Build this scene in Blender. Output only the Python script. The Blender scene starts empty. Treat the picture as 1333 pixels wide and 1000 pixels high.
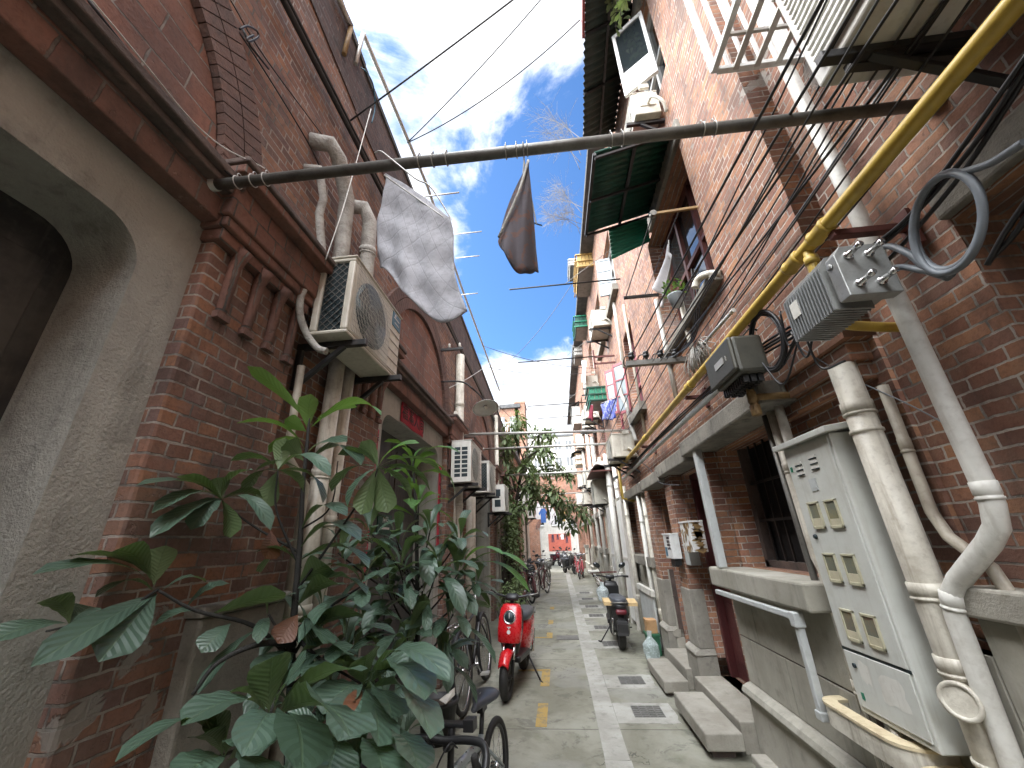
import bpy, bmesh, math, random
from mathutils import Vector, Matrix
random.seed(11)
S = bpy.context.scene
COL = S.collection
V = Vector
R = math.radians
PI = math.pi
# ---------------------------------------------------------------- camera
DX = V((0.9932621754, -0.0736514572, -0.0894746541))
DY = V((0.1105675442, 0.3709952308, 0.9220289349))
DZ = V((-0.0347141047, -0.9257094585, 0.3766389908))
FPX, CAMZ = 504.51, 1.5
cam = bpy.data.cameras.new('camera')
co = bpy.data.objects.new('camera', cam); COL.objects.link(co)
cam.sensor_width = 36; cam.lens = 36 * FPX / 1333; cam.clip_start = .02; cam.clip_end = 2000
right = V((DX[0], DY[0], DZ[0])); down = V((DX[1], DY[1], DZ[1])); fwd = V((DX[2], DY[2], DZ[2]))
m = Matrix.Identity(4)
for i in range(3):
    m[i][0] = right[i]; m[i][1] = -down[i]; m[i][2] = -fwd[i]
m[2][3] = CAMZ
co.matrix_world = m
S.camera = co
def ray(x, y):
    v = V((x - 666.5, y - 500, FPX)); return V((v.dot(DX), v.dot(DY), v.dot(DZ)))
def ax(x, y, X):
    r = ray(x, y); t = X / r.x; return V((X, r.y * t, CAMZ + r.z * t))
def ay(x, y, Y):
    r = ray(x, y); t = Y / r.y; return V((r.x * t, Y, CAMZ + r.z * t))
def az(x, y, Z):
    r = ray(x, y); t = (Z - CAMZ) / r.z; return V((r.x * t, r.y * t, Z))
# ---------------------------------------------------------------- objects
ORG = {}
def tag(o, label=None, cat=None, group=None, kind=None):
    if label: o['label'] = label
    if cat: o['category'] = cat
    if group: o['group'] = group
    if kind: o['kind'] = kind
    return o
def thing(name, label, cat, loc=(0, 0, 0), group=None):
    o = bpy.data.objects.new(name, None); COL.objects.link(o); o.location = loc
    o.empty_display_size = .1
    ORG[o.name] = V(loc)
    return tag(o, label, cat, group)
def link(name, me, mat, parent=None, org=None):
    o = bpy.data.objects.new(name, me); COL.objects.link(o)
    if mat is not None and not me.materials: me.materials.append(mat)
    if parent is not None:
        o.parent = parent; ORG[o.name] = ORG[parent.name]
    else:
        g = org if org is not None else V((0, 0, 0)); o.location = g; ORG[o.name] = V(g)
    return o
def copy_tree(o, parent=None):
    c = o.copy(); COL.objects.link(c); c.parent = parent; ORG[c.name] = ORG[o.name]
    for ch in list(o.children): copy_tree(ch, c)
    return c
def frame(d, up=V((0, 0, 1))):
    d = V(d).normalized()
    if abs(d.dot(up)) > .98: up = V((0, 1, 0))
    s = d.cross(up).normalized(); u = s.cross(d).normalized()
    return d, s, u
class B:
    """collects shapes in world coordinates and links them as one mesh object"""
    def __init__(self): self.bm = bmesh.new(); self.uv = None
    def poly(self, pts):
        return self.bm.faces.new([self.bm.verts.new(p) for p in pts])
    def box(self, x0, x1, y0, y1, z0, z1, M=None):
        vs = []
        for x in (min(x0, x1), max(x0, x1)):
            for y in (min(y0, y1), max(y0, y1)):
                for z in (min(z0, z1), max(z0, z1)):
                    p = V((x, y, z)); vs.append(self.bm.verts.new(M @ p if M else p))
        for f in ((0, 1, 3, 2), (4, 6, 7, 5), (0, 4, 5, 1), (2, 3, 7, 6), (0, 2, 6, 4), (1, 5, 7, 3)):
            self.bm.faces.new([vs[i] for i in f])
        return self
    def hexa(self, a, b):
        """prism between two polygons of the same count"""
        va = [self.bm.verts.new(p) for p in a]; vb = [self.bm.verts.new(p) for p in b]; n = len(a)
        self.bm.faces.new(va[::-1]); self.bm.faces.new(vb)
        for i in range(n): self.bm.faces.new([va[i], va[(i + 1) % n], vb[(i + 1) % n], vb[i]])
        return self
    def prism(self, pts, vec):
        vec = V(vec); return self.hexa([V(p) for p in pts], [V(p) + vec for p in pts])
    def bar(self, p, q, w, h=None, up=V((0, 0, 1))):
        h = h or w; p, q = V(p), V(q); d, s, u = frame(q - p, V(up))
        c = [(-1, -1), (1, -1), (1, 1), (-1, 1)]
        return self.hexa([p + s * w / 2 * a + u * h / 2 * b for a, b in c], [q + s * w / 2 * a + u * h / 2 * b for a, b in c])
    def tube(self, pts, r, n=10, closed=False, cap=True):
        pts = [V(p) for p in pts]; k = len(pts)
        rs = r if isinstance(r, (list, tuple)) else [r] * k
        rings = []; ps = None
        for i, p in enumerate(pts):
            if closed: t = pts[(i + 1) % k] - pts[i - 1]
            else: t = pts[min(i + 1, k - 1)] - pts[max(i - 1, 0)]
            if t.length < 1e-9: t = V((0, 0, 1))
            t.normalize()
            if ps is None: _, s, u = frame(t)
            else:
                s = ps - t * ps.dot(t)
                s = s.normalized() if s.length > 1e-6 else frame(t)[1]
                u = t.cross(s) * -1
            ps = s
            sc = 1.0
            if 0 < i < k - 1 or closed:
                a = (pts[i] - pts[i - 1]); b_ = (pts[(i + 1) % k] - pts[i])
                if a.length > 1e-9 and b_.length > 1e-9:
                    ang = a.angle(b_); sc = min(1.6, 1 / max(.3, math.cos(ang / 2)))
            rings.append([self.bm.verts.new(p + (s * math.cos(2 * PI * j / n) + u * math.sin(2 * PI * j / n)) * rs[i]) for j in range(n)])
        m_ = k if closed else k - 1
        for i in range(m_):
            a, b_ = rings[i], rings[(i + 1) % k]
            for j in range(n):
                f = self.bm.faces.new([a[j], a[(j + 1) % n], b_[(j + 1) % n], b_[j]]); f.smooth = True
        if cap and not closed:
            self.bm.faces.new(rings[0][::-1]); self.bm.faces.new(rings[-1])
        return self
    def lathe(self, c, axis, prof, n=20, up=V((0, 0, 1))):
        """prof: (distance along axis, radius)"""
        c = V(c); d, s, u = frame(axis, V(up)); rings = []
        for h, r in prof:
            rings.append([self.bm.verts.new(c + d * h + (s * math.cos(2 * PI * j / n) + u * math.sin(2 * PI * j / n)) * max(r, 1e-4)) for j in range(n)])
        for a, b_ in zip(rings, rings[1:]):
            for j in range(n):
                f = self.bm.faces.new([a[j], a[(j + 1) % n], b_[(j + 1) % n], b_[j]]); f.smooth = True
        if prof[0][1] > 1e-3: self.bm.faces.new(rings[0][::-1])
        if prof[-1][1] > 1e-3: self.bm.faces.new(rings[-1])
        return self
    def ball(self, c, rad, M=None, n=14):
        rx = rad if isinstance(rad, (tuple, list)) else (rad,) * 3
        mm = Matrix.Translation(V(c)) @ (M or Matrix.Identity(4)) @ Matrix.Diagonal((rx[0], rx[1], rx[2], 1))
        r = bmesh.ops.create_uvsphere(self.bm, u_segments=n, v_segments=max(6, n // 2), radius=1, matrix=mm)
        for v in r['verts']:
            for f in v.link_faces: f.smooth = True
        return self
    def grid(self, nu, nv, fn, uv=False):
        vs = [[self.bm.verts.new(fn(i / nu, j / nv)) for j in range(nv + 1)] for i in range(nu + 1)]
        if uv and self.uv is None: self.uv = self.bm.loops.layers.uv.new('UVMap')
        for i in range(nu):
            for j in range(nv):
                f = self.bm.faces.new([vs[i][j], vs[i + 1][j], vs[i + 1][j + 1], vs[i][j + 1]]); f.smooth = True
                if uv:
                    for l, (a, b_) in zip(f.loops, ((i, j), (i + 1, j), (i + 1, j + 1), (i, j + 1))): l[self.uv].uv = (a / nu, b_ / nv)
        return self
    def add(self, me, M=None):
        old = set(self.bm.verts); self.bm.from_mesh(me)
        if M:
            for v in self.bm.verts:
                if v not in old: v.co = M @ v.co
        return self
    def build(self, name, mat, parent=None, org=None, bevel=0, solid=0, seg=2, recalc=True):
        if recalc: bmesh.ops.recalc_face_normals(self.bm, faces=self.bm.faces)
        me = bpy.data.meshes.new(name); self.bm.to_mesh(me); self.bm.free()
        o = link(name, me, mat, parent, org)
        g = ORG[o.name]
        if g.length > 0: me.transform(Matrix.Translation(-g))
        if solid:
            md = o.modifiers.new('solid', 'SOLIDIFY'); md.thickness = solid; md.offset = 0
        if bevel:
            md = o.modifiers.new('bevel', 'BEVEL'); md.width = bevel; md.segments = seg; md.limit_method = 'ANGLE'; md.angle_limit = R(40)
        return o
def plate(outer, holes, th, bevel=0):
    """flat plate in the local XY plane with holes, from a filled 2D curve; returns a mesh"""
    cu = bpy.data.curves.new('plate', 'CURVE'); cu.dimensions = '2D'; cu.fill_mode = 'BOTH'; cu.extrude = th / 2
    for loop in [outer] + holes:
        sp = cu.splines.new('POLY'); sp.points.add(len(loop) - 1); sp.use_cyclic_u = True
        for p, q in zip(sp.points, loop): p.co = (q[0], q[1], 0, 1)
    ob = bpy.data.objects.new('plate', cu)
    me = bpy.data.meshes.new_from_object(ob)
    bpy.data.objects.remove(ob); bpy.data.curves.remove(cu)
    return me
def text_mesh(s, size, ext=.0008):
    cu = bpy.data.curves.new('txt', 'FONT'); cu.body = s; cu.size = size; cu.extrude = ext; cu.align_x = 'CENTER'; cu.align_y = 'CENTER'
    cu.resolution_u = 2
    ob = bpy.data.objects.new('txt', cu); me = bpy.data.meshes.new_from_object(ob)
    bpy.data.objects.remove(ob); bpy.data.curves.remove(cu)
    return me
def basis(o, ex, ey):
    ex = V(ex).normalized(); ey = V(ey); ey = (ey - ex * ey.dot(ex)).normalized(); ez = ex.cross(ey)
    M = Matrix.Identity(4)
    for i in range(3): M[i][0] = ex[i]; M[i][1] = ey[i]; M[i][2] = ez[i]; M[i][3] = o[i]
    return M
def YZ(X): return basis((X, 0, 0), (0, 1, 0), (0, 0, 1))      # plate drawn in (y,z), thickness along x
def rounded(y0, y1, z0, z1, r, n=6, bottom=False):
    """rectangle with rounded upper corners"""
    p = []
    if bottom:
        for i in range(n + 1): a = PI + PI / 2 * i / n; p.append((y0 + r + r * math.cos(a), z0 + r + r * math.sin(a)))
        for i in range(n + 1): a = 1.5 * PI + PI / 2 * i / n; p.append((y1 - r + r * math.cos(a), z0 + r + r * math.sin(a)))
    else: p += [(y0, z0), (y1, z0)]
    for i in range(n + 1): a = PI / 2 * i / n; p.append((y1 - r + r * math.cos(a), z1 - r + r * math.sin(a)))
    for i in range(n + 1): a = PI / 2 + PI / 2 * i / n; p.append((y0 + r + r * math.cos(a), z1 - r + r * math.sin(a)))
    return p
def bez(pts, n=10):
    """Catmull-Rom through the points"""
    pts = [V(p) for p in pts]
    q = [pts[0] * 2 - pts[1]] + pts + [pts[-1] * 2 - pts[-2]]; out = []
    for i in range(1, len(q) - 2):
        for k in range(n):
            t = k / n; a, b_, c, d = q[i - 1], q[i], q[i + 1], q[i + 2]
            out.append(.5 * (2 * b_ + (c - a) * t + (2 * a - 5 * b_ + 4 * c - d) * t * t + (3 * b_ - a - 3 * c + d) * t ** 3))
    out.append(pts[-1]); return out
def sagline(p, q, sag, n=14):
    p, q = V(p), V(q)
    return [p.lerp(q, i / n) - V((0, 0, sag * 4 * (i / n) * (1 - i / n))) for i in range(n + 1)]
# ---------------------------------------------------------------- materials
class NT:
    def __init__(self, name):
        self.m = bpy.data.materials.new(name); self.m.use_nodes = True; self.t = self.m.node_tree; self.t.nodes.clear()
        self.out = self.t.nodes.new('ShaderNodeOutputMaterial')
    def n(self, typ, **kw):
        nd = self.t.nodes.new('ShaderNode' + typ)
        for k, v in kw.items():
            if k.startswith('_'): setattr(nd, k[1:], v)
            else: self.put(nd.inputs[k.replace('_', ' ')], v)
        return nd
    def put(self, s, v):
        if hasattr(v, 'is_output') or isinstance(v, bpy.types.NodeSocket): self.t.links.new(v, s)
        elif isinstance(v, (tuple, list)) and len(v) == 3 and s.type == 'RGBA': s.default_value = (*v, 1)
        else: s.default_value = v
    def math(self, op, a, b=0., c=0., clamp=False):
        nd = self.t.nodes.new('ShaderNodeMath'); nd.operation = op; nd.use_clamp = clamp
        for s, v in zip(nd.inputs, (a, b, c)): self.put(s, v)
        return nd.outputs[0]
    def mix(self, f, a, b, typ='MIX'):
        nd = self.t.nodes.new('ShaderNodeMix'); nd.data_type = 'RGBA'; nd.blend_type = typ
        self.put(nd.inputs[0], f); self.put(nd.inputs[6], a); self.put(nd.inputs[7], b); return nd.outputs[2]
    def ramp(self, f, stops, interp='LINEAR'):
        nd = self.t.nodes.new('ShaderNodeValToRGB'); nd.color_ramp.interpolation = interp; e = nd.color_ramp.elements
        while len(e) > 1: e.remove(e[-1])
        for i, (p, c) in enumerate(stops):
            x = e[0] if i == 0 else e.new(p); x.position = p; x.color = (*c, 1) if len(c) == 3 else c
        self.put(nd.inputs[0], f); return nd.outputs[0]
    def step(self, f, a, b):
        nd = self.t.nodes.new('ShaderNodeMapRange'); nd.interpolation_type = 'SMOOTHSTEP'
        for k, v in (('Value', f), ('From Min', a), ('From Max', b)): self.put(nd.inputs[k], v)
        return nd.outputs[0]
    def noise(self, vec, scale, detail=4., rough=.55, dist=0.):
        return self.n('TexNoise', Vector=vec, Scale=scale, Detail=detail, Roughness=rough, Distortion=dist).outputs[0]
    def pos(self): return self.n('NewGeometry').outputs['Position']
    def obj(self): return self.n('TexCoord').outputs['Object']
    def scaled(self, vec, s):
        nd = self.n('Mapping', Vector=vec, Scale=s); return nd.outputs[0]
    def bump(self, h, strength, dist=.01, normal=None):
        nd = self.n('Bump', Strength=strength, Distance=dist, Height=h)
        if normal: self.put(nd.inputs['Normal'], normal)
        return nd.outputs[0]
    def bsdf(self, color, rough=.6, metal=0., normal=None, **kw):
        b = self.n('BsdfPrincipled', Base_Color=color, Roughness=rough, Metallic=metal)
        for k, v in kw.items(): self.put(b.inputs[k.replace('_', ' ')], v)
        if normal is not None: self.put(b.inputs['Normal'], normal)
        self.t.links.new(b.outputs[0], self.out.inputs[0]); return self.m
MT = {}
def plain(name, c, rough=.5, metal=0., dirt=.35, dc=None, scale=6., bump=.0, streak=0., **kw):
    """painted / cast / plastic surface with uneven grime of its own"""
    t = NT(name); p = t.obj()
    n1 = t.noise(p, scale, 6, .65); n2 = t.noise(p, scale * 7, 4, .6)
    f = t.math('MULTIPLY', t.step(n1, .42, .72), dirt)
    f2 = t.math('MULTIPLY', t.step(n2, .5, .75), dirt * .6)
    dc = dc or tuple(x * .35 for x in c)
    col = t.mix(f, c, dc); col = t.mix(f2, col, dc)
    if streak:
        s = t.noise(t.scaled(p, (16, 16, 1.2)), 2, 5, .6)
        col = t.mix(t.math('MULTIPLY', t.step(s, .5, .72), streak), col, dc)
    rg = t.math('ADD', t.math('MULTIPLY', n2, .25), rough - .1, clamp=True)
    nm = t.bump(t.math('ADD', n1, n2), bump, .01) if bump else None
    MT[name] = t.bsdf(col, rg, metal, nm, **kw); return MT[name]
def brick(name, cols, mortar, bw=.205, rh=.056, ms=.0055, soot=.5, pale=.15, bump=.9, seed=0., squash=(.5, 2), sootc=(.035, .028, .026), dust=.45, dustc=(.14, .095, .08)):
    t = NT(name); g = t.n('NewGeometry'); P = g.outputs['Position']
    sp = t.n('SeparateXYZ', Vector=P); sn = t.n('SeparateXYZ', Vector=g.outputs['True Normal'])
    ax_ = t.math('GREATER_THAN', t.math('ABSOLUTE', sn.outputs[0]), .6)
    az_ = t.math('GREATER_THAN', t.math('ABSOLUTE', sn.outputs[2]), .7)
    u = t.n('Mix', **{}) ; u.data_type = 'FLOAT'; t.put(u.inputs[0], ax_); t.put(u.inputs[2], sp.outputs[0]); t.put(u.inputs[3], sp.outputs[1])
    v = t.n('Mix', **{}) ; v.data_type = 'FLOAT'; t.put(v.inputs[0], az_); t.put(v.inputs[2], sp.outputs[2]); t.put(v.inputs[3], sp.outputs[0])
    uu = t.math('ADD', u.outputs[0], 40.07 + seed)
    vv = t.math('ADD', v.outputs[0], 20.)
    # edges wobble a few millimetres so no course is ruler straight
    wn = t.n('TexNoise', Vector=P, Scale=9., Detail=3.)
    ws = t.n('SeparateXYZ', Vector=wn.outputs['Color'])
    w2 = t.n('SeparateXYZ', Vector=t.n('TexNoise', Vector=P, Scale=46., Detail=3.).outputs['Color'])
    uu = t.math('ADD', t.math('ADD', uu, t.math('MULTIPLY', t.math('SUBTRACT', ws.outputs[0], .5), .016)), t.math('MULTIPLY', t.math('SUBTRACT', w2.outputs[0], .5), .008))
    vv = t.math('ADD', t.math('ADD', vv, t.math('MULTIPLY', t.math('SUBTRACT', ws.outputs[1], .5), .012)), t.math('MULTIPLY', t.math('SUBTRACT', w2.outputs[1], .5), .007))
    vec = t.n('CombineXYZ', X=uu, Y=vv).outputs[0]
    bt = t.n('TexBrick', Vector=vec, Scale=1., Mortar_Size=ms, Mortar_Smooth=.35, Bias=0., Brick_Width=bw, Row_Height=rh, Color1=(0, 0, 0), Color2=(1, 1, 1), Mortar=(.5, .5, .5))
    bt.offset = .5; bt.squash = squash[0]; bt.squash_frequency = squash[1]
    k = len(cols)
    base = t.ramp(bt.outputs['Color'], [(i / max(1, k - 1), c) for i, c in enumerate(cols)])
    fine = t.noise(P, 55., 5, .65); mid = t.noise(P, 7., 5, .6); big = t.noise(P, 1.3, 6, .62, .4)
    base = t.mix(t.math('MULTIPLY', t.step(fine, .45, .7), .35), base, tuple(x * .45 for x in cols[0]))
    base = t.mix(t.math('MULTIPLY', t.step(mid, .5, .72), .4), base, cols[-1])
    dn_ = t.noise(P, 3.3, 7, .7, .5); base = t.mix(t.math('MULTIPLY', t.step(dn_, .42, .66), dust), base, dustc)
    chip = t.noise(P, 21., 5, .7); chipf = t.math('MULTIPLY', t.step(chip, .60, .66), t.step(dn_, .45, .6)); base = t.mix(t.math('MULTIPLY', chipf, .55), base, (.30, .20, .16))
    mcol = t.mix(t.step(mid, .4, .65), mortar, tuple(x * .35 for x in mortar))
    col = t.mix(bt.outputs['Fac'], base, mcol)
    sn2 = t.noise(t.scaled(P, (1, 1, .45)), 2.1, 7, .68, .6)
    col = t.mix(t.math('MULTIPLY', t.step(sn2, .5, .68), soot), col, sootc)
    col = t.mix(t.math('MULTIPLY', t.step(big, .62, .72), pale), col, (.4, .34, .3))
    pt = t.noise(P, 2.4, 6, .6, .3); ptf = t.step(pt, .645, .665); col = t.mix(t.math('MULTIPLY', ptf, .85), col, t.mix(mid, (.17, .155, .135), (.30, .28, .25)))
    damp = t.math('MULTIPLY', t.math('SUBTRACT', 1., t.step(t.math('ADD', sp.outputs[2], t.math('MULTIPLY', big, 1.2)), .5, 1.5)), .45); col = t.mix(damp, col, (.06, .045, .035))
    h = t.math('ADD', t.math('MULTIPLY', t.math('MULTIPLY', t.math('SUBTRACT', 1., bt.outputs['Fac']), t.math('SUBTRACT', 1.25, ptf)), .7), t.math('MULTIPLY', fine, .35))
    h = t.math('ADD', h, t.math('MULTIPLY', mid, .5)); h = t.math('SUBTRACT', h, t.math('MULTIPLY', chipf, .5))
    h = t.math('ADD', h, t.math('MULTIPLY', bt.outputs['Color'], .12))
    MT[name] = t.bsdf(col, t.math('ADD', t.math('MULTIPLY', fine, .2), .72), 0., t.bump(h, bump, .012)); return MT[name]
def stone(name, c, c2, scale=3., bump=.5, dark=.4, rough=.85, fine=60., streak=.3, dist=.006, dcol=(.04, .038, .032)):
    t = NT(name); P = t.pos()
    n1 = t.noise(P, scale, 7, .65, .3); n2 = t.noise(P, fine, 4, .7); n3 = t.noise(P, scale * 5, 5, .6)
    col = t.mix(t.step(n1, .35, .68), c, c2)
    col = t.mix(t.math('MULTIPLY', t.step(n3, .52, .75), dark), col, dcol)
    s = t.noise(t.scaled(P, (9, 9, .9)), 1.5, 6, .6)
    col = t.mix(t.math('MULTIPLY', t.step(s, .52, .75), streak), col, tuple(x * .7 + .01 for x in dcol))
    col = t.mix(t.math('MULTIPLY', n2, .25), col, tuple(x * .5 for x in c))
    h = t.math('ADD', n2, t.math('MULTIPLY', n3, .8))
    MT[name] = t.bsdf(col, rough, 0., t.bump(h, bump, dist)); return MT[name]
# bricks
brick('red_brick', [(.105, .060, .048), (.175, .086, .058), (.28, .130, .068), (.215, .105, .072), (.145, .084, .072)], (.31, .27, .235), soot=.5, pale=.3, seed=.0, dustc=(.19, .14, .12))
brick('sooty_brick', [(.045, .034, .032), (.075, .048, .042), (.10, .06, .05)], (.12, .105, .1), soot=.75, pale=.2, seed=.5)
brick('orange_brick', [(.14, .066, .046), (.23, .100, .062), (.36, .172, .085), (.285, .128, .076), (.19, .095, .070)], (.42, .37, .32), soot=.45, pale=.3, seed=.4, sootc=(.05, .036, .03), rh=.052, bw=.20, ms=.005, dust=.45, dustc=(.20, .125, .082))
brick('arch_brick', [(.055, .032, .027), (.10, .045, .034), (.14, .055, .04)], (.19, .16, .14), soot=.6, pale=.2, bw=.075, rh=.26, squash=(1, 2), seed=.1)
brick('tympanum_brick', [(.17, .078, .056), (.25, .112, .075), (.20, .092, .064)], (.32, .28, .24), soot=.5, pale=.2, bw=.30, rh=.12, squash=(1, 2), seed=.7)
brick('band_brick', [(.14, .070, .054), (.21, .098, .070), (.17, .082, .062)], (.17, .145, .125), soot=.6, pale=.1, bw=.13, rh=.5, squash=(1, 2), seed=.2)
brick('far_brick', [(.22, .095, .055), (.33, .150, .085), (.27, .115, .066)], (.35, .28, .22), soot=.3, pale=.3, seed=.3)
stone('arch_voussoir', (.10, .062, .052), (.17, .095, .072), 3, 1., .6, streak=.5)
stone('soot_moulding', (.085, .066, .058), (.15, .105, .088), 4, .9, .7)
stone('grey_render', (.33, .32, .28), (.46, .45, .40), 1.8, 1.3, .4, fine=70, dist=.008, streak=.4)
stone('grey_stone', (.29, .275, .225), (.40, .38, .325), 2.2, .5, .3, fine=120, dist=.003, streak=.3)
stone('stone_pier', (.24, .225, .19), (.33, .31, .265), 3, .9, .3, fine=60, dist=.006, streak=.2)
stone('concrete', (.15, .138, .115), (.27, .252, .21), 2.5, .9, .6, fine=70, streak=.5)
stone('roof_tile_grey', (.05, .05, .052), (.10, .098, .095), 5, .8, .5)
stone('pale_render', (.45, .42, .37), (.58, .55, .5), 1.5, .4, .35, streak=.35)
plain('cream_pvc', (.58, .55, .47), .42, 0, .6, (.20, .165, .12), 6, streak=.55, bump=.15)
plain('white_pvc', (.62, .61, .56), .38, 0, .45, (.27, .24, .19), 5, streak=.4)
plain('grey_pvc', (.45, .47, .46), .4, 0, .3, (.16, .15, .14), 4, streak=.2)
plain('tan_pvc', (.40, .36, .29), .5, 0, .5, (.15, .12, .09), 6, streak=.4)
plain('cream_stain', (.55, .47, .31), .65, 0, .55, (.20, .12, .06), 9)
plain('yellow_paint', (.50, .34, .055), .38, 0, .35, (.16, .10, .03), 5, streak=.15)
plain('rusty_pipe', (.24, .15, .055), .6, 0, .6, (.07, .035, .02), 12, bump=.4)
plain('grey_steel', (.16, .155, .14), .45, .4, .5, (.05, .04, .03), 9)
plain('pale_steel', (.44, .43, .40), .4, .3, .35, (.2, .15, .1), 9)
plain('black_steel', (.018, .018, .019), .45, .2, .4, (.05, .035, .025), 10)
plain('red_oxide', (.10, .025, .018), .55, 0, .5, (.04, .015, .012), 9)
plain('ac_white', (.56, .53, .45), .45, 0, .45, (.24, .20, .14), 3, streak=.35)
plain('ac_clean', (.66, .65, .60), .42, 0, .3, (.3, .26, .2), 3, streak=.25)
plain('ac_under', (.33, .32, .28), .6, 0, .5, (.12, .11, .09), 4)
plain('dark_void', (.008, .008, .009), .8)
plain('coil_dark', (.03, .045, .05), .4, .5)
plain('cabinet_grey', (.52, .53, .49), .40, 0, .3, (.30, .28, .23), 3.5, streak=.28)
plain('window_lens', (.15, .16, .125), .12, 0, .3, (.35, .28, .1), 14, Coat_Weight=.5)
plain('lens_frame', (.44, .42, .30), .35, 0, .45, (.25, .2, .1), 9)
plain('cable_black', (.014, .014, .015), .42)
plain('cable_grey', (.17, .19, .21), .4)
plain('cable_white', (.55, .54, .5), .5)
plain('cast_alu', (.32, .325, .31), .4, .55, .35, (.12, .115, .1), 12)
plain('dark_alu', (.065, .062, .048), .45, .2, .3, (.02, .02, .018), 12)
plain('maroon_door', (.085, .02, .02), .5, 0, .45, (.03, .012, .012), 5, streak=.3)
plain('black_door', (.022, .021, .022), .5, 0, .9, (.085, .08, .07), 3, streak=.6)
plain('pink_frame', (.30, .085, .10), .5, 0, .4, (.15, .06, .05), 6)
plain('red_fascia', (.20, .03, .03), .5, 0, .4, None, 6)
plain('red_paper', (.45, .028, .055), .75, 0, .4, (.25, .05, .06), 8)
plain('ink', (.03, .012, .015), .7)
plain('pale_ink', (.62, .6, .58), .7)
plain('blue_label', (.04, .13, .19), .45)
plain('green_tin', (.010, .065, .042), .5, .2, .5, (.02, .02, .018), 5, bump=.3)
plain('green_tin_bright', (.012, .17, .095), .5, 0, .35, None, 5)
plain('brown_tin', (.032, .046, .038), .65, .2, .6, (.045, .034, .026), 4, bump=.3)
plain('yellow_wood', (.40, .27, .09), .65, 0, .5, (.16, .09, .04), 8, streak=.4)
plain('board_wood', (.55, .40, .20), .6, 0, .4, (.3, .2, .1), 8)
plain('white_paint', (.62, .62, .60), .45, 0, .3, (.3, .27, .22), 6, streak=.25)
plain('blue_grey_paint', (.28, .31, .32), .5, 0, .4, None, 6)
plain('scooter_red', (.55, .010, .016), .26, 0, .28, (.3, .01, .01), 6, Coat_Weight=.6, Coat_Roughness=.08)
plain('black_plastic', (.016, .016, .017), .38, 0, .35, (.045, .043, .04), 7)
plain('rubber', (.018, .017, .016), .75, 0, .5, (.06, .055, .045), 9)
plain('chrome', (.62, .62, .62), .18, .95, .25, (.3, .27, .22), 9)
plain('silver_frame', (.40, .44, .45), .28, .6, .15)
plain('saddle', (.055, .06, .07), .38, 0, .12)
plain('pot_black', (.016, .016, .017), .5, 0, .5, (.05, .045, .035), 6)
plain('soil', (.045, .03, .02), .95, bump=.8)
plain('bark', (.045, .035, .027), .9, 0, .5, None, 20, bump=.7)
plain('stem_dark', (.016, .015, .012), .75, 0, .4, None, 20, bump=.5)
plain('dark_red_paint', (.13, .012, .02), .4, 0, .3)
plain('salmon_wall', (.42, .10, .065), .7, 0, .4)
plain('bike_red', (.33, .025, .035), .35, 0, .3)
plain('blue_cloth', (.05, .13, .38), .85)
plain('dark_cloth', (.05, .03, .05), .9)
plain('white_cloth', (.62, .61, .62), .85)
plain('maroon_cloth', (.20, .012, .03), .85)
plain('twig', (.15, .135, .12), .8)
plain('meter_face', (.50, .46, .33), .4, 0, .3)
plain('orange_fruit', (.55, .3, .06), .6)
plain('cardboard', (.42, .25, .12), .8)
plain('green_crate', (.02, .10, .05), .5)
plain('wrap_grey', (.40, .385, .35), .8, 0, .6, (.14, .12, .1), 12, bump=.9)
plain('white_card', (.62, .60, .54), .6)
plain('yellow_line', (.38, .25, .07), .8, 0, .95, (.18, .165, .12), 11)
plain('iron_grate', (.17, .165, .15), .6, .3, .5)
def glassy(name, c, rough=.08):
    t = NT(name); p = t.pos(); n = t.noise(p, 2.2, 3)
    MT[name] = t.bsdf(t.mix(n, c, tuple(x * .4 for x in c)), rough, 0., None, IOR=1.5, Coat_Weight=.6, Coat_Roughness=.04)
glassy('window_glass', (.022, .028, .030)); glassy('pale_pane', (.36, .42, .44), .25)
def film(name, c, alpha):
    t = NT(name); p = t.obj(); n = t.noise(p, 26, 5, .6, 1.2)
    b = t.n('BsdfPrincipled', Base_Color=c, Roughness=.22, Normal=t.bump(n, .9, .02))
    t.put(b.inputs['Transmission Weight'], .35); t.put(b.inputs['IOR'], 1.15)
    tr = t.n('BsdfTransparent', Color=(.95, .96, .96))
    mx = t.n('MixShader', Fac=t.math('ADD', alpha, t.math('MULTIPLY', t.step(n, .45, .65), .3)))
    t.t.links.new(tr.outputs[0], mx.inputs[1]); t.t.links.new(b.outputs[0], mx.inputs[2]); t.t.links.new(mx.outputs[0], t.out.inputs[0])
    MT[name] = t.m
film('clear_bag', (.72, .80, .80), .5)
def mesh_mat(name, c, freq, hole, plane='yz', diamond=False):
    """perforated sheet: wire where the wave is high, open between"""
    t = NT(name); p = t.obj(); s = t.n('SeparateXYZ', Vector=p)
    a = s.outputs[{'x': 0, 'y': 1, 'z': 2}[plane[0]]]; b = s.outputs[{'x': 0, 'y': 1, 'z': 2}[plane[1]]]
    if diamond: a, b = t.math('ADD', a, b), t.math('SUBTRACT', a, b)
    fa = t.math('PINGPONG', t.math('MULTIPLY', a, freq), .5); fb = t.math('PINGPONG', t.math('MULTIPLY', b, freq), .5)
    k = t.math('GREATER_THAN', t.math('MAXIMUM', fa, fb), hole)
    bs = t.n('BsdfPrincipled', Base_Color=c, Roughness=.5); tr = t.n('BsdfTransparent')
    mx = t.n('MixShader', Fac=k); t.t.links.new(tr.outputs[0], mx.inputs[1]); t.t.links.new(bs.outputs[0], mx.inputs[2])
    t.t.links.new(mx.outputs[0], t.out.inputs[0]); MT[name] = t.m
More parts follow.
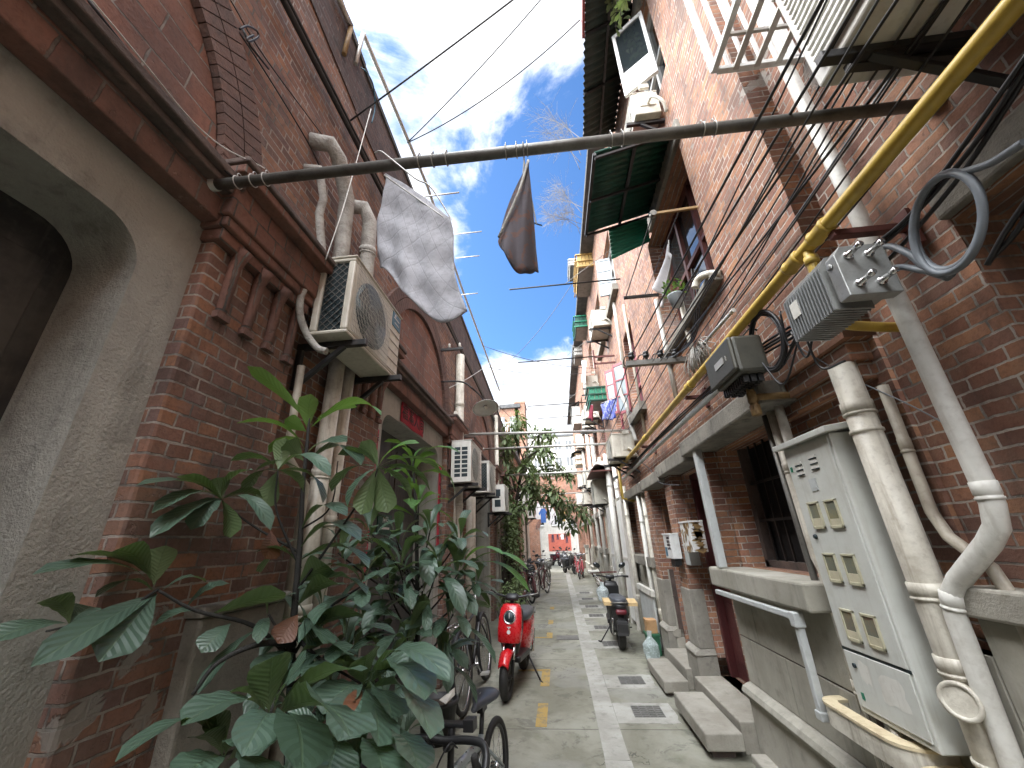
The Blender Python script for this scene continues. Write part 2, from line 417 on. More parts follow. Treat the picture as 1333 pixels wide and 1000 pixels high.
mesh_mat('coil_mesh', (.14, .17, .18), 60, .36, 'xz', True)
def cloth(name, c, kind):
    t = NT(name); uv = t.n('TexCoord').outputs['UV']; p = t.obj(); s = t.n('SeparateXYZ', Vector=uv)
    n = t.noise(p, 40, 5, .7)
    if kind == 'quilt':
        a = t.math('ADD', s.outputs[0], s.outputs[1]); b = t.math('SUBTRACT', s.outputs[0], s.outputs[1])
        f = t.math('MINIMUM', t.math('PINGPONG', t.math('MULTIPLY', a, 5), .5), t.math('PINGPONG', t.math('MULTIPLY', b, 5), .5))
        e = t.step(f, .0, .06); n5 = t.noise(p, 13, 6, .7, .8)
        h = t.math('ADD', t.math('MULTIPLY', e, .55), t.math('ADD', t.math('MULTIPLY', n, .4), n5))
        col = t.mix(t.step(n, .4, .7), c, tuple(x * .78 for x in c)); col = t.mix(t.math('MULTIPLY', t.math('SUBTRACT', 1, e), .20), col, (.22, .22, .24)); st = .28
    else:
        n2 = t.noise(p, 16, 4, .5, 1.)
        h = n; st = .5
        col = t.mix(t.step(n2, .52, .56), c, {'leaf': (.17, .095, .08), 'print': (.50, .53, .62)}[kind])
    b = t.n('BsdfPrincipled', Base_Color=col, Roughness=.9, Normal=t.bump(h, st, .012))
    tl = t.n('BsdfTranslucent', Color=col); mx = t.n('MixShader', Fac=.3)
    t.t.links.new(b.outputs[0], mx.inputs[1]); t.t.links.new(tl.outputs[0], mx.inputs[2]); t.t.links.new(mx.outputs[0], t.out.inputs[0])
    MT[name] = t.m
cloth('quilt_cloth', (.52, .52, .55), 'quilt'); cloth('brown_cloth', (.115, .10, .11), 'leaf'); cloth('blue_print', (.08, .12, .55), 'print')
def leafmat(name, top, under, gloss=.36, light=.0):
    t = NT(name); g = t.n('NewGeometry'); uv = t.n('TexCoord').outputs['UV']; s = t.n('SeparateXYZ', Vector=uv)
    a = t.math('ABSOLUTE', t.math('SUBTRACT', s.outputs[0], .5))
    vein = t.math('PINGPONG', t.math('MULTIPLY', t.math('SUBTRACT', s.outputs[1], t.math('MULTIPLY', a, .38)), 11), .5)
    vl = t.math('SUBTRACT', 1, t.step(vein, .0, .07)); mid = t.math('SUBTRACT', 1, t.step(a, .012, .035))
    ln = t.math('MAXIMUM', t.math('MULTIPLY', vl, .35), mid)
    rnd = g.outputs['Random Per Island']; n = t.noise(t.obj(), 14, 4)
    tc = t.mix(t.math('MULTIPLY', rnd, .7), top, tuple(x * 1.9 for x in top)); tc = t.mix(t.math('MULTIPLY', t.step(n, .5, .7), .3), tc, tuple(x * .5 for x in top))
    tc = t.mix(t.math('MULTIPLY', ln, .35), tc, under)
    uc = t.mix(t.math('MULTIPLY', ln, .4), under, tuple(x * .55 for x in under))
    col = t.mix(g.outputs['Backfacing'], tc, uc)
    h = t.math('ADD', t.math('MULTIPLY', vein, 1.2), t.math('MULTIPLY', t.math('SUBTRACT', 1, mid), .5))
    b = t.n('BsdfPrincipled', Base_Color=col, Roughness=t.math('ADD', gloss, t.math('MULTIPLY', n, .2)), Normal=t.bump(h, .38, .007))
    tl = t.n('BsdfTranslucent', Color=t.mix(.5, under, (.16, .30, .03))); mx = t.n('MixShader', Fac=.16 + light)
    t.t.links.new(b.outputs[0], mx.inputs[1]); t.t.links.new(tl.outputs[0], mx.inputs[2]); t.t.links.new(mx.outputs[0], t.out.inputs[0])
    MT[name] = t.m
leafmat('big_leaf', (.054, .090, .064), (.11, .16, .07), .25); leafmat('young_leaf', (.05, .12, .03), (.13, .24, .055), .36, .15)
leafmat('small_leaf', (.075, .105, .042), (.13, .165, .065), .42); leafmat('dry_leaf', (.13, .055, .03), (.2, .12, .07))
def groundmat():
    t = NT('alley_concrete'); P = t.pos(); s = t.n('SeparateXYZ', Vector=P)
    n1 = t.noise(P, 1.1, 8, .65, .5); n2 = t.noise(P, 90, 4, .75); n3 = t.noise(P, 6, 6, .65)
    col = t.mix(t.step(n1, .35, .65), (.175, .168, .125), (.285, .278, .225))
    col = t.mix(t.math('MULTIPLY', t.step(n3, .5, .72), .5), col, (.10, .10, .075))
    pn = t.noise(P, .55, 3, .5, .2); col = t.mix(t.math('MULTIPLY', t.step(pn, .53, .545), .5), col, (.23, .225, .20)); st_ = t.noise(P, 3.1, 6, .7, .8); col = t.mix(t.math('MULTIPLY', t.step(st_, .56, .63), .5), col, (.075, .072, .058))
    vo = t.n('TexVoronoi', _feature='DISTANCE_TO_EDGE', Vector=t.n('VectorMath', **{}).outputs[0], Scale=.75); vm = vo.inputs['Vector'].links[0].from_node; vm.operation = 'ADD'; t.put(vm.inputs[0], P); nz = t.n('TexNoise', Vector=P, Scale=3.2, Detail=6.); t.put(vm.inputs[1], nz.outputs['Color'])
    ck = t.math('MULTIPLY', t.math('SUBTRACT', 1, t.step(vo.outputs['Distance'], .002, .007)), t.step(t.noise(P, .8, 3), .5, .56)); col = t.mix(t.math('MULTIPLY', ck, .8), col, (.045, .042, .035))
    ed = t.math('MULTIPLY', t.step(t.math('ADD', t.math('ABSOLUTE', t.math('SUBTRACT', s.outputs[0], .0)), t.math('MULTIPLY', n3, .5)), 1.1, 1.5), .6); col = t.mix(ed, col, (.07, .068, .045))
    moss = t.noise(P, 2.3, 5, .6); col = t.mix(t.math('MULTIPLY', t.step(moss, .56, .72), .4), col, (.115, .125, .06))
    # cast slab joints across the alley
    jy = t.math('PINGPONG', t.math('ADD', t.math('DIVIDE', s.outputs[1], 2.1), t.math('MULTIPLY', t.math('SUBTRACT', n3, .5), .006)), .5)
    j = t.math('SUBTRACT', 1, t.step(jy, .0015, .004)); col = t.mix(t.math('MULTIPLY', j, .75), col, (.05, .048, .04))
    h = t.math('SUBTRACT', t.math('ADD', t.math('MULTIPLY', n2, .5), n3), j)
    MT['alley_concrete'] = t.bsdf(col, t.math('ADD', .6, t.math('MULTIPLY', n3, .35)), 0., t.bump(h, .5, .006))
groundmat()
stone('pale_strip', (.30, .29, .25), (.43, .42, .38), 2.5, .5, .6, fine=90, streak=0, dcol=(.13, .125, .1))
stone('kerb_stone', (.25, .23, .19), (.35, .33, .28), 3., .6, .35, fine=70, streak=0, dcol=(.09, .09, .055))
# ================================================================ sky and sun
W = bpy.data.worlds.new('World'); S.world = W; W.use_nodes = True
wt = W.node_tree; wt.nodes.clear()
SUN_EL, SUN_AZ = R(46), R(-72)          # azimuth measured from +Y towards +X
def sky_nodes():
    N = wt.nodes.new; L = wt.links.new
    out = N('ShaderNodeOutputWorld'); bg = N('ShaderNodeBackground'); sky = N('ShaderNodeTexSky')
    sky.sky_type = 'NISHITA'; sky.sun_disc = False; sky.sun_elevation = SUN_EL; sky.sun_rotation = SUN_AZ
    sky.air_density = 1.0; sky.dust_density = .6; sky.ozone_density = 2.6
    tc = N('ShaderNodeTexCoord'); g = tc.outputs['Generated']
    def mth(op, a, b=0., c=0., cl=False):
        n = N('ShaderNodeMath'); n.operation = op; n.use_clamp = cl
        for s, v in zip(n.inputs, (a, b, c)):
            if isinstance(v, (int, float)): s.default_value = v
            else: L(v, s)
        return n.outputs[0]
    def dot(d):
        n = N('ShaderNodeVectorMath'); n.operation = 'DOT_PRODUCT'; L(g, n.inputs[0]); n.inputs[1].default_value = V(d).normalized(); return n.outputs['Value']
    def blob(d, a, b):
        n = N('ShaderNodeMapRange'); n.interpolation_type = 'SMOOTHSTEP'; L(dot(d), n.inputs['Value'])
        n.inputs['From Min'].default_value = math.cos(R(b)); n.inputs['From Max'].default_value = math.cos(R(a)); return n.outputs[0]
    sp = N('ShaderNodeSeparateXYZ'); L(g, sp.inputs[0])
    den = mth('ADD', mth('MAXIMUM', sp.outputs[2], 0.), .22)
    cb = N('ShaderNodeCombineXYZ'); L(mth('DIVIDE', sp.outputs[0], den), cb.inputs[0]); L(mth('DIVIDE', sp.outputs[1], den), cb.inputs[1])
    def noise(sc, det, dist, off):
        mp = N('ShaderNodeMapping'); L(cb.outputs[0], mp.inputs[0]); mp.inputs['Location'].default_value = off
        n = N('ShaderNodeTexNoise'); L(mp.outputs[0], n.inputs['Vector']); n.inputs['Scale'].default_value = sc; n.inputs['Detail'].default_value = det
        n.inputs['Roughness'].default_value = .62; n.inputs['Distortion'].default_value = dist; return n.outputs[0]
    n1 = noise(3.2, 10, .45, (3.1, 1.7, 0)); n2 = noise(6.5, 7, .2, (7, 2, 1))
    f = mth('ADD', mth('MULTIPLY', n1, .75), mth('MULTIPLY', n2, .25))
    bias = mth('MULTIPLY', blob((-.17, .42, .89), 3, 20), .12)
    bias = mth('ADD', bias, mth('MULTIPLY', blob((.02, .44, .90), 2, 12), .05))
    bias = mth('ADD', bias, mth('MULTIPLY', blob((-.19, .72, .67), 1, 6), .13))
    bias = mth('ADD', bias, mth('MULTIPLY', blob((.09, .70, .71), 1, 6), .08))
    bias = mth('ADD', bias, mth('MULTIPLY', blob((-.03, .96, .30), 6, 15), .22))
    bias = mth('ADD', bias, mth('MULTIPLY', blob((-.3, -.75, .6), 20, 75), .30))  # extra unseen cloud cover added behind the viewer to carry the fill light
    bias = mth('SUBTRACT', bias, mth('MULTIPLY', blob((0, .66, .75), 3, 17), .20))
    bias = mth('SUBTRACT', bias, mth('MULTIPLY', blob((-.06, .84, .54), 3, 14), .14))
    mr = N('ShaderNodeMapRange'); mr.interpolation_type = 'SMOOTHSTEP'; L(mth('ADD', f, bias), mr.inputs['Value'])
    mr.inputs['From Min'].default_value = .46; mr.inputs['From Max'].default_value = .645
    shade = N('ShaderNodeMapRange'); L(n2, shade.inputs['Value']); shade.inputs['From Min'].default_value = .3; shade.inputs['From Max'].default_value = .7
    cl = N('ShaderNodeMix'); cl.data_type = 'RGBA'; L(shade.outputs[0], cl.inputs[0])
    cl.inputs[6].default_value = (.74, .80, .90, 1); cl.inputs[7].default_value = (1.12, 1.12, 1.12, 1)
    lit = N('ShaderNodeMapRange'); lit.interpolation_type = 'SMOOTHSTEP'; L(dot((-.45, -.62, .64)), lit.inputs['Value']); lit.inputs['From Min'].default_value = math.cos(R(70)); lit.inputs['From Max'].default_value = math.cos(R(12)); lit.inputs['To Min'].default_value = CLOUD; lit.inputs['To Max'].default_value = CLOUD_FILL_BEHIND  # unseen clouds behind the viewer, brightened as added fill light for the alley
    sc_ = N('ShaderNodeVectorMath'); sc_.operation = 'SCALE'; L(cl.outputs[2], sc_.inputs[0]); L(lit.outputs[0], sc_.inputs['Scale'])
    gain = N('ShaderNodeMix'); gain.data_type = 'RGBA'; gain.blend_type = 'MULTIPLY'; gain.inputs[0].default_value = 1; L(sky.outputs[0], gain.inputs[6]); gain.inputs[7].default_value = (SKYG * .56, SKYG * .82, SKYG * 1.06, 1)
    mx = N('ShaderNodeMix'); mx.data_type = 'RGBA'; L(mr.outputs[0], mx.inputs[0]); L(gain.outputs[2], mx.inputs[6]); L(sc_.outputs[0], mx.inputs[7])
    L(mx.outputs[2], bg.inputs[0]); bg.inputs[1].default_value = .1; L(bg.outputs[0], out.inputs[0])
CLOUD, CLOUD_FILL_BEHIND, SKYG = 5.0, 44., .72
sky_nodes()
sl = bpy.data.lights.new('sun', 'SUN'); sl.energy = 1.45; sl.angle = R(42); sl.color = (1, .93, .84)
so = bpy.data.objects.new('sun', sl); COL.objects.link(so)
sd = V((math.sin(SUN_AZ) * math.cos(SUN_EL), math.cos(SUN_AZ) * math.cos(SUN_EL), math.sin(SUN_EL)))
so.rotation_euler = sd.to_track_quat('Z', 'Y').to_euler()
S.view_settings.view_transform = 'Standard'; S.view_settings.look = 'None'; S.view_settings.gamma = 1; S.view_settings.exposure = 1.88
# ================================================================ ground
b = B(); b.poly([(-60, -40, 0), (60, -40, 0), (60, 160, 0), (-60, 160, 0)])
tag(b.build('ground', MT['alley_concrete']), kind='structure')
b = B()
for i in range(16):                                       # pale strip over the drain run, cast in lengths
    y = -2 + i * 1.9; b.box(.215 + .004 * (i % 2), .40 + .004 * (i % 3), y, y + 1.894, -.02, .004)
tag(b.build('path', MT['pale_strip'], bevel=.002), kind='structure')
b = B()
for y, w in [(5.0 + .0, .0)]: pass
def dash(x, y, w, l): b.box(x - w / 2, x + w / 2, y - l / 2, y + l / 2, -.01, .004)
for y in (4.50, 5.52, 7.75, 8.9, 10.6): dash(-.27, y, .10, .52 if y < 6 else .4)
b.box(-.62, -.22, 5.80, 5.86, -.01, .0042); b.box(-.60, -.22, 7.56, 7.62, -.01, .0042)
tag(b.build('road_marking', MT['yellow_line']), kind='structure')
for i, (x, y, w, l) in enumerate([(.70, 4.56, .27, .26), (.70, 5.42, .27, .26), (.03, 7.55, .36, .3), (.70, 7.1, .3, .3), (.68, 8.3, .3, .3), (.67, 9.5, .3, .3), (.67, 10.7, .3, .3), (.66, 12., .3, .3), (.66, 13.3, .3, .3)]):
    b = B()
    if i != 2:
        q0, q1 = .402, x + w / 2 + .10; n_ = 14; e0, e1 = y - l / 2 - .12, y + l / 2 + .08; jit = lambda: random.uniform(-.012, .012)
        out = [(q0 + (q1 - q0) * k / n_, e0 + jit()) for k in range(n_ + 1)] + [(q1 + jit(), e0 + (e1 - e0) * k / 6) for k in range(1, 6)] + [(q1 + (q0 - q1) * k / n_, e1 + jit()) for k in range(n_ + 1)]
        b.prism([(u_, v_, -.02) for u_, v_ in out], (0, 0, .025))
    lab = ['square iron drain grate nearest the front step slab', 'square iron drain grate beside the second step slab', 'flat grey manhole cover in the middle of the alley floor'][i] if i < 3 else \
        ['drain grate under the rear of the black scooter', 'drain grate just past the front of the black scooter', 'drain grate beside the pale wall past the black scooter', 'drain grate short of the triangular wall bracket', 'drain grate level with the triangular wall bracket', 'farthest drain grate along the pale strip'][i - 3]
    d = thing('drain_cover', lab, 'drain cover', (x, y, .005), 'drain covers in the alley floor')
    if i != 2: b.build('surround', MT['pale_strip'], d, bevel=.002)
    g = B()
    if i == 2: g.box(x - w / 2, x + w / 2, y - l / 2, y + l / 2, -.01, .007)
    else:
        n = 6
        for k in range(n):
            for q in range(4):
                yy = y - l / 2 + (k + .5) * l / n; xx = x - w / 2 + (q + .5) * w / 4
                g.box(xx - w / 8 + .006, xx + w / 8 - .006, yy - l / n * .3, yy + l / n * .3, 0, .012)
        g.box(x - w / 2, x + w / 2, y - l / 2, y + l / 2, 0, .008)
    g.build('grate', MT['iron_grate'], d)
# ================================================================ left row of houses
XL = -1.5
def notch(y0, y1, zt0, zt1, h0, h1, hz, r, n=8):
    p = [(y0, 0), (h0, 0)]
    if r:
        for i in range(n + 1): a = PI - PI / 2 * i / n; p.append((h0 + r + r * math.cos(a), hz - r + r * math.sin(a)))
        for i in range(n + 1): a = PI / 2 - PI / 2 * i / n; p.append((h1 - r + r * math.cos(a), hz - r + r * math.sin(a)))
    else: p += [(h0, hz), (h1, hz)]
    return p + [(h1, 0), (y1, 0), (y1, zt1), (y0, zt0)]
def left_house(yc, y0, y1, zt0, zt1, label, leaf='black_door', fine=True):
    h = thing('brick_house', label, 'house', (XL, yc, 0), 'brick row houses on the left of the alley')
    b = B(); b.add(plate(notch(y0, y1, zt0, zt1, yc - 1.07, yc + 1.07, 2.9, 0), [], .3), YZ(XL - .15)); b.build('wall', MT['red_brick'], h)
    b = B(); b.add(plate(notch(yc - 1.068, yc + 1.068, 2.897, 2.897, yc - .88, yc + .87, 2.65, .16), [], .32), YZ(XL - .158)); b.build('door_surround', MT['grey_render'], h, bevel=.012, seg=2)
    b = B()
    for s in (0, 1):
        a = yc - .95 + s * .95; b.box(-1.80, -1.77, a, a + .945, 0, 2.7)
        for z0, z1 in ((.25, .95), (1.08, 1.75), (1.88, 2.5)):
            b.box(-1.772, -1.757, a + .14, a + .80, z0, z1)
    d = b.build('door', MT[leaf], h, bevel=.006)
    b = B(); b.tube([(-1.72, yc - .08, 1.0), (-1.70, yc - .08, 1.02), (-1.70, yc - .08, 1.16), (-1.72, yc - .08, 1.18)], .009, 8); b.build('handle', MT['grey_steel'], d)
    for s, (a, e) in enumerate(((yc - 1.67, yc - 1.068), (yc + 1.068, yc + 1.70))):
        b = B(); b.box(XL - .1, XL + .065, a, e, 0, 2.80); b.build('pilaster', MT['red_brick'], h, bevel=.014)
        b = B(); n = 4
        for k in range(n):
            y = a + .12 + (e - a - .18) * k / (n - 1)
            if fine:
                b.tube([(XL + .064, y, 2.47), (XL + .070, y, 2.50), (XL + .078, y, 2.74), (XL + .094, y, 2.79), (XL + .112, y, 2.83)], [.014, .025, .028, .031, .034], 10)
                b.box(XL + .05, XL + .096, y - .034, y + .034, 2.455, 2.487)
            else: b.box(XL + .05, XL + .09, y - .03, y + .03, 2.47, 2.8)
        b.build('capital', MT['band_brick'], h)
        b = B()
        for x, dy, z0, z1 in ((.105, .012, 2.80, 2.86), (.13, .03, 2.86, 2.91), (.145, .045, 2.912, 3.10), (.21, .09, 3.102, 3.15)):
            b.box(XL - .05, XL + x, a - dy + (.0 if s == 0 else .0), e + dy, z0, z1)
        b.build('entablature', MT['soot_moulding' if 0 else 'band_brick'], h, bevel=.008)
        b = B(); b.box(XL - .05, XL + .225, a - .10, e + .10, 3.152, 3.185); b.build('ledge', MT['soot_moulding'], h, bevel=.008)
    b = B(); b.box(XL - .05, XL + .085, yc - 1.06, yc + 1.06, 2.885, 3.02); b.build('soldier_course', MT['band_brick'], h, bevel=.006)
    b = B(); b.box(XL - .05, XL + .135, yc - 1.055, yc + 1.055, 3.022, 3.06); b.box(XL - .05, XL + .165, yc - 1.055, yc + 1.055, 3.061, 3.105); b.build('door_ledge', MT['soot_moulding'], h, bevel=.008)
    b = B(); n = 58
    for k in range(n):
        a0, a1 = PI * (k + .05) / n, PI * (k + .95) / n
        for r0, r1 in ((1.01, 1.128), (1.136, 1.255)):
            b.prism([(XL + .0, yc + r * math.cos(a), 3.1 + r * math.sin(a)) for r, a in ((r0, a0), (r1, a0), (r1, a1), (r0, a1))], (.045, 0, 0))
    b.build('arch', MT['arch_voussoir'], h)
    t = [(yc + 1.0 * math.cos(PI * k / 40), 3.1 + 1.0 * math.sin(PI * k / 40)) for k in range(41)]
    b = B(); b.add(plate(t, [], .02), YZ(XL)); b.build('tympanum', MT['tympanum_brick'], h)
    zt = lambda y: zt0 + (zt1 - zt0) * (y - y0) / (y1 - y0)
    b = B(); b.prism([(XL - .28, y0, zt0 - .62), (XL + .012, y0, zt0 - .62), (XL + .014, y0, zt0 - .02), (XL - .28, y0, zt0 - .02)], (0, y1 - y0, zt1 - zt0)); b.build('parapet', MT['sooty_brick'], h)
    b = B(); b.prism([(XL + .03, y0, zt0 - .03), (XL + .03, y0, zt0 + .03), (-3.4, y0, zt0 + .25), (-7, y0, zt0 + .2), (-7, y0, zt0 - .03)], (0, y1 - y0, zt1 - zt0)); b.build('roof', MT['roof_tile_grey'], h)
    b = B(); b.box(-7, -6.8, y0, y1, 0, min(zt0, zt1)); b.box(-6.8, XL - .301, y0 + .002, y0 + .1, 0, min(zt0, zt1) - .1); b.build('rear_wall', MT['far_brick'], h)
    if fine:
        for y in (yc + 1.35, ):
            b = B(); b.box(XL - .05, XL + .13, y + .06, y + .56, 0, 1.27); b.box(XL - .05, XL + .145, y + .045, y + .575, 1.271, 1.31); b.build('plinth_block', MT['concrete'], h, bevel=.012)
    return h
bounds = [(-7.75, -9.7, -5.775, 6.6, 6.5), (-3.8, -5.775, -1.825, 6.5, 6.35), (.15, -1.825, 2.1, 6.33, 5.68), (4.1, 2.1, 6.05, 5.66, 5.40), (8.05, 6.05, 10.0, 5.40, 5.08), (12.0, 10.0, 13.95, 5.08, 4.72)]
labs = ['brick house farthest behind the viewer on the left', 'brick house just behind the viewer on the left', 'dark brick house with the grey rendered doorway nearest the viewer',
        'brick house with a red paper banner over its rounded doorway', 'brick house carrying the row of three outdoor air conditioners', 'brick house hidden behind the climbing vine']
for (yc, y0, y1, a, e), l in zip(bounds, labs): left_house(yc, y0, y1, a, e, l, fine=0 < yc < 9)
def low_house(y0, y1, z, label, mat):
    h = thing('brick_house', label, 'house', (XL, (y0 + y1) / 2, 0), 'brick row houses on the left of the alley')
    yc = (y0 + y1) / 2
    b = B(); b.add(plate(notch(y0, y1, z, z, yc - .6, yc + .6, 2.4, 0), [[(yc - 1.6, 3), (yc - .9, 3), (yc - .9, 4.0), (yc - 1.6, 4.0)], [(yc + .9, 3), (yc + 1.6, 3), (yc + 1.6, 4.0), (yc + .9, 4.0)]], .3), YZ(XL - .15)); b.build('wall', MT[mat], h)
    b = B(); b.box(-1.72, -1.68, yc - .6, yc + .6, 0, 2.4); b.build('door', MT['maroon_door'], h)
    for s in (-1.25, 1.25):
        b = B(); b.box(-1.70, -1.66, yc + s - .35, yc + s + .35, 3, 4.0); f = b.build('window', MT['window_glass'], h)
        b = B(); b.box(-1.66, -1.62, yc + s - .03, yc + s + .03, 3, 4); b.box(-1.66, -1.62, yc + s - .35, yc + s + .35, 3.5, 3.55); b.build('sash', MT['white_paint'], f)
    b = B(); b.box(-1.68, -1.42, yc - .8, yc + .8, 2.42, 2.6); b.build('lintel', MT['concrete'], h, bevel=.01)
    b = B(); b.box(-7, -1.38, y0, y1, z, z + .2); b.box(-7, -6.8, y0, y1, 0, z); b.box(-6.8, XL - .301, y1 - .1, y1 - .002, 0, z - .01); b.build('roof', MT['roof_tile_grey'], h)
low_house(13.95, 17.8, 4.6, 'brick house beside the tree that leans over the alley', 'far_brick')
low_house(17.8, 21.8, 4.5, 'pale rendered low house just before the brick archway', 'pale_render')
low_house(25.5, 33.8, 6.2, 'pale house beyond the brick archway on the left', 'pale_render')
# paper banner and door couplets
b = B(); b.grid(12, 3, lambda u, v: V((XL + .012 + .004 * math.sin(u * 17) * v, 3.60 + .70 * u, 2.66 + .21 * v + .006 * math.sin(u * 9)))); bn = b.build('door_banner', MT['red_paper'], solid=.002, org=V((XL, 3.95, 2.66)))
tag(bn, 'faded red paper banner with four dark characters over the doorway', 'banner')
b = B()
for i, c in enumerate('福滿人间'):
    b.add(text_mesh(c, .17), basis((XL + .024, 3.69 + .172 * i, 2.765), (0, 1, 0), (0, 0, 1)))
b.build('lettering', MT['ink'], bn)
for y, l, tx in ((3.10, 'narrow red paper couplet on the near jamb of the bannered doorway', '春风化雨千山秀'), (5.06, 'narrow red paper couplet on the far jamb of the bannered doorway', '紫气东来万户新')):
    b = B(); b.grid(2, 10, lambda u, v: V((XL + .010, y - .055 + .11 * u, 1.25 + 1.2 * v + .004 * math.sin(u * 5)))); c = b.build('door_couplet', MT['red_paper'], solid=.002, org=V((XL, y, 1.25)))
    tag(c, l, 'banner', 'paper couplets beside the door')
    b = B()
    for i, ch in enumerate(tx): b.add(text_mesh(ch, .10), basis((XL + .018, y, 2.36 - .16 * i), (0, 1, 0), (0, 0, 1)))
    b.build('lettering', MT['ink'], c)
b = B(); b.box(-1.757, -1.745, 3.86, 4.2, 1.62, 1.80); pl = b.build('door_plate', MT['green_tin'], org=V((-1.757, 4.0, 1.62))); tag(pl, 'dark green number plate on the black door', 'sign')
b = B(); b.add(text_mesh('14号', .075), basis((-1.743, 4.03, 1.745), (0, 1, 0), (0, 0, 1))); b.box(-1.745, -1.742, 3.92, 4.14, 1.66, 1.68); b.build('lettering', MT['pale_ink'], pl)
# ================================================================ air conditioners
def ac_unit(loc, label, mat='ac_white', w=.80, h=.54, d=.30, face=1, fan=True, side='mesh', yaw=0., group='outdoor air conditioner units on the alley walls', badge=False, louvre=False, bracket=True):
    """front faces +x (face=1, on a left wall) or -x (face=-1); y runs along the wall; origin at the bottom centre of the back"""
    a = thing('air_conditioner', label, 'air conditioner', (0, 0, 0), group)
    f = face
    b = B()
    t = .025
    if side == 'mesh':
        b.box(f * .0, f * d, -w / 2 + t, w / 2, t, h - t); 
        b.box(0, f * d, -w / 2, w / 2, 0, t); b.box(0, f * d, -w / 2, w / 2, h - t, h)
        for x in (0, d - .045): b.box(f * x, f * (x + .045), -w / 2, -w / 2 + t, t, h - t)
    else: b.box(0, f * d, -w / 2, w / 2, 0, h)
    body = b.build('casing', MT[mat], a, bevel=.010)
    b = B(); b.box(f * -.0, f * (d + .008), -w / 2 - .006, w / 2 + .006, h + .001, h + .014); b.build('lid', MT[mat], a, bevel=.006)
    if side == 'mesh':
        b = B(); b.box(f * .046, f * (d - .046), -w / 2 + t - .006, -w / 2 + t - .002, t, h - t); b.build('coil', MT['coil_dark'], a)
        b = B()
        for k in range(-3, 14):
            for s in (1, -1):
                x0 = .05; z0 = t + (k + .5) * .05
                pts = [(f * x0, -w / 2 + .012, z0), (f * (d - .05), -w / 2 + .012, z0 + s * (d - .1))]
                q0, q1 = V(pts[0]), V(pts[1])
                lo, hi = t, h - t
                def clip(p, q):
                    for zl, up in ((lo, 1), (hi, -1)):
                        if (p.z - zl) * up < 0 and (q.z - zl) * up < 0: return None
                        if (p.z - zl) * up < 0: p = p.lerp(q, (zl - p.z) / (q.z - p.z))
                        if (q.z - zl) * up < 0: q = p.lerp(q, (zl - p.z) / (q.z - p.z))
                    return p, q
                c = clip(q0, q1) or clip(q0 + V((0, 0, .3)), q1 + V((0, 0, .3))) 
                if c: b.bar(c[0], c[1], .0035)
        b.build('side_guard', MT['grey_steel'], a)
    elif side == 'slots':
        b = B()
        for k in range(7):
            for q in range(2): b.box(f * (.05 + q * .10), f * (.13 + q * .10), -w / 2 - .002, -w / 2 + .01, .07 + k * .06, .115 + k * .06)
        b.build('side_vent', MT['coil_dark'], a)
    elif side == 'handles':
        b = B()
        for z in (.10, .32): b.box(f * .06, f * .19, -w / 2 - .003, -w / 2 + .01, z, z + .15)
        b.build('side_vent', MT['coil_dark'], a)
    elif side == 'service':
        b = B(); b.box(f * .04, f * .2, -w / 2 - .012, -w / 2 + .01, .1, .3); b.box(f * .07, f * .17, -w / 2 - .02, -w / 2 + .01, .36, .42); b.build('service_cover', MT['ac_white'], a, bevel=.006)
        b = B(); b.tube(bez([(f * .12, -w / 2 - .02, .12), (f * .10, -w / 2 - .09, .10), (f * .02, -w / 2 - .10, .0), (f * -.02, -w / 2 - .04, -.08)], 5), .016, 8); b.build('hose', MT['cream_pvc'], a)
    if fan:
        fy = -w * .13; fz = h / 2; fr = h * .41
        b = B(); b.lathe((f * d, fy, fz), (f, 0, 0), [(.001, fr), (.002, fr * .2)], 32); b.build('fan_well', MT['coil_dark'], a)
        b = B(); b.lathe((f * d, fy, fz), (f, 0, 0), [(.004, .02), (.006, .06), (.003, .085)], 16)
        for k in range(3):
            q = k * 2 * PI / 3
            b.poly([(f * (d + .003 + .002 * (i % 2)), fy + r * math.cos(q + da), fz + r * math.sin(q + da)) for i, (r, da) in enumerate(((.05, 0), (fr * .93, .1), (fr * .93, .95), (.05, .8)))])
        b.build('fan', MT['black_plastic'], a)
        b = B()
        for k in range(1, 7): 
            r = fr * k / 6.0; b.tube([(f * (d + .014), fy + r * math.cos(q), fz + r * math.sin(q)) for q in [2 * PI * i / 30 for i in range(30)]], .0014, 4, closed=True)
        n = 26
        for k in range(n + 1):
            y = fy - h * .47 + h * .94 * k / n; b.bar((f * (d + .016), y, .03), (f * (d + .016), y, h - .03), .0017)
        for k in range(14):
            z = .03 + (h - .06) * k / 13; b.bar((f * (d + .014), fy - h * .47, z), (f * (d + .014), fy + h * .47, z), .0017)
        b.build('fan_guard', MT['ac_under'], a)
        b = B()
        for k in range(5): b.box(f * (d - .004), f * (d + .004), w * .5 - .19, w * .5 - .01, .04 + k * .075, .046 + k * .075)
        b.build('groove', MT['ac_under'], a)
    if louvre:
        b = B(); b.box(f * (d - .0), f * (d + .004), -w / 2 + .05, w / 2 - .05, .05, h - .05); b.build('recess', MT['coil_dark'], a)
        b = B(); n = 15
        for k in range(n):
            z = .06 + (h - .12) * k / (n - 1); b.box(f * (d + .004), f * (d + .022), -w / 2 + .045, w / 2 - .045, z - .009, z + .009)
        b.build('louvre', MT[mat], a, bevel=.004)
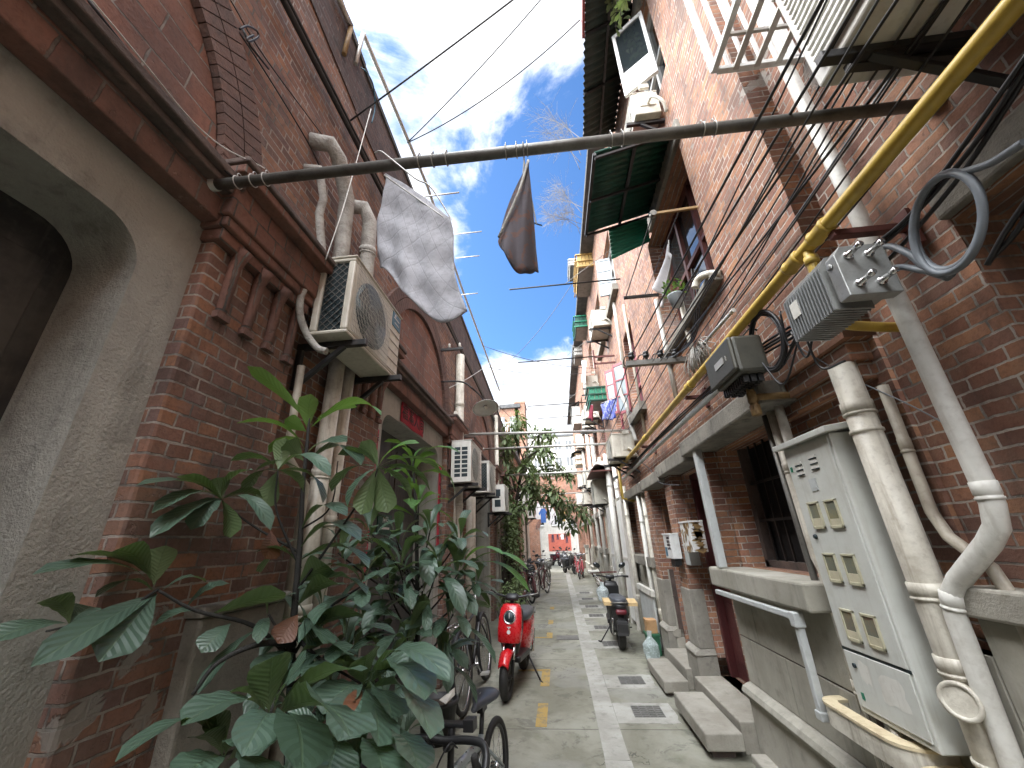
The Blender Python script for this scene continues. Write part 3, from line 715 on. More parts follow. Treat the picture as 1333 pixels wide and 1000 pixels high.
    if badge:
        b = B(); b.box(f * d, f * (d + .005), w * .5 - .17, w * .5 - .02, h * .74, h * .96); bg_ = b.build('badge', MT['blue_label'], a)
        b = B(); b.box(f * (d + .005), f * (d + .0065), w * .5 - .15, w * .5 - .05, h * .87, h * .885); b.box(f * (d + .005), f * (d + .0065), w * .5 - .13, w * .5 - .05, h * .80, h * .812)
        b.lathe((f * (d + .005), w * .5 - .125, h * .92), (f, 0, 0), [(0, .012), (.0012, .011)], 12); b.build('print', MT['pale_ink'], bg_)
    if bracket:
        for s in (-1, 1):
            y = s * w * .36; b = B()
            b.bar((f * -.12, y, -.022), (f * (d + .08), y, -.022), .034, .04); b.bar((f * -.10, y, -.02), (f * -.10, y, -.30), .034, .03); b.bar((f * -.10, y, -.28), (f * (d * .75), y, -.035), .028, .028)
            b.build('bracket', MT['black_steel'], a, bevel=.004)
    a.location = loc; a.rotation_euler.z = yaw
    return a
ac_unit((-1.37, 2.23, 2.66), 'large weathered air conditioner beside the quilted cloth with its side mesh showing', w=.76, h=.54, d=.235, badge=True)
ac_unit((-1.38, 5.57, 2.26), 'air conditioner with a grid of vent slots in its side on the left wall', 'ac_clean', w=.78, h=.56, d=.28, side='slots')
ac_unit((-1.36, 7.05, 2.29), 'middle air conditioner of the three beyond the bannered doorway', 'ac_clean', w=.74, h=.52, d=.26, side='mesh')
ac_unit((-1.38, 9.08, 2.11), 'air conditioner with two dark handles in its side before the vine', 'ac_clean', w=.74, h=.56, d=.28, side='handles')
# ================================================================ pipes on the left wall
def pipe(name, label, pts, r, mat, cat='pipe', group=None, collars=(), clamps=True, n=14, smooth=False, parent=None):
    pts = [V(p) for p in pts]
    b = B(); b.tube(bez(pts, 6) if smooth else pts, r, n)
    if parent is None:
        o = b.build(name, MT[mat], org=pts[-1].copy()); tag(o, label, cat, group)
    else: o = b.build(name, MT[mat], parent)
    if collars:
        for i, t in collars:
            c = B()
            p = pts[i].lerp(pts[i + 1], t); d = (pts[i + 1] - pts[i]).normalized()
            c.lathe(p, d, [(-.03, r * 1.01), (-.029, r * 1.10), (.012, r * 1.10), (.014, r * 1.03), (.02, r * 1.03), (.021, r * 1.13), (.03, r * 1.13), (.031, r * 1.01)], n)
            c.build('collar', MT[mat], o)
    return o
pipe('drain_pipe', 'thick cream drain pipe below the big air conditioner, nearer of the pair', [(-1.42, 2.27, 2.95), (-1.42, 2.27, .02)], .052, 'cream_pvc', group='cream pipes on the left wall', collars=[(0, .35), (0, .6)])
pipe('drain_pipe', 'thick cream drain pipe below the big air conditioner, farther of the pair', [(-1.42, 2.42, 3.0), (-1.42, 2.42, .02)], .048, 'cream_pvc', group='cream pipes on the left wall', collars=[(0, .45), (0, .75)])
pipe('drain_pipe', 'thin tan pipe bending below the big air conditioner bracket', [(-1.43, 1.93, 2.5), (-1.43, 1.95, 1.98), (-1.42, 2.10, 1.86), (-1.42, 2.14, 1.84), (-1.42, 2.15, .02)], .022, 'tan_pvc', group='cream pipes on the left wall')
pipe('drain_pipe', 'wrapped pipe with an elbow high on the left wall above the pole', [(-1.50, 1.70, 4.12), (-1.38, 1.74, 4.12), (-1.36, 1.82, 4.08), (-1.38, 2.02, 3.9), (-1.40, 2.08, 3.55), (-1.40, 2.1, 3.2)], .055, 'wrap_grey', group='wrapped pipes above the big air conditioner')
pipe('drain_pipe', 'fat wrapped pipe end bulging beside the quilted cloth', [(-1.50, 2.2, 4.05), (-1.37, 2.24, 4.05), (-1.34, 2.30, 3.96), (-1.35, 2.36, 3.5), (-1.38, 2.38, 3.12)], .058, 'wrap_grey', group='wrapped pipes above the big air conditioner', collars=[(2, .6)])
pipe('drain_pipe', 'slim kinked pipe running down to the big air conditioner', [(-1.50, 1.70, 3.86), (-1.41, 1.72, 3.86), (-1.40, 1.74, 3.78), (-1.40, 1.80, 3.68), (-1.41, 1.80, 3.55), (-1.42, 1.92, 3.3), (-1.42, 1.93, 3.05)], .026, 'wrap_grey', group='wrapped pipes above the big air conditioner')
pipe('hose', 'ribbed insulated hose looping behind the big air conditioner', [ax(436, 338, -1.40), ax(412, 364, -1.38), ax(395, 378, -1.38), ax(390, 405, -1.38), ax(398, 432, -1.36), ax(412, 452, -1.30), ax(425, 458, -1.24)], .020, 'wrap_grey', 'hose', smooth=True)
pipe('drain_pipe', 'tall cream pipe on the wall behind the street lamp', [(-1.42, 5.78, 4.45), (-1.42, 5.8, .02)], .07, 'cream_pvc', group='cream pipes on the left wall', collars=[(0, .2), (0, .55), (0, .8)])
pipe('drain_pipe', 'slim cream pipe beside the tall pipe behind the street lamp', [(-1.44, 5.62, 3.4), (-1.44, 5.64, .02)], .03, 'cream_pvc', group='cream pipes on the left wall')
pipe('drain_pipe', 'wide pale pipe below the middle air conditioner on the left', [(-1.40, 6.5, 2.2), (-1.40, 6.5, .02)], .10, 'tan_pvc', group='cream pipes on the left wall')
pipe('drain_pipe', 'grey pipe on the left wall past the last air conditioner', [(-1.40, 9.7, 4.6), (-1.40, 9.7, .02)], .05, 'cream_pvc', group='cream pipes on the left wall', collars=[(0, .5)])
# ================================================================ right row of houses
XR, XU, XN = 1.5, 1.38, 1.52          # lower wall, upper wall, wall nearest the viewer
def rplate(outer, holes, x0, th): return plate(outer, holes, th), YZ(x0 + th / 2)
def rect(y0, y1, z0, z1): return [(y0, z0), (y1, z0), (y1, z1), (y0, z1)]
def grille(h, y0, y1, z0, z1, x, mat='black_steel', n=6):
    b = B()
    for k in range(1, n): y = y0 + (y1 - y0) * k / n; b.bar((x, y, z0), (x, y, z1), .014)
    for q in (.33, .66): b.bar((x, y0, z0 + (z1 - z0) * q), (x, y1, z0 + (z1 - z0) * q), .012, .02)
    return b.build('grille', MT[mat], h)
def window(h, y0, y1, z0, z1, x, frame_mat='white_paint', nx=2, nz=2, glass='window_glass'):
    b = B(); b.box(x, x + .02, y0, y1, z0, z1); w = b.build('window', MT[glass], h)
    b = B(); t = .045
    for k in range(nx + 1):
        y = y0 + t / 2 + (y1 - y0 - t) * k / nx; b.box(x - .04, x + .01, y - t / 2, y + t / 2, z0, z1)
    for k in range(nz + 1):
        z = z0 + t / 2 + (z1 - z0 - t) * k / nz; b.box(x - .035, x + .008, y0, y1, z - t / 2, z + t / 2)
    b.build('frame', MT[frame_mat], w); return w
def stone_base(h, y0, y1, top=1.08, dx=0., dz=0.):
    b = B(); b.box(1.40 + dx, 1.62, y0, y1, 0, .30 + dz); b.build('plinth', MT['grey_stone'], h, bevel=.012)
    b = B(); b.prism([(x_ + dx, y0, z_ + dz) for x_, z_ in ((1.45, .30), (1.375, .315), (1.362, .345), (1.375, .375), (1.42, .395), (1.47, .40))], (0, y1 - y0, 0)); b.build('plinth_moulding', MT['grey_stone'], h)
    b = B(); z0 = .40 + dz; rows = [(z0, .75), (.76, top)]
    for i, (a, e) in enumerate(rows):
        n = max(1, round((y1 - y0) / .62)); L = (y1 - y0) / n; off = L / 2 * (i % 2)
        ys = [y0] + [y0 + off + k * L for k in range(1 if not off else 0, n) if 0.02 < off + k * L < y1 - y0 - .02] + [y1]
        for u, v in zip(ys, ys[1:]): b.box(1.435 + dx, 1.6, u + .003, v - .003, a, e)
    b.build('stone_panel', MT['grey_stone'], h, bevel=.004)
    b = B(); b.box(1.445 + dx, 1.62, y0, y1, .39 + dz, top); b.build('joint', MT['soot_moulding'], h)
HOUSES = []
h1 = thing('brick_house', 'brick house on the right carrying the grey meter cabinet and yellow pipe', 'house', (1.5, 1.5, 0), 'brick row houses on the right of the alley')
# wall nearest the viewer (a window with a heavy lintel, mostly out of frame)
b = B(); me, M = rplate(rect(-1.2, 1.74, 0, 8.3), [rect(.10, 1.27, 1.30, 2.54), rect(.15, 1.1, 3.2, 4.7)], XN, .3); b.add(me, M); b.build('wall', MT['orange_brick'], h1)
b = B(); b.box(1.485, 1.72, -.1, 1.28, 2.545, 2.68); b.build('lintel', MT['concrete'], h1, bevel=.012)
b = B(); b.box(1.40, 1.80, -.1, 1.74, 1.20, 1.298); b.build('sill', MT['kerb_stone'], h1, bevel=.01)
window(h1, .10, 1.27, 1.30, 2.54, 1.78, 'maroon_door'); window(h1, .15, 1.1, 3.2, 4.7, 1.76)
stone_base(h1, -1.2, 1.74, 1.195)
# recess of the pipes, lower wall with the barred window and the maroon door
def lower(h, y0, y1, holes, z1=2.32):
    b = B(); me, M = rplate(rect(y0, y1, 0, z1), holes, XR, .3); b.add(me, M); return b.build('wall', MT['orange_brick'], h)
lower(h1, 1.74, 5.18, [rect(2.62, 3.72, 1.24, 2.20), rect(4.14, 4.84, .2, 2.15)])
stone_base(h1, 1.74, 2.44); stone_base(h1, 2.44, 3.78, 1.10, -.06, .05)
b = B(); b.box(1.265, 1.52, 2.46, 3.86, 1.10, 1.243); b.build('sill', MT['grey_stone'], h1, bevel=.014)
b = B(); b.box(1.25, 1.60, 2.30, 3.95, 2.205, 2.345); b.build('lintel', MT['concrete'], h1, bevel=.014)
b = B(); b.box(1.38, 1.5, 3.722, 3.99, 1.242, 2.2); b.box(1.78, 1.82, 2.6, 3.74, 1.2, 2.25); b.build('jamb', MT['orange_brick'], h1, bevel=.008)
b = B(); b.box(1.775, 1.78, 2.63, 3.71, 1.24, 2.2); b.build('dark_interior', MT['dark_void'], h1)
b = B()
for y in (2.64, 3.68): b.box(1.68, 1.74, y - .02, y + .04, 1.24, 2.2)
b.box(1.68, 1.74, 2.62, 3.72, 1.24, 1.29); b.build('window_frame', MT['soot_moulding'], h1)
grille(h1, 2.66, 3.68, 1.29, 2.2, 1.70, n=8)
def maroon_door(h, y0, y1, z0=.2, z1=2.15, x=1.62):
    b = B(); b.box(x + .03, x + .07, y0 + .05, y1 - .05, z0, z1); 
    for a, e in ((z0 + .15, .85), (.97, 1.5), (1.6, z1 - .1)): b.box(x + .02, x + .035, y0 + .16, y1 - .16, a, e)
    d = b.build('door', MT['maroon_door'], h, bevel=.006)
    b = B(); b.box(x - .04, x + .06, y0, y0 + .06, z0, z1); b.box(x - .04, x + .06, y1 - .06, y1, z0, z1); b.box(x - .04, x + .06, y0, y1, z1 - .06, z1); b.build('door_frame', MT['maroon_door'], h, bevel=.006)
    b = B(); b.ball((x + .0, y1 - .14, 1.05), .022); b.build('handle', MT['grey_steel'], d)
maroon_door(h1, 4.14, 4.84)
b = B(); b.box(1.24, 1.62, 3.785, 4.84, .0, .20); b.build('threshold', MT['kerb_stone'], h1, bevel=.01)
b = B(); b.box(1.28, 1.60, 3.97, 5.16, 2.17, 2.315); b.build('door_lintel', MT['concrete'], h1, bevel=.012)
def pier(h, y0, y1):
    b = B(); b.box(1.345, 1.6, y0, y1, .42, .96); b.box(1.30, 1.6, y0 - .02, y1 + .02, 0, .36); b.prism([(1.60, y0 - .02, .36), (1.29, y0 - .03, .36), (1.285, y0 - .03, .385), (1.30, y0 - .02, .40), (1.34, y0, .42), (1.6, y0, .42)], (0, y1 - y0 + .03, 0))
    b.build('stone_pier', MT['stone_pier'], h, bevel=.01)
    b = B(); b.box(1.36, 1.6, y0 + .01, y1 - .01, .961, 2.19); b.build('brick_pier', MT['orange_brick'], h, bevel=.006)
pier(h1, 4.86, 5.18)
# corbelled upper wall
up = [rect(2.66, 4.02, 3.36, 4.86), rect(2.5, 3.3, 5.75, 7.1)]
b = B(); me, M = rplate(rect(1.74, 5.18, 2.321, 8.3), up, XU, .3); b.add(me, M); b.build('upper_wall', MT['orange_brick'], h1)
b = B(); b.box(1.40, 1.56, 1.78, 2.62, 2.22, 2.32); b.box(1.44, 1.56, 1.80, 2.60, 2.13, 2.219); b.build('corbel', MT['orange_brick'], h1, bevel=.008)
window(h1, 2.66, 4.02, 3.36, 4.86, 1.60, 'red_oxide', 3, 2); window(h1, 2.5, 3.3, 5.75, 7.1, 1.52, 'white_paint', 2, 2)
b = B(); b.box(1.29, 1.6, 2.58, 4.1, 3.28, 3.358); b.build('upper_sill', MT['concrete'], h1, bevel=.012)
b = B(); b.box(1.34, 1.5, 2.55, 3.8, 4.87, 5.06); b.build('upper_lintel', MT['concrete'], h1, bevel=.012); b = B(); b.box(1.33, 1.5, 2.3, 3.5, 7.11, 7.3); b.build('upper_lintel', MT['concrete'], h1, bevel=.012)
b = B(); b.box(1.0, 7.5, -1.2, 5.18, 8.3, 8.42); b.box(7.3, 7.5, -1.2, 5.18, 0, 8.3); b.box(1.9, 7.3, -1.19, -1.0, 0, 8.3); b.build('roof', MT['roof_tile_grey'], h1)
# ---- the next houses
def right_house(y0, y1, label, doors, wins, piers, upw, zt=8.2, mat='orange_brick', base='grey_stone', lint=True, xu=XU):
    h = thing('brick_house', label, 'house', (1.5, (y0 + y1) / 2, 0), 'brick row houses on the right of the alley'); HOUSES.append((y0, y1, h))
    holes = [rect(a, e, .2, 2.12) for a, e in doors] + [rect(a, e, 1.22, 2.12) for a, e in wins]
    b = B(); me, M = rplate(rect(y0, y1, 0, 2.32), holes, XR, .3); b.add(me, M); b.build('wall', MT[mat], h)
    b = B(); me, M = rplate(rect(y0, y1, 2.321, zt), [rect(*w) for w in upw], xu, .3); b.add(me, M); b.build('upper_wall', MT[mat], h)
    for a, e in doors:
        maroon_door(h, a, e, .2, 2.12); b = B(); b.box(1.24, 1.62, a - .1, e + .02, 0, .19); b.build('threshold', MT['kerb_stone'], h, bevel=.01)
    for a, e in wins:
        b = B(); b.box(1.30, 1.52, a - .12, e + .12, 1.08, 1.22); b.build('sill', MT['concrete'], h, bevel=.01)
        b = B(); b.box(1.74, 1.78, a, e, 1.2, 2.14); w = b.build('window', MT['dark_void'], h); grille(h, a + .02, e - .02, 1.22, 2.12, 1.68, n=6)
    for a, e in doors + wins:
        if lint:
            b = B(); b.box(1.27, 1.60, a - .16, e + .16, 2.125, 2.27); b.build('lintel', MT['concrete'], h, bevel=.012)
    for a, e in piers: pier(h, a, e)
    cur = y0
    for a, e in sorted(doors) + [(y1, y1)]:
        if a - cur > .4: stone_base(h, cur, a - .02)
        cur = e + .02
    for (a, e, z0, z1) in upw:
        window(h, a, e, z0, z1, xu + .14, 'pink_frame' if z0 < 5 else 'white_paint', 2, 3)
        b = B(); b.box(xu - .10, xu + .1, a - .1, e + .1, z0 - .12, z0); b.build('upper_sill', MT['concrete'], h)
    b = B(); b.box(xu - .3, 7.5, y0, y1, zt, zt + .12); b.box(7.3, 7.5, y0, y1, 0, zt); b.box(xu + .31, 7.3, y1 - .1, y1 - .002, 2.3, zt); b.build('roof', MT['roof_tile_grey'], h)
    return h
right_house(5.18, 9.3, 'brick house on the right with the two stone door piers behind the black scooter', [(5.22, 5.94)], [(6.45, 7.55), (8.1, 8.9)], [(6.0, 6.36)], [(5.5, 6.2, 3.3, 4.7), (7.2, 8.0, 3.3, 4.7), (6.0, 6.9, 5.7, 7.0), (8.0, 8.8, 5.7, 7)])
right_house(9.3, 13.4, 'brick house on the right beside the triangular wall bracket', [(11.2, 12.0)], [(9.8, 10.6), (12.3, 13.)], [], [(9.8, 10.6, 3.3, 4.7), (11.6, 12.4, 3.3, 4.7), (10.4, 11.2, 5.6, 7.0)], 8.1, 'orange_brick')
right_house(13.4, 18.6, 'tall brick house on the right behind the red bicycles', [(15.0, 15.8)], [(13.8, 14.5), (16.6, 17.4)], [], [(14, 14.8, 3.3, 4.7), (16.4, 17.2, 3.3, 4.7), (15.2, 16., 5.6, 7.0)], 8.3, 'far_brick')
right_house(18.6, 23.9, 'brick house on the right just before the archway', [(20, 20.8)], [(21.6, 22.4)], [], [(19.4, 20.2, 3.3, 4.7), (21.8, 22.6, 3.3, 4.7)], 8.2, 'far_brick')
right_house(-6, -1.2, 'brick house just behind the viewer on the right', [(-3, -2.2)], [(-5, -4)], [], [(-4, -3, 3.3, 4.7)], 8.3)
right_house(-10, -6, 'brick house farthest behind the viewer on the right', [(-8, -7.2)], [], [], [(-9, -8, 3.3, 4.7)], 8.3)
h = thing('brick_house', 'brick house closing the alley behind the viewer', 'house', (0, -9.9, 0)); b = B(); b.box(-1.5, 1.5, -10.2, -9.9, 0, 6); b.build('wall', MT['far_brick'], h)
# ---- steps
def slab(x0, x1, y0, y1, z0, z1, label):
    b = B(); n = 6
    b.box(x0, x1, y0, y1, z0, z1); o = b.build('step_slab', MT['kerb_stone'], org=V(((x0 + x1) / 2, (y0 + y1) / 2, 0)), bevel=.012); tag(o, label, 'step', 'stone step slabs before the right hand doors')
slab(.95, 1.215, 3.69, 4.53, .055, .165, 'long stone step slab nearest the viewer with a dark gap below its end')
slab(.955, 1.20, 4.92, 5.75, .03, .135, 'shorter stone step slab beside the clear plastic bag')
b = B(); b.box(1.0, 1.16, 3.76, 4.46, 0, .056); b.box(1.0, 1.16, 4.98, 5.7, 0, .031); tag(b.build('step_footing', MT['soot_moulding'], org=V((1.1, 4.5, 0))), 'dark rubble bedding under the two stone step slabs', 'footing')
b = B(); b.box(1.24, 1.40, -1, 3.70, -.02, .05); o = b.build('gutter_kerb', MT['kerb_stone'], bevel=.01, org=V((1.3, 1.5, 0))); tag(o, 'low stone gutter kerb at the foot of the right wall', 'kerb')
# ================================================================ meter cabinet and pipes by it
mb = thing('meter_cabinet', 'tall grey metal meter cabinet with six small windows on the right wall', 'cabinet', (1.4, 2.16, .72))
b = B(); b.box(1.315, 1.5, 1.955, 2.36, .73, 1.93); b.build('body', MT['cabinet_grey'], mb, bevel=.006)
b = B(); b.prism([(1.275, 1.915, 1.925), (1.5, 1.915, 1.955), (1.5, 1.915, 1.985), (1.275, 1.915, 1.955)], (0, .475, 0)); b.build('top_hood', MT['cabinet_grey'], mb, bevel=.004)
b = B(); b.box(1.308, 1.316, 1.972, 2.345, .985, 1.915); dr = b.build('door', MT['cabinet_grey'], mb, bevel=.003)
b = B(); b.box(1.308, 1.316, 1.972, 2.345, .755, .972); d2 = b.build('lower_door', MT['cabinet_grey'], mb, bevel=.003)
b = B(); b.box(1.312, 1.318, 1.960, 2.356, .972, .985); b.build('door_gap', MT['coil_dark'], mb)
for i, z in enumerate((1.57, 1.33, 1.09)):
    for y in (2.225, 2.09):
        b = B(); y0, y1, z0, z1 = y - .045, y + .045, z - .065, z + .065
        for a in (rect(y0, y1, z0, z0 + .014), rect(y0, y1, z1 - .01, z1), rect(y0, y0 + .010, z0, z1), rect(y1 - .010, y1, z0, z1)):
            b.box(1.299, 1.309, a[0][0], a[1][0], a[0][1], a[2][1])
        w = b.build('window', MT['lens_frame'], mb, bevel=.002)
        b = B(); b.box(1.304, 1.3085, y0 + .008, y1 - .008, z0 + .012, z1 - .008); b.build('pane', MT['window_lens'], w)
        b = B(); b.box(1.3025, 1.3045, y0 + .012, y1 - .012, z0 + .014, z0 + .042 + .01 * random.random()); b.build('meter', MT['meter_face'], w)
b = B()
for y in (2.245, 2.115):
    for k in range(3): b.box(1.302, 1.309, y - .028, y + .028, 1.775 + k * .026 + (.012 if y < 2.2 else 0), 1.789 + k * .026 + (.012 if y < 2.2 else 0))
b.build('louvre', MT['white_pvc'], mb)
b = B()
for y in (2.245, 2.115):
    for k in range(3): b.box(1.3015, 1.3075, y - .028, y + .028, 1.770 + k * .026 + (.012 if y < 2.2 else 0), 1.7755 + k * .026 + (.012 if y < 2.2 else 0))
b.build('louvre_slot', MT['coil_dark'], mb)
b = B(); b.box(1.305, 1.309, 2.145, 2.20, 1.685, 1.745); b.box(1.304, 1.3055, 2.15, 2.195, 1.70, 1.71); b.build('plate', MT['grey_pvc'], mb)
b = B(); b.lathe((1.309, 2.285, 1.47), (-1, 0, 0), [(0, .012), (.008, .012), (.012, .009)], 12); b.lathe((1.309, 2.29, .92), (-1, 0, 0), [(0, .010), (.008, .010)], 12); b.build('lock', MT['coil_dark'], mb)
for y_, z_ in ((2.31, 1.80), (2.29, .79)): b = B(); b.box(1.305, 1.309, y_, y_ + .016, z_, z_ + .026); b.build('emblem', MT['green_tin_bright'], mb)
RP = 'pipes and trunking on the right wall'
bp = pipe('drain_pipe', 'fat cream drain pipe standing right beside the meter cabinet', [(1.40, 1.845, 2.22), (1.40, 1.845, 1.25), (1.40, 1.845, .02)], .056, 'cream_pvc', group=RP, collars=[(0, .22), (0, .98), (1, .18)])
b = B(); b.lathe((1.40, 1.845, .93), (-.85, -.5, .1), [(.0, .05), (.062, .05), (.063, .058), (.085, .058), (.086, .046), (.080, .044)], 22); b.build('cleanout_cap', MT['cream_pvc'], bp)
for z in (1.90, 1.0, .75, .40): b = B(); b.lathe((1.40, 1.845, z), (0, 0, 1), [(-.008, .057), (-.006, .0615), (.006, .0615), (.008, .057)], 22); b.build('ring', MT['cream_pvc'], bp)
pipe('drain_pipe', 'white pipe kinking outward at two elbows near the right wall corner', [(1.44, 1.49, 5.2), (1.44, 1.49, 3.0), (1.43, 1.50, 1.56), (1.425, 1.515, 1.49), (1.42, 1.56, 1.44), (1.40, 1.70, 1.32), (1.395, 1.745, 1.27), (1.39, 1.76, 1.20), (1.39, 1.78, .60), (1.39, 1.80, .02)], .032, 'white_pvc', group=RP, collars=[(1, .97), (6, .3)])
pipe('drain_pipe', 'thin dirty pipe behind the white kinked pipe on the right', [(1.47, 1.76, 2.08), (1.47, 1.78, 1.55), (1.46, 1.74, 1.46), (1.45, 1.62, 1.36), (1.45, 1.60, 1.28), (1.46, 1.60, .02)], .021, 'tan_pvc', group=RP, collars=[(0, .5)])
pipe('drain_pipe', 'slim cream pipe between the barred window and the meter cabinet', [(1.40, 2.52, 2.45), (1.40, 2.50, 1.36), (1.40, 2.47, 1.30), (1.40, 2.46, .02)], .028, 'cream_pvc', group=RP, collars=[(0, .55), (2, .4)])
pipe('drain_pipe', 'cream pipe ending in a low elbow under the meter cabinet', [(1.385, 2.40, 2.3), (1.385, 2.395, .98), (1.38, 2.385, .86), (1.37, 2.34, .79), (1.37, 2.26, .765), (1.37, 2.14, .75)], .026, 'cream_pvc', group=RP, collars=[(1, .1), (3, .6)])
pipe('conduit', 'dark grey steel conduit left of the slim cream pipe', [(1.40, 2.60, 2.3), (1.40, 2.58, 1.34), (1.40, 2.55, .02)], .018, 'grey_steel', group=RP)
def trough(pts, label, w=.05, h=.085):
    o = thing('pipe_guard', label, 'pipe guard', V((1.4, pts[0][1], pts[0][2])), 'curved cream pipe guards below the meter cabinet')
    path = bez(pts, 6)
    for nm, mat, a, e, ww in (('rim', 'cream_stain', 0, .012, w + .012), ('band', 'cream_pvc', -h, 0, w)):
        b = B(); n = len(path); L = []; Rr = []
        for i, p in enumerate(path):
            t = (path[min(i + 1, n - 1)] - path[max(i - 1, 0)]); t.z = 0; t.normalize(); s = V((-t.y, t.x, 0)); L.append(p + s * ww / 2); Rr.append(p - s * ww / 2)
        for i in range(n - 1):
            b.hexa([L[i] + V((0, 0, a)), Rr[i] + V((0, 0, a)), Rr[i + 1] + V((0, 0, a)), L[i + 1] + V((0, 0, a))], [L[i] + V((0, 0, e)), Rr[i] + V((0, 0, e)), Rr[i + 1] + V((0, 0, e)), L[i + 1] + V((0, 0, e))])
        bmesh.ops.remove_doubles(b.bm, verts=b.bm.verts, dist=.0005)
        b.build(nm, MT[mat], o)
trough([(1.44, 2.58, .70), (1.33, 2.58, .70), (1.285, 2.54, .70), (1.28, 2.44, .70), (1.28, 2.22, .70), (1.29, 2.12, .70), (1.34, 2.08, .70), (1.44, 2.07, .70)], 'curved cream pipe guard wrapping the elbow below the meter cabinet')
trough([(1.44, 2.02, .655), (1.31, 2.01, .655), (1.27, 1.97, .655), (1.265, 1.88, .655), (1.265, 1.66, .655), (1.28, 1.60, .655), (1.44, 1.59, .655)], 'curved cream pipe guard around the foot of the fat drain pipe')
pipe('drain_pipe', 'short cream pipe stub below the curved guard', [(1.36, 2.2, .72), (1.36, 2.2, .02)], .038, 'cream_pvc', group=RP)
b = B(); b.bar((1.275, 3.78, 1.06), (1.275, 2.66, 1.06), .038, .034); b.box(1.25, 1.305, 2.605, 2.665, 1.01, 1.085); b.bar((1.28, 2.635, 1.02), (1.28, 2.635, .62), .038, .038); b.box(1.255, 1.31, 2.607, 2.663, .60, .64)
o = b.build('trunking', MT['tan_pvc' if 0 else 'grey_pvc'], org=V((1.4, 3.3, 1)), bevel=.006); tag(o, 'pale grey square trunking running under the barred window sill', 'trunking', RP)
b = B(); b.bar((1.30, 3.64, 2.21), (1.29, 3.60, 1.25), .07, .06, (1, 0, 0)); o = b.build('trunking', MT['grey_pvc'], org=V((1.34, 3.73, 1)), bevel=.006); tag(o, 'pale square downpipe on the far side of the barred window', 'trunking', RP)
# boxes at the doors
def wallbox(x0, x1, y0, y1, z0, z1, mat, name, label, cat):
    t = thing(name, label, cat, ((x0 + x1) / 2, (y0 + y1) / 2, z0)); b = B(); b.box(x0, x1, y0, y1, z0, z1); b.build('case', MT[mat], t, bevel=.006)
    b = B(); b.box(x0 - .008, x1, y0 - .006, y1 + .006, z1 - .012, z1 + .006); b.build('lid', MT[mat], t, bevel=.003); return t
t = wallbox(1.245, 1.345, 4.86, 5.16, 1.26, 1.52, 'white_paint', 'meter_box', 'white meter box with rows of dark print and a blue picture', 'box')
b = B()
for j, s in enumerate(('请勿触碰', '注意安全', '有电危险', '禁止攀登')):
    b.add(text_mesh(s, .032), basis((1.2432, 4.955, 1.475 - .037 * j), (0, -1, 0), (0, 0, 1)))
b.build('lettering', MT['ink'], t)
b = B(); b.box(1.2415, 1.246, 5.05, 5.13, 1.285, 1.38); b.build('picture', MT['blue_label'], t)
b = B(); b.box(1.27, 1.34, 4.90, 5.0, 1.19, 1.26); b.box(1.29, 1.34, 5.04, 5.14, 1.17, 1.255); b.build('terminal', MT['black_plastic'], t)
b = B()
def smear(y0, y1, z0, z1, n=18):
    pts = []
    for i in range(n):
        a = 2 * PI * i / n; k = .75 + .3 * random.random(); pts.append((1.3072, (y0 + y1) / 2 + (y1 - y0) / 2 * k * max(-1, min(1, 1.3 * math.cos(a))), (z0 + z1) / 2 + (z1 - z0) / 2 * k * max(-1, min(1, 1.3 * math.sin(a)))))
    b.poly(pts)
smear(2.02, 2.16, .82, .93); smear(2.20, 2.27, .86, .95); smear(2.10, 2.14, .99, 1.02)
b.build('paper_residue', MT['white_pvc'], mb)
t = wallbox(1.32, 1.46, 4.34, 4.66, 1.34, 1.63, 'white_paint', 'fuse_box', 'white metal fuse box eaten by rust beside the maroon door', 'box')
b = B()
for k in range(26):
    a = random.random(); y, z = 4.36 + .28 * random.random(), 1.36 + .25 * random.random() ** 1.6; r = .008 + .024 * random.random()
    b.poly([(1.3195 - .00025 * k, y + r * (0.6 + .6 * random.random()) * math.cos(q), z + 1.6 * r * (0.6 + .6 * random.random()) * math.sin(q)) for q in [2 * PI * i / 9 for i in range(9)]])
    if k % 2: b.poly([(1.33 + .12 * random.random() + r * (0.6 + .6 * random.random()) * math.cos(q), 4.3395 - .00025 * k, z + 1.4 * r * (.6 + .6 * random.random()) * math.sin(q)) for q in [2 * PI * i / 9 for i in range(9)]])
b.build('rust_patch', MT['rusty_pipe'], t)
t = wallbox(1.30, 1.36, 4.87, 4.97, 1.16, 1.34, 'grey_pvc', 'junction_box', 'small grey junction box on the brick pier', 'box') if 0 else wallbox(1.37, 1.48, 4.70, 4.855, 1.20, 1.40, 'grey_pvc', 'junction_box', 'small grey junction box on the brick pier', 'box')
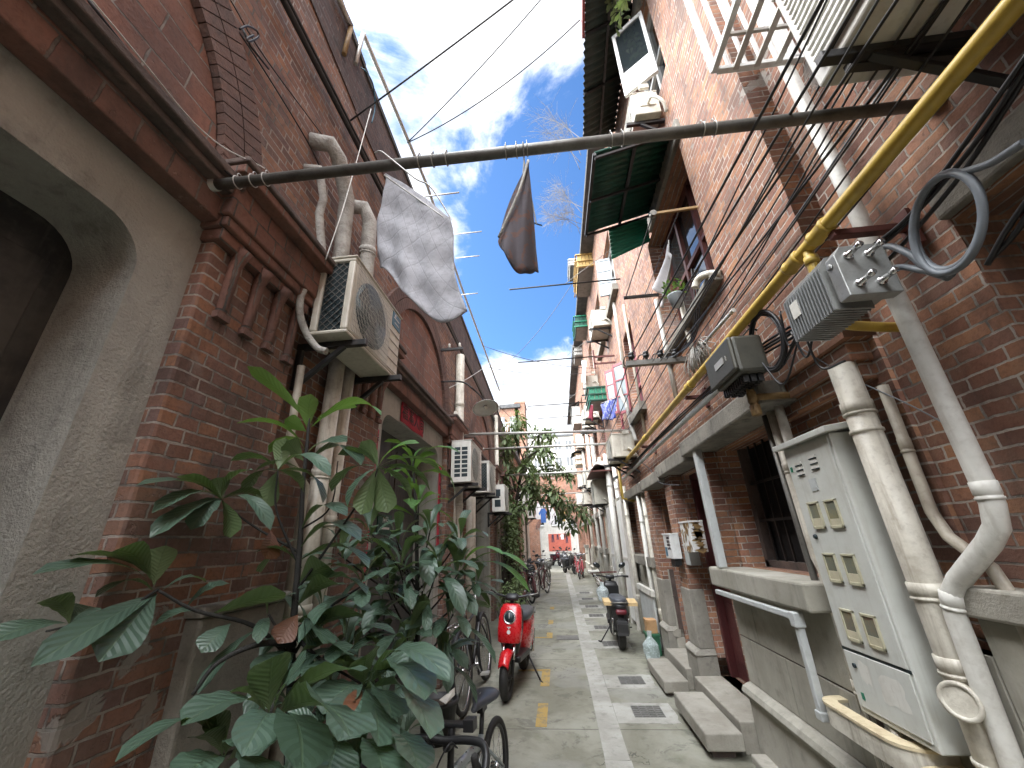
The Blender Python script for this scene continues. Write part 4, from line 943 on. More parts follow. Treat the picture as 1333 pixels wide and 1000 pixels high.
# far post and pipes along the right wall
for x, y, r, z1, mat, l in ((1.32, 6.62, .035, 2.2, 'white_pvc', 'white pipe in front of the second barred window'), (1.36, 6.42, .04, 2.3, 'cream_pvc', 'cream pipe at the edge of the far stone pier'), (1.30, 7.75, .04, 2.4, 'cream_pvc', 'cream standpipe behind the black scooter'),
                             (1.36, 8.9, .06, 3.2, 'white_pvc', 'white standpipe past the black scooter'), (1.3, 9.6, .07, 3.4, 'white_pvc', 'fat white standpipe before the triangular bracket'), (1.3, 11.0, .05, 3.6, 'cream_pvc', 'cream standpipe past the triangular bracket'),
                             (1.32, 14.1, .06, 5.5, 'white_pvc', 'tall white standpipe before the red bicycles'), (1.3, 16.4, .06, 5.5, 'cream_pvc', 'tall cream standpipe past the red bicycles'), (1.3, 12.3, .06, 4.5, 'white_pvc', 'white standpipe midway to the archway'),
                             (1.36, 5.0, .022, 0, '', '')):
    if not z1: continue
    pipe('drain_pipe', l, [(x, y, z1), (x, y + .02, z1 * .45), (x, y, .02)], r, mat, group=RP, collars=[(0, .4), (1, .5)])
for y, l in ((8.35, 'tall pale board leaning on the wall behind the scooter'), (10.2, 'tall pale board leaning on the wall past the scooter')):
    t = thing('wall_board', l, 'board', (1.38, y, 0), 'pale boards against the right wall'); b = B(); b.box(1.26, 1.30, y - .3, y + .3, .1, 2.2); b.build('panel', MT['white_paint'], t, bevel=.004)
    b = B(); b.box(1.25, 1.31, y - .33, y - .28, 0, 2.25); b.box(1.25, 1.31, y + .28, y + .33, 0, 2.25); b.box(1.25, 1.31, y - .3, y + .3, 1.1, 1.15); b.build('batten', MT['pale_render'], t)
t = thing('wall_board', 'grey board shut low between the two pipes behind the bag', 'board', (1.33, 7.0, 0)); b = B(); b.box(1.28, 1.31, 6.5, 7.5, .08, .70); b.build('panel', MT['grey_pvc'], t, bevel=.004); b = B(); b.box(1.26, 1.315, 6.45, 7.55, .70, .78); b.build('rail', MT['white_pvc'], t)
t = thing('cardboard_box', 'small brown cardboard box behind the clear bag', 'box', (1.2, 6.5, 0)); b = B(); b.box(1.13, 1.27, 6.42, 6.6, .26, .42); b.build('carton', MT['cardboard'], t, bevel=.003); b = B(); b.box(1.125, 1.16, 6.40, 6.62, .40, .425); b.build('flap', MT['cardboard'], t)
t = thing('plastic_crate', 'green plastic crate under the cardboard box', 'crate', (1.2, 6.5, 0)); b = B(); b.box(1.12, 1.28, 6.40, 6.62, .0, .26); b.build('tub', MT['green_crate'], t, bevel=.01); b = B(); b.box(1.105, 1.29, 6.385, 6.635, .225, .258); b.build('rim', MT['green_crate'], t, bevel=.004)
# clear bag
t = thing('plastic_bag', 'knotted clear plastic bag standing on the step slab end', 'bag', (1.08, 5.98, 0))
def bagf(c, r, h, squash=.8):
    def fn(u, v):
        a = 2 * PI * u; k = math.sin(PI * min(1, v * 1.05)) ** .6 if v < .78 else .33 + .25 * (v - .78) / .22
        k = (.78 + .32 * math.sin(v * 2.6)) if v < .62 else .99 * (1 - (v - .62) / .2 * .72) if v < .82 else .28 + .6 * (v - .82)
        q = 1 + .10 * math.sin(5 * a + 9 * v) + .06 * math.sin(11 * a - 7 * v)
        return V(c) + V((r * k * q * math.cos(a), r * squash * k * q * math.sin(a), h * v))
    return fn
b = B(); b.grid(36, 22, bagf((1.07, 5.99, .012), .085, .36)); b.build('film', MT['clear_bag'], t)
b = B(); b.lathe((1.07, 5.99, .30), (0, 0, 1), [(-.012, .026), (0, .032), (.012, .026)], 14); b.build('knot', MT['clear_bag'], t)
# triangular bracket
t = thing('wall_bracket', 'rusty triangular bracket carrying a small white shelf', 'bracket', (1.0, 10, .4)); b = B(); b.bar((1.45, 10, .78), (.66, 10, .78), .03); b.bar((1.42, 10, .22), (.70, 10, .76), .03); b.bar((1.43, 10, .80), (1.43, 10, .2), .03); b.build('frame', MT['red_oxide'], t)
b = B(); b.box(.62, .86, 9.86, 10.12, .797, .83); b.build('shelf', MT['white_card'], t)
t = thing('planter_block', 'pale stone block at the foot of the wall by the bracket', 'block', (1.2, 11.6, 0)); b = B(); b.box(.95, 1.34, 11.4, 12.0, 0, .35); b.build('stone', MT['kerb_stone'], t, bevel=.02); b = B(); b.box(.93, 1.36, 11.38, 12.02, .352, .40); b.build('cap', MT['concrete'], t, bevel=.01)
# ================================================================ yellow gas pipe
GZ = 2.67
gp = thing('gas_pipe', 'long yellow gas pipe running along the right wall overhead', 'pipe', (1.2, 3, GZ))
b = B(); b.tube([(1.2, -6, GZ), (1.2, 3, GZ), (1.2, 7.4, GZ)], .029, 16); b.build('main', MT['yellow_paint'], gp)
for y in (1.42, 1.62, 3.2, 5.0, 6.6):
    b = B(); b.lathe((1.2, y, GZ), (0, 1, 0), [(-.05, .0292), (-.048, .036), (-.036, .038), (-.030, .034), (.03, .034), (.036, .038), (.048, .036), (.05, .0292)], 18); b.build('coupling', MT['yellow_paint'], gp)
b = B(); b.tube(bez([(1.2, 1.52, GZ - .02), (1.2, 1.53, 2.5), (1.205, 1.54, 2.36), (1.25, 1.56, 2.30), (1.42, 1.6, 2.29), (1.52, 1.62, 2.29)], 5), .021, 12); b.lathe((1.2, 1.52, GZ - .05), (0, 0, -1), [(0, .028), (.03, .029), (.035, .024)], 14); b.build('branch', MT['yellow_paint'], gp)
b = B(); b.tube([(1.2, 2.30, GZ - .02), (1.2, 2.30, 2.16)], .022, 12); b.tube([(1.2, 2.30, 2.24), (1.30, 2.30, 2.24), (1.48, 2.30, 2.24)], .021, 12)
b.lathe((1.2, 2.30, 2.16), (0, 0, 1), [(-.03, .026), (-.028, .028), (.03, .028), (.034, .023)], 14); b.lathe((1.2, 2.30, 2.24), (0, 0, 1), [(-.035, .023), (-.03, .027), (.03, .027), (.035, .023)], 14); b.build('branch', MT['rusty_pipe'], gp)
b = B(); b.tube([(1.2, 7.4, GZ), (1.2, 7.4, 2.15), (1.4, 7.4, 2.1)], .027, 10); b.build('branch', MT['yellow_paint'], gp)
for y in (1.38, 3.35, 5.3, 7.0):
    b = B(); b.bar((1.2, y, GZ - .055), (1.5, y, GZ - .055), .035, .03); b.box(1.36 if y > 1.7 else 1.48, 1.5, y - .03, y + .03, GZ - .15, GZ + .02); b.build('bracket', MT['red_oxide'], gp, bevel=.003)
pipe('conduit', 'grey conduit running under the yellow gas pipe', [(1.29, 2.6, 2.52), (1.29, 5.2, 2.52), (1.29, 7.6, 2.52)], .024, 'grey_pvc', group=RP)
# ================================================================ amplifier and splice box with their cables
am = thing('cable_amplifier', 'finned silver cable amplifier hanging under the yellow pipe', 'amplifier', (1.18, 1.42, 2.25))
b = B(); b.prism([(1.09, 1.30, 2.27), (1.24, 1.30, 2.27), (1.24, 1.30, 2.45), (1.12, 1.30, 2.45), (1.09, 1.30, 2.42)], (0, .28, 0)); b.build('body', MT['cast_alu'], am, bevel=.004)
b = B()
for k in range(15):
    y = 1.335 + k * .0175; b.prism([(1.065, y, 2.245), (1.20, y, 2.238), (1.20, y, 2.28), (1.10, y, 2.29), (1.10, y, 2.44), (1.20, y, 2.45), (1.20, y, 2.475), (1.10, y, 2.475), (1.065, y, 2.43)], (0, .006, 0))
b.build('fin', MT['cast_alu'], am)
b = B(); b.prism([(1.075, 1.262, 2.255), (1.25, 1.262, 2.255), (1.25, 1.262, 2.465), (1.105, 1.262, 2.465), (1.075, 1.262, 2.43)], (0, .05, 0)); b.lathe((1.075, 1.295, 2.40), (-1, 0, 0), [(0, .012), (.006, .012), (.007, .006)], 10); b.build('end_block', MT['cast_alu'], am, bevel=.006)
for x, z in ((1.12, 2.42), (1.12, 2.30), (1.19, 2.42), (1.19, 2.30)):
    b = B(); b.lathe((x, 1.265, z), (0, -1, 0), [(0, .016), (.012, .016), (.014, .010), (.05, .009), (.052, .011), (.07, .011), (.072, .006)], 12); b.build('connector', MT['chrome'], am)
b = B(); b.box(1.063, 1.0655, 1.50, 1.55, 2.33, 2.40); b.build('sticker', MT['white_card'], am)
sb = thing('splice_box', 'dark finned splice box with a pale printed plate below the yellow pipe', 'splice box', (1.15, 2.2, 2.3))
b = B(); b.prism([(1.07, 2.10, 2.33), (1.24, 2.10, 2.33), (1.24, 2.10, 2.56), (1.07, 2.10, 2.56)], (0, .34, 0)); b.build('body', MT['dark_alu'], sb, bevel=.02)
b = B()
for k in range(11):
    y = 2.14 + k * .027
    for j in range(3): b.box(1.10 + .04 * j, 1.13 + .04 * j, y, y + .012, 2.285, 2.335)
b.build('fin', MT['black_plastic'], sb)
b = B(); b.box(1.045, 1.072, 2.09, 2.46, 2.345, 2.55); pn = b.build('cover', MT['dark_alu'], sb, bevel=.012)
b = B(); b.box(1.041, 1.046, 2.20, 2.32, 2.43, 2.47); b.box(1.0405, 1.046, 2.155, 2.175, 2.445, 2.448); b.box(1.0405, 1.046, 2.16, 2.163, 2.43, 2.46); b.build('plate', MT['pale_steel'], pn)
CG = 'cables along the right wall'
def cable(label, pts, r=.007, mat='cable_black', smooth=True, name='cable', n=6, group=CG, sub=8):
    pts = [V(p) for p in pts]
    b = B(); b.tube(bez(pts, sub) if smooth and len(pts) > 2 else pts, r, n)
    o = b.build(name, MT[mat], org=pts[0].copy()); tag(o, label, 'cable', group); return o
def loops(name, label, cx, cy, rx, ry, X, n, r, mat, tails=(), tilt=0.):
    o = thing(name, label, 'cable coil', ax(cx, cy, X))
    for k in range(n):
        b = B(); pts = []
        jx, jy, js = random.uniform(-2.5, 2.5), random.uniform(-2.5, 2.5), random.uniform(.92, 1.05)
        for i in range(40):
            a = 2 * PI * i / 40; px = rx * js * math.cos(a); py = ry * js * math.sin(a)
            pts.append(ax(cx + jx + px * math.cos(tilt) - py * math.sin(tilt), cy + jy + px * math.sin(tilt) + py * math.cos(tilt), X + .012 * (k - n / 2) * .9))
        b.tube(pts, r, 7, closed=True); b.build('turn', MT[mat], o)
    for t in tails: b = B(); b.tube(bez([ax(*p, X) for p in t], 8), r, 7); b.build('tail', MT[mat], o)
    return o
loops('cable_coil', 'large grey cable coil hanging beside the silver amplifier', 1236, 290, 46, 68, 1.30, 2, .0115, 'cable_grey', [[(1118, 352), (1150, 322), (1182, 330), (1205, 348), (1240, 358)], [(1120, 378), (1160, 350), (1200, 352), (1235, 362)], [(1250, 225), (1290, 212), (1333, 185)]], .2)
loops('cable_coil', 'black cable coil hanging between the amplifier and the dark box', 1000, 444, 21, 38, 1.24, 5, .0075, 'cable_black', [[(1020, 475), (1035, 445), (1045, 425)], [(985, 415), (965, 420), (945, 445)]], -.15)
for i, pts in enumerate([[(1345, 60), (1250, 195), (1180, 285), (1115, 335)], [(1345, 75), (1255, 205), (1170, 300), (1110, 345)], [(1345, 85), (1260, 215), (1200, 290), (1140, 355), (1115, 372)], [(1345, 250), (1310, 300), (1285, 345)], [(1345, 268), (1318, 308), (1287, 340)]]):
    cable(['topmost black cable running to the silver amplifier from the near corner', 'second black cable running to the silver amplifier from the near corner', 'third black cable running to the silver amplifier from the near corner', 'upper black cable crossing the dark opening right of the grey coil', 'lower black cable crossing the dark opening right of the grey coil'][i], [ax(*p, 1.33 + .01 * i) for p in pts], .008)
for i, dz in enumerate((0, .018, .036, -.02)):
    cable(f'black cable tied under the yellow pipe toward the scooter, {["second from the bottom", "third from the bottom", "topmost", "lowest"][i]} of four', [(1.27 + .012 * (i % 2), 1.62, 2.40 + dz), (1.26, 2.4, 2.50 + dz), (1.27 + .01 * (i % 2), 3.6, 2.56 + dz * .7), (1.26, 5.2, 2.57 + dz * .6), (1.28, 7.2, 2.58 + dz * .5), (1.3, 9, 2.7 + dz)], .007)
cable('thin grey wire slanting across the brick below the amplifier', [ax(1040, 452, 1.36), ax(1100, 488, 1.42), ax(1190, 530, 1.47), ax(1270, 575, 1.49)], .003, 'cable_grey')
cable('black cable drooping over the pier past the yellow pipe bracket', [ax(832, 600, 1.28), ax(845, 610, 1.3), ax(858, 628, 1.28), ax(885, 632, 1.28)], .007)
# ---- crossarm with four insulators and the long cables
ca = thing('crossarm', 'grey steel crossarm with four black insulators on the right wall', 'crossarm', (1.1, 3.62, 3.08))
b = B(); b.bar((.80, 3.62, 3.10), (1.40, 3.62, 3.10), .05, .055); b.build('beam', MT['grey_steel'], ca, bevel=.004)
ins = []
for k in range(4):
    x = .86 + k * .14; b = B(); b.lathe((x, 3.6, 3.13), (0, 0, 1), [(0, .012), (.02, .012), (.022, .028), (.045, .032), (.05, .018), (.06, .03), (.08, .026), (.085, .008)], 14); b.build('insulator', MT['black_plastic'], ca)
    b = B(); b.tube(bez([(x, 3.6, 3.18), (x - .05, 3.66, 3.2), (x - .06, 3.72, 3.14), (x + .02, 3.74, 3.12), (x + .08, 3.66, 3.16)], 5), .006, 6); b.build('jumper', MT['cable_black'], ca); ins.append(V((x, 3.6, 3.19)))
thru = [(1050, 16), (1087, 30), (1128, 40), (1172, 60)]
gl = ['farthest out', 'second out', 'third out', 'nearest the wall']
for k in range(4):
    p = ins[k]; q = ax(*thru[k], p.x); d = (q - p); e = p + d * ((p.y + 5.) / (p.y - q.y))
    pts = [p.lerp(e, i / 10) - V((0, 0, .05 * 4 * (i / 10) * (1 - i / 10))) for i in range(11)]
    cable(f'black overhead cable from the crossarm, {gl[k]} of the four', pts, .0065, smooth=False)
    f = V((p.x + .03, 12, 3.3 + .05 * k)); cable(f'black cable continuing past the crossarm down the alley, {gl[k]}', sagline(p, f, .12), .006, smooth=False)
for k, (a, c, X, mt) in enumerate([((905, 470), (1175, 0), 1.30, 'cable_black'), ((925, 440), (1255, -30), 1.32, 'cable_black'), ((940, 415), (1215, 20), 1.34, 'cable_grey')]):
    p = ax(*a, X); q = ax(*c, X); cable(['thin black cable lying close to the brick above the yellow pipe', 'lower thin black cable close to the brick above the yellow pipe', 'thin grey cable close to the brick above the yellow pipe'][k], [p, p.lerp(q, .5) - V((0, 0, .02)), q, q + (q - p) * .4], .005, mt)
for k, (a, c, X) in enumerate([((850, 470), (1075, -10), 1.05), ((868, 468), (1110, 10), 1.12), ((880, 465), (1145, 5), 1.2), ((893, 462), (1200, -10), 1.26), ((900, 500), (1240, 10), 1.31), ((890, 520), (1290, 20), 1.33), ((860, 470), (1100, 60), 1.0)]):
    p = ax(*a, X); q = ax(*c, X); e = q + (q - p) * .5
    cable('thin black cable sweeping down the right wall, ' + ['outermost of the thin ones', 'second of the thin ones', 'third of the thin ones', 'fourth of the thin ones', 'fifth of the thin ones', 'closest to the gas pipe', 'slackest of the thin ones'][k], sagline(e, p, .03 + .02 * (k % 3)), .0045, smooth=False)
for k in range(5):
    A = [(1015, 405), (1030, 432), (990, 470), (948, 462), (1045, 430)][k]; Z = [(1050, 400), (1060, 425), (1040, 440), (985, 430), (1100, 470)][k]; M_ = [(1028, 450), (1050, 465), (1020, 500), (960, 420), (1068, 478)][k]
    cable(['short tangled cable at the near end of the silver amplifier', 'short tangled cable beneath the silver amplifier', 'short tangled cable between the two grey boxes', 'short cable arching over the dark splice box', 'short cable dropping behind the silver amplifier'][k], [ax(*A, 1.2), ax(*M_, 1.22), ax(*Z, 1.24)], .0055)
for k in range(3):
    p = V((1.34, 2.9 + .05 * k, 3.3)); cable(['first loose black cable looping below the upper sill', 'second loose black cable looping below the upper sill', 'third loose black cable looping below the upper sill'][k], [ax(900 + 4 * k, 350, 1.33), ax(905 + 3 * k, 400, 1.31), ax(900 + 2 * k, 440, 1.3), ax(880, 462, 1.27), ax(868 - 8 * k, 468, 1.2)], .006)
# mop
t = thing('mop', 'grey string mop hanging upside down above the yellow pipe', 'mop', ax(908, 468, 1.32))
P0, P1 = ax(906, 458, 1.30), ax(951, 408, 1.30)
b = B(); b.tube([P0, P1], .012, 8); b.build('handle', MT['grey_pvc'], t)
b = B(); b.tube([P1, P1 + (P1 - P0).normalized() * .05], .015, 8); b.build('grip', MT['white_pvc'], t)
b = B()
for k in range(90):
    a = random.uniform(0, 2 * PI); r = random.uniform(.01, .09); l = random.uniform(.10, .19)
    e = P0 + V((random.uniform(-.07, .06), random.gauss(0, .11), 0)); b.tube([P0 + V((0, .02 * math.cos(a), .01)), P0.lerp(e, .6) + V((0, 0, .02)), e - V((0, 0, l * .5)), e + V((random.uniform(-.02, .02), random.uniform(-.02, .02), -l))], .0042, 4)
b.build('mop_head', MT['wrap_grey'], t)
# ================================================================ poles across the alley
def crosspole(label, L, Rr, r, mat, rings=()):
    t = thing('clothes_pole', label, 'pole', (V(L) + V(Rr)) / 2, 'clothes poles spanning the alley')
    b = B(); b.tube([L, Rr], r, 14); b.build('tube', MT[mat], t)
    b = B(); d = (V(Rr) - V(L)).normalized(); b.lathe(L, d, [(-.004, r * 1.3), (.0, r * 1.75), (.012, r * 1.75), (.02, r * 1.2), (.05, r * 1.15)], 16); b.lathe(Rr, -d, [(0, r * 1.7), (.012, r * 1.7), (.02, r * 1.1)], 16); b.build('flange', MT['pale_steel'], t)
    if rings:
        for x in rings:
            b = B(); p = V(L).lerp(V(Rr), x); b.tube([p + V((0, (r + .004) * math.cos(q), (r + .004) * math.sin(q))) for q in [2 * PI * i / 14 for i in range(14)]], .0025, 5, closed=True)
            b.tube([p + V((0, .012 * math.cos(q), r + .014 + .012 * math.sin(q))) for q in [2 * PI * i / 10 for i in range(10)]], .002, 5, closed=True)
            b.build('ring', MT['pale_steel'], t)
    return t
PL, PR = V((-1.44, 1.115, 3.015)), V((1.51, 1.125, 2.965))
crosspole('thick grey steel pole nearest the viewer, carrying the two hanging cloths', PL, PR, .023, 'grey_steel', (.05, .075, .095, .33, .35, .37, .455, .47, .485, .60, .615, .72, .735))
crosspole('pale steel pole in front of the slotted air conditioner', (-1.5, 6.50, 3.27), (1.38, 6.70, 3.21), .022, 'pale_steel')
crosspole('pale steel pole just below and behind the one over the slotted air conditioner', (-1.5, 8.3, 3.40), (1.38, 7.0, 3.06), .022, 'pale_steel')
crosspole('pale steel pole crossing in front of the leaning tree', (-1.5, 10.7, 3.19), (1.38, 9.8, 3.04), .024, 'pale_steel')
crosspole('slim pale pole beyond the leaning tree', (-1.5, 14.5, 3.0), (1.38, 14.5, 3.05), .022, 'pale_steel')
crosspole('slim pale pole carrying the blue garment near the archway', (-1.5, 19, 2.95), (1.38, 19, 2.95), .024, 'pale_steel')
crosspole('farthest slim pale pole before the archway', (-1.5, 21.5, 3.4), (1.38, 21.5, 3.4), .024, 'pale_steel')
# ---- cloths and hangers
def onpole(x): return PL.lerp(PR, (x - PL.x) / (PR.x - PL.x))
def hanger(parent, p, w, dy=.0, tilt=0., drop=.12):
    b = B(); h = [p + V((0, .026, .004)), p + V((0, .018, .022)), p + V((0, 0, .030)), p + V((0, -.022, .018)), p + V((0, -.026, -.01)), p + V((0, -.004, -.045)), p + V((0, 0, -.06))]
    b.tube(bez(h, 4), .0028, 6); c = p + V((0, 0, -.06)); l = c + V((-w / 2, dy, -drop + tilt)); r = c + V((w / 2, dy, -drop - tilt))
    b.tube([c, l + V((.02, 0, .01)), l, r, r + V((-.02, 0, .01)), c], .0028, 6); b.build('hanger', MT['grey_steel'], parent); return l, r
ct = thing('quilted_cloth', 'pale grey quilted cloth hanging from the near pole', 'cloth', ax(545, 320, -.45))
TL, TR, BR, BL, MR = ay(499, 226, 1.125), ay(583, 286, 1.10), ay(604, 404, 1.08), ay(490, 345, 1.15), ay(560, 412, 1.10)
def quilt(u, v):
    top = TL.lerp(TR, u) + V((0, 0, .02 * math.sin(PI * u))); bot = BL.lerp(BR, u) - V((0, 0, .15 * math.sin(PI * u) ** 1.1 * (u + .12)))
    p = top.lerp(bot, v); p.y += .020 * math.sin(7 * u + 2 * v) * v + .006 * math.sin(17 * u - 3 * v) * (.3 + v) + .004 * math.sin(21 * v + 4 * u) ; p.x += .012 * math.sin(6 * v + 1); p.z += .006 * math.sin(14 * u) * v
    return p
b = B(); b.grid(40, 40, quilt, uv=True); b.build('fabric', MT['quilt_cloth'], ct, solid=.004)
b = B(); A = onpole(-.60); b.tube(bez([A + V((-.06, -.02, .06)), A + V((-.03, -.028, .055)), A + V((.02, -.03, .0)), ay(540, 232, 1.08), ay(560, 243, 1.09), ay(583, 278, 1.1), ay(586, 287, 1.1), ay(576, 282, 1.1), ay(500, 228, 1.1)], 5), .0032, 6); b.build('hanger', MT['pale_steel'], ct)
bt = thing('brown_garment', 'dark brown patterned garment folded over a hanger on the near pole', 'garment', ax(680, 290, .01) if 0 else V((-.07, 1.12, 2.4)))
K0, K1, K2, K3, K4 = ay(688, 212, 1.12), ay(691, 240, 1.12), ay(700, 346, 1.13), ay(682, 354, 1.11), ay(648, 312, 1.10)
def garment(u, v):
    l = K0.lerp(K4, v ** .9); r = K0.lerp(K2, v) + V((.0, 0, 0))
    p = l.lerp(r, u); p.z -= .10 * math.sin(PI * min(1, u * 1.1)) ** .8 * v ** 3 ; p.x -= .02 * math.sin(PI * v) * (1 - u); p.y += .03 * math.sin(5 * u + 3 * v) * v + .012 * math.sin(13 * u + 2) * v; return p
b = B(); b.grid(24, 26, garment, uv=True); b.build('fabric', MT['brown_cloth'], bt, solid=.008)
b = B(); b.tube(bez([K0 + V((0, -.01, 0)), K0.lerp(K4, .5) + V((.02, -.02, .01)), K4 + V((.006, -.012, 0))], 6), .006, 6); b.build('hem', MT['wrap_grey'], bt)
hanger(bt, onpole(-.025), .10, .02, .03, .30)
cable('white cord dangling from the roof rail past the near pole', [ax(483, 142, -1.15), ax(450, 260, -1.1), ax(424, 338, -1.12)], .003, 'cable_white', group=None, name='cord')
# ================================================================ top right: air conditioner and white rack
ac_unit((1.45, .64, 3.05), 'large louvred air conditioner in the top right corner', 'ac_clean', w=.86, h=.60, d=.34, face=-1, fan=False, side='plain', louvre=True)
b = B(); b.bar((1.5, .98, 2.99), (1.14, .98, 3.02), .03, .03); o = b.build('wall_bar', MT['black_steel'], org=V((1.3, .98, 3))); tag(o, 'black steel bar propping the top right air conditioner', 'bracket')
rk = thing('window_rack', 'white steel window rack beside the top right air conditioner', 'rack', (1.3, 1.2, 3.86))
b = B(); x0, y0, y1, z0, z1 = 1.04, .15, 1.45, 3.86, 4.7
for z in (z0, z1): b.bar((x0, y0, z), (x0, y1, z), .03); b.bar((x0 + .015, y1, z), (1.5, y1, z), .03); b.bar((x0, y0, z), (1.5, y0, z), .03)
for y in (y0, y1): b.bar((x0, y, z0), (x0, y, z1), .03); 
b.bar((1.47, y1, z0), (1.47, y1, z1), .03); b.build('frame', MT['white_paint'], rk, bevel=.003)
b = B()
for k in range(1, 11): y = y0 + (y1 - y0) * k / 11; b.bar((x0, y, z0), (x0, y, z1), .016)
for k in range(1, 5): x = x0 + (1.47 - x0) * k / 5; b.bar((x, y1, z0), (x, y1, z1), .016)
b.build('bar', MT['white_paint'], rk)
b = B()
for k in range(1, 8): y = y0 + (y1 - y0) * k / 8; b.bar((x0 + .015, y, z0 + .004), (1.5, y, z0 + .004), .014, .02)
for k in range(1, 4): x = x0 + (1.48 - x0) * k / 4; b.bar((x, y0, z0 - .01), (x, y1, z0 - .01), .03, .012)
b.build('base_slat', MT['pale_steel'], rk)
# ================================================================ awnings, open sashes and upper clutter of the right wall
def corr(t, name, A, Bq, C, D, mat, n=16, amp=.018):
    """corrugated sheet: A-B outer edge, D-C inner edge (C beside B)"""
    A, Bq, C, D = map(V, (A, Bq, C, D)); b = B(); nrm = (Bq - A).cross(D - A).normalized()
    b.grid(n * 4, 3, lambda u, v: A.lerp(Bq, u).lerp(D.lerp(C, u), v) + nrm * amp * math.sin(2 * PI * u * n)); return b.build(name, MT[mat], t, solid=.004)
aw = thing('awning', 'dark green corrugated awning over the upper window with the white curtain', 'awning', (1.38, 3.2, 5.0))
a0, a1, a2, a3 = V((.575, 2.52, 4.72)), V((.565, 3.52, 4.72)), V((1.37, 3.66, 5.05)), V((1.37, 2.62, 5.05))
corr(aw, 'sheet', a0, a1, a2, a3, 'green_tin')
b = B(); dn = V((0, 0, -.03)); b.bar(a0 + dn, a1 + dn, .03); b.bar(a0.lerp(a3, .5) + dn, a1.lerp(a2, .5) + dn, .03)
for u in (.02, .5, .98): b.bar(a0.lerp(a1, u) + dn * 2, a3.lerp(a2, u) + dn * 2, .022); 
b.build('frame', MT['black_steel'], aw)
g0 = a1.lerp(a2, .34); corr(aw, 'side_sheet', g0 + V((0, .02, -.02)), g0 + V((-.02, .02, -.46)), g0 + V((.44, .05, -.24)), g0 + V((.46, .05, .1)), 'green_tin_bright', 8, .012)
aw2 = thing('awning', 'weathered brown green awning at the top with a dark red fascia', 'awning', (1.38, 3.2, 7.4))
c0, c1, c2, c3 = V((.69, 1.6, 7.1)), V((.83, 4.3, 7.1)), V((1.38, 4.4, 7.55)), V((1.38, 1.6, 7.55))
corr(aw2, 'sheet', c0, c1, c2, c3, 'brown_tin', 30)
b = B(); b.bar(c0 + V((-.02, 0, -.02)), c0.lerp(c1, .45) + V((-.02, 0, -.02)), .03, .16); b.build('fascia', MT['red_fascia'], aw2)
b = B()
for u in (.2, .45, .7, .99): b.bar(c0.lerp(c1, u) + dn, c3.lerp(c2, u) + dn, .03)
b.bar(c0.lerp(c3, .5) + dn * .8, c1.lerp(c2, .5) + dn * .8, .03); b.build('frame', MT['black_steel'], aw2)
def sash(name, label, hp, hb, Xh, fp, mat, glass, nz=3, group='open window sashes of the right wall', panel=False):
    H = ax(*hp, Xh); z0 = ax(*hb, Xh).z; F = az(*fp, H.z); t = next((hh_ for a_, e_, hh_ in HOUSES if a_ <= H.y < e_), h1)
    d = F - H; d.z = 0; hh = H.z - z0; n = V((-d.y, d.x, 0)).normalized()
    P = lambda u, z: H + d * u + V((0, 0, z - H.z))
    b = B()
    for u in (.05, .95): b.bar(P(u, z0), P(u, H.z), d.length * .10, .035, n)
    for k in range(nz + 1): z = z0 + hh * (.03 + .94 * k / nz); b.bar(P(.05, z), P(.95, z), .035, hh * .05 if k in (0, nz) else .022)
    t = b.build('casement', MT[mat], t); t['label'] = label
    b = B(); b.prism([P(.08, z0 + (hh * .32 if panel else .02)), P(.92, z0 + (hh * .32 if panel else .02)), P(.92, H.z - .02), P(.08, H.z - .02)], n * .006); b.build('pane', MT[glass], t)
    if panel: b = B(); b.prism([P(.08, z0 + .02), P(.92, z0 + .02), P(.92, z0 + hh * .32), P(.08, z0 + hh * .32)], n * .012); b.build('panel', MT['white_paint'], t)
    return t
sash('window_sash', 'white framed sash swung open under the top awning', (835, 15), (853, 112), 1.36, (797, 50), 'white_paint', 'window_glass', 1, panel=True)
sash('window_sash', 'blue grey three pane sash standing open beyond the green awning', (793, 336), (799, 390), 1.37, (775, 340), 'blue_grey_paint', 'pale_pane', 3)
sash('window_sash', 'pink sash standing open above the blue printed cloth', (812, 470), (817, 545), 1.37, (797, 476), 'pink_frame', 'pale_pane', 3)
sash('window_sash', 'pink sash half hidden behind the blue printed cloth', (797, 480), (802, 545), 1.37, (787, 484), 'pink_frame', 'pale_pane', 3)
def wall_ac(label, X, near, yt, yb, w, mat='ac_white', depth=None, side='service', fan=True):
    t = ax(near, yt, X); q = ax(near, yb, X); y = (t.y + q.y) / 2; h = t.z - q.z; d = depth or min(.36, XU - X + .02)
    return ac_unit((X + d, y + w / 2, q.z), label, mat, w=w, h=h, d=d, face=-1, side=side, fan=fan)
wall_ac('small air conditioner on a ledge below the white framed open sash', 1.08, 824, 105, 166, .62, depth=.26)
wall_ac('air conditioner below the blue grey open sash on the right wall', 1.02, 771, 396, 432, .75)
wall_ac('air conditioner hung behind the second pole at the yellow pipe end', .98, 797, 562, 598, .8)
wall_ac('lowest air conditioner on the right wall beyond the yellow pipe', 1.0, 773, 622, 658, .8)
wall_ac('small far air conditioner beside the red cloth on the right wall', 1.0, 762, 522, 548, .75)
wall_ac('air conditioner above the green netting on the right wall', 1.04, 762, 485, 508, .7)
wall_ac('distant air conditioner above the archway on the right wall', 1.06, 760, 612, 633, .8)
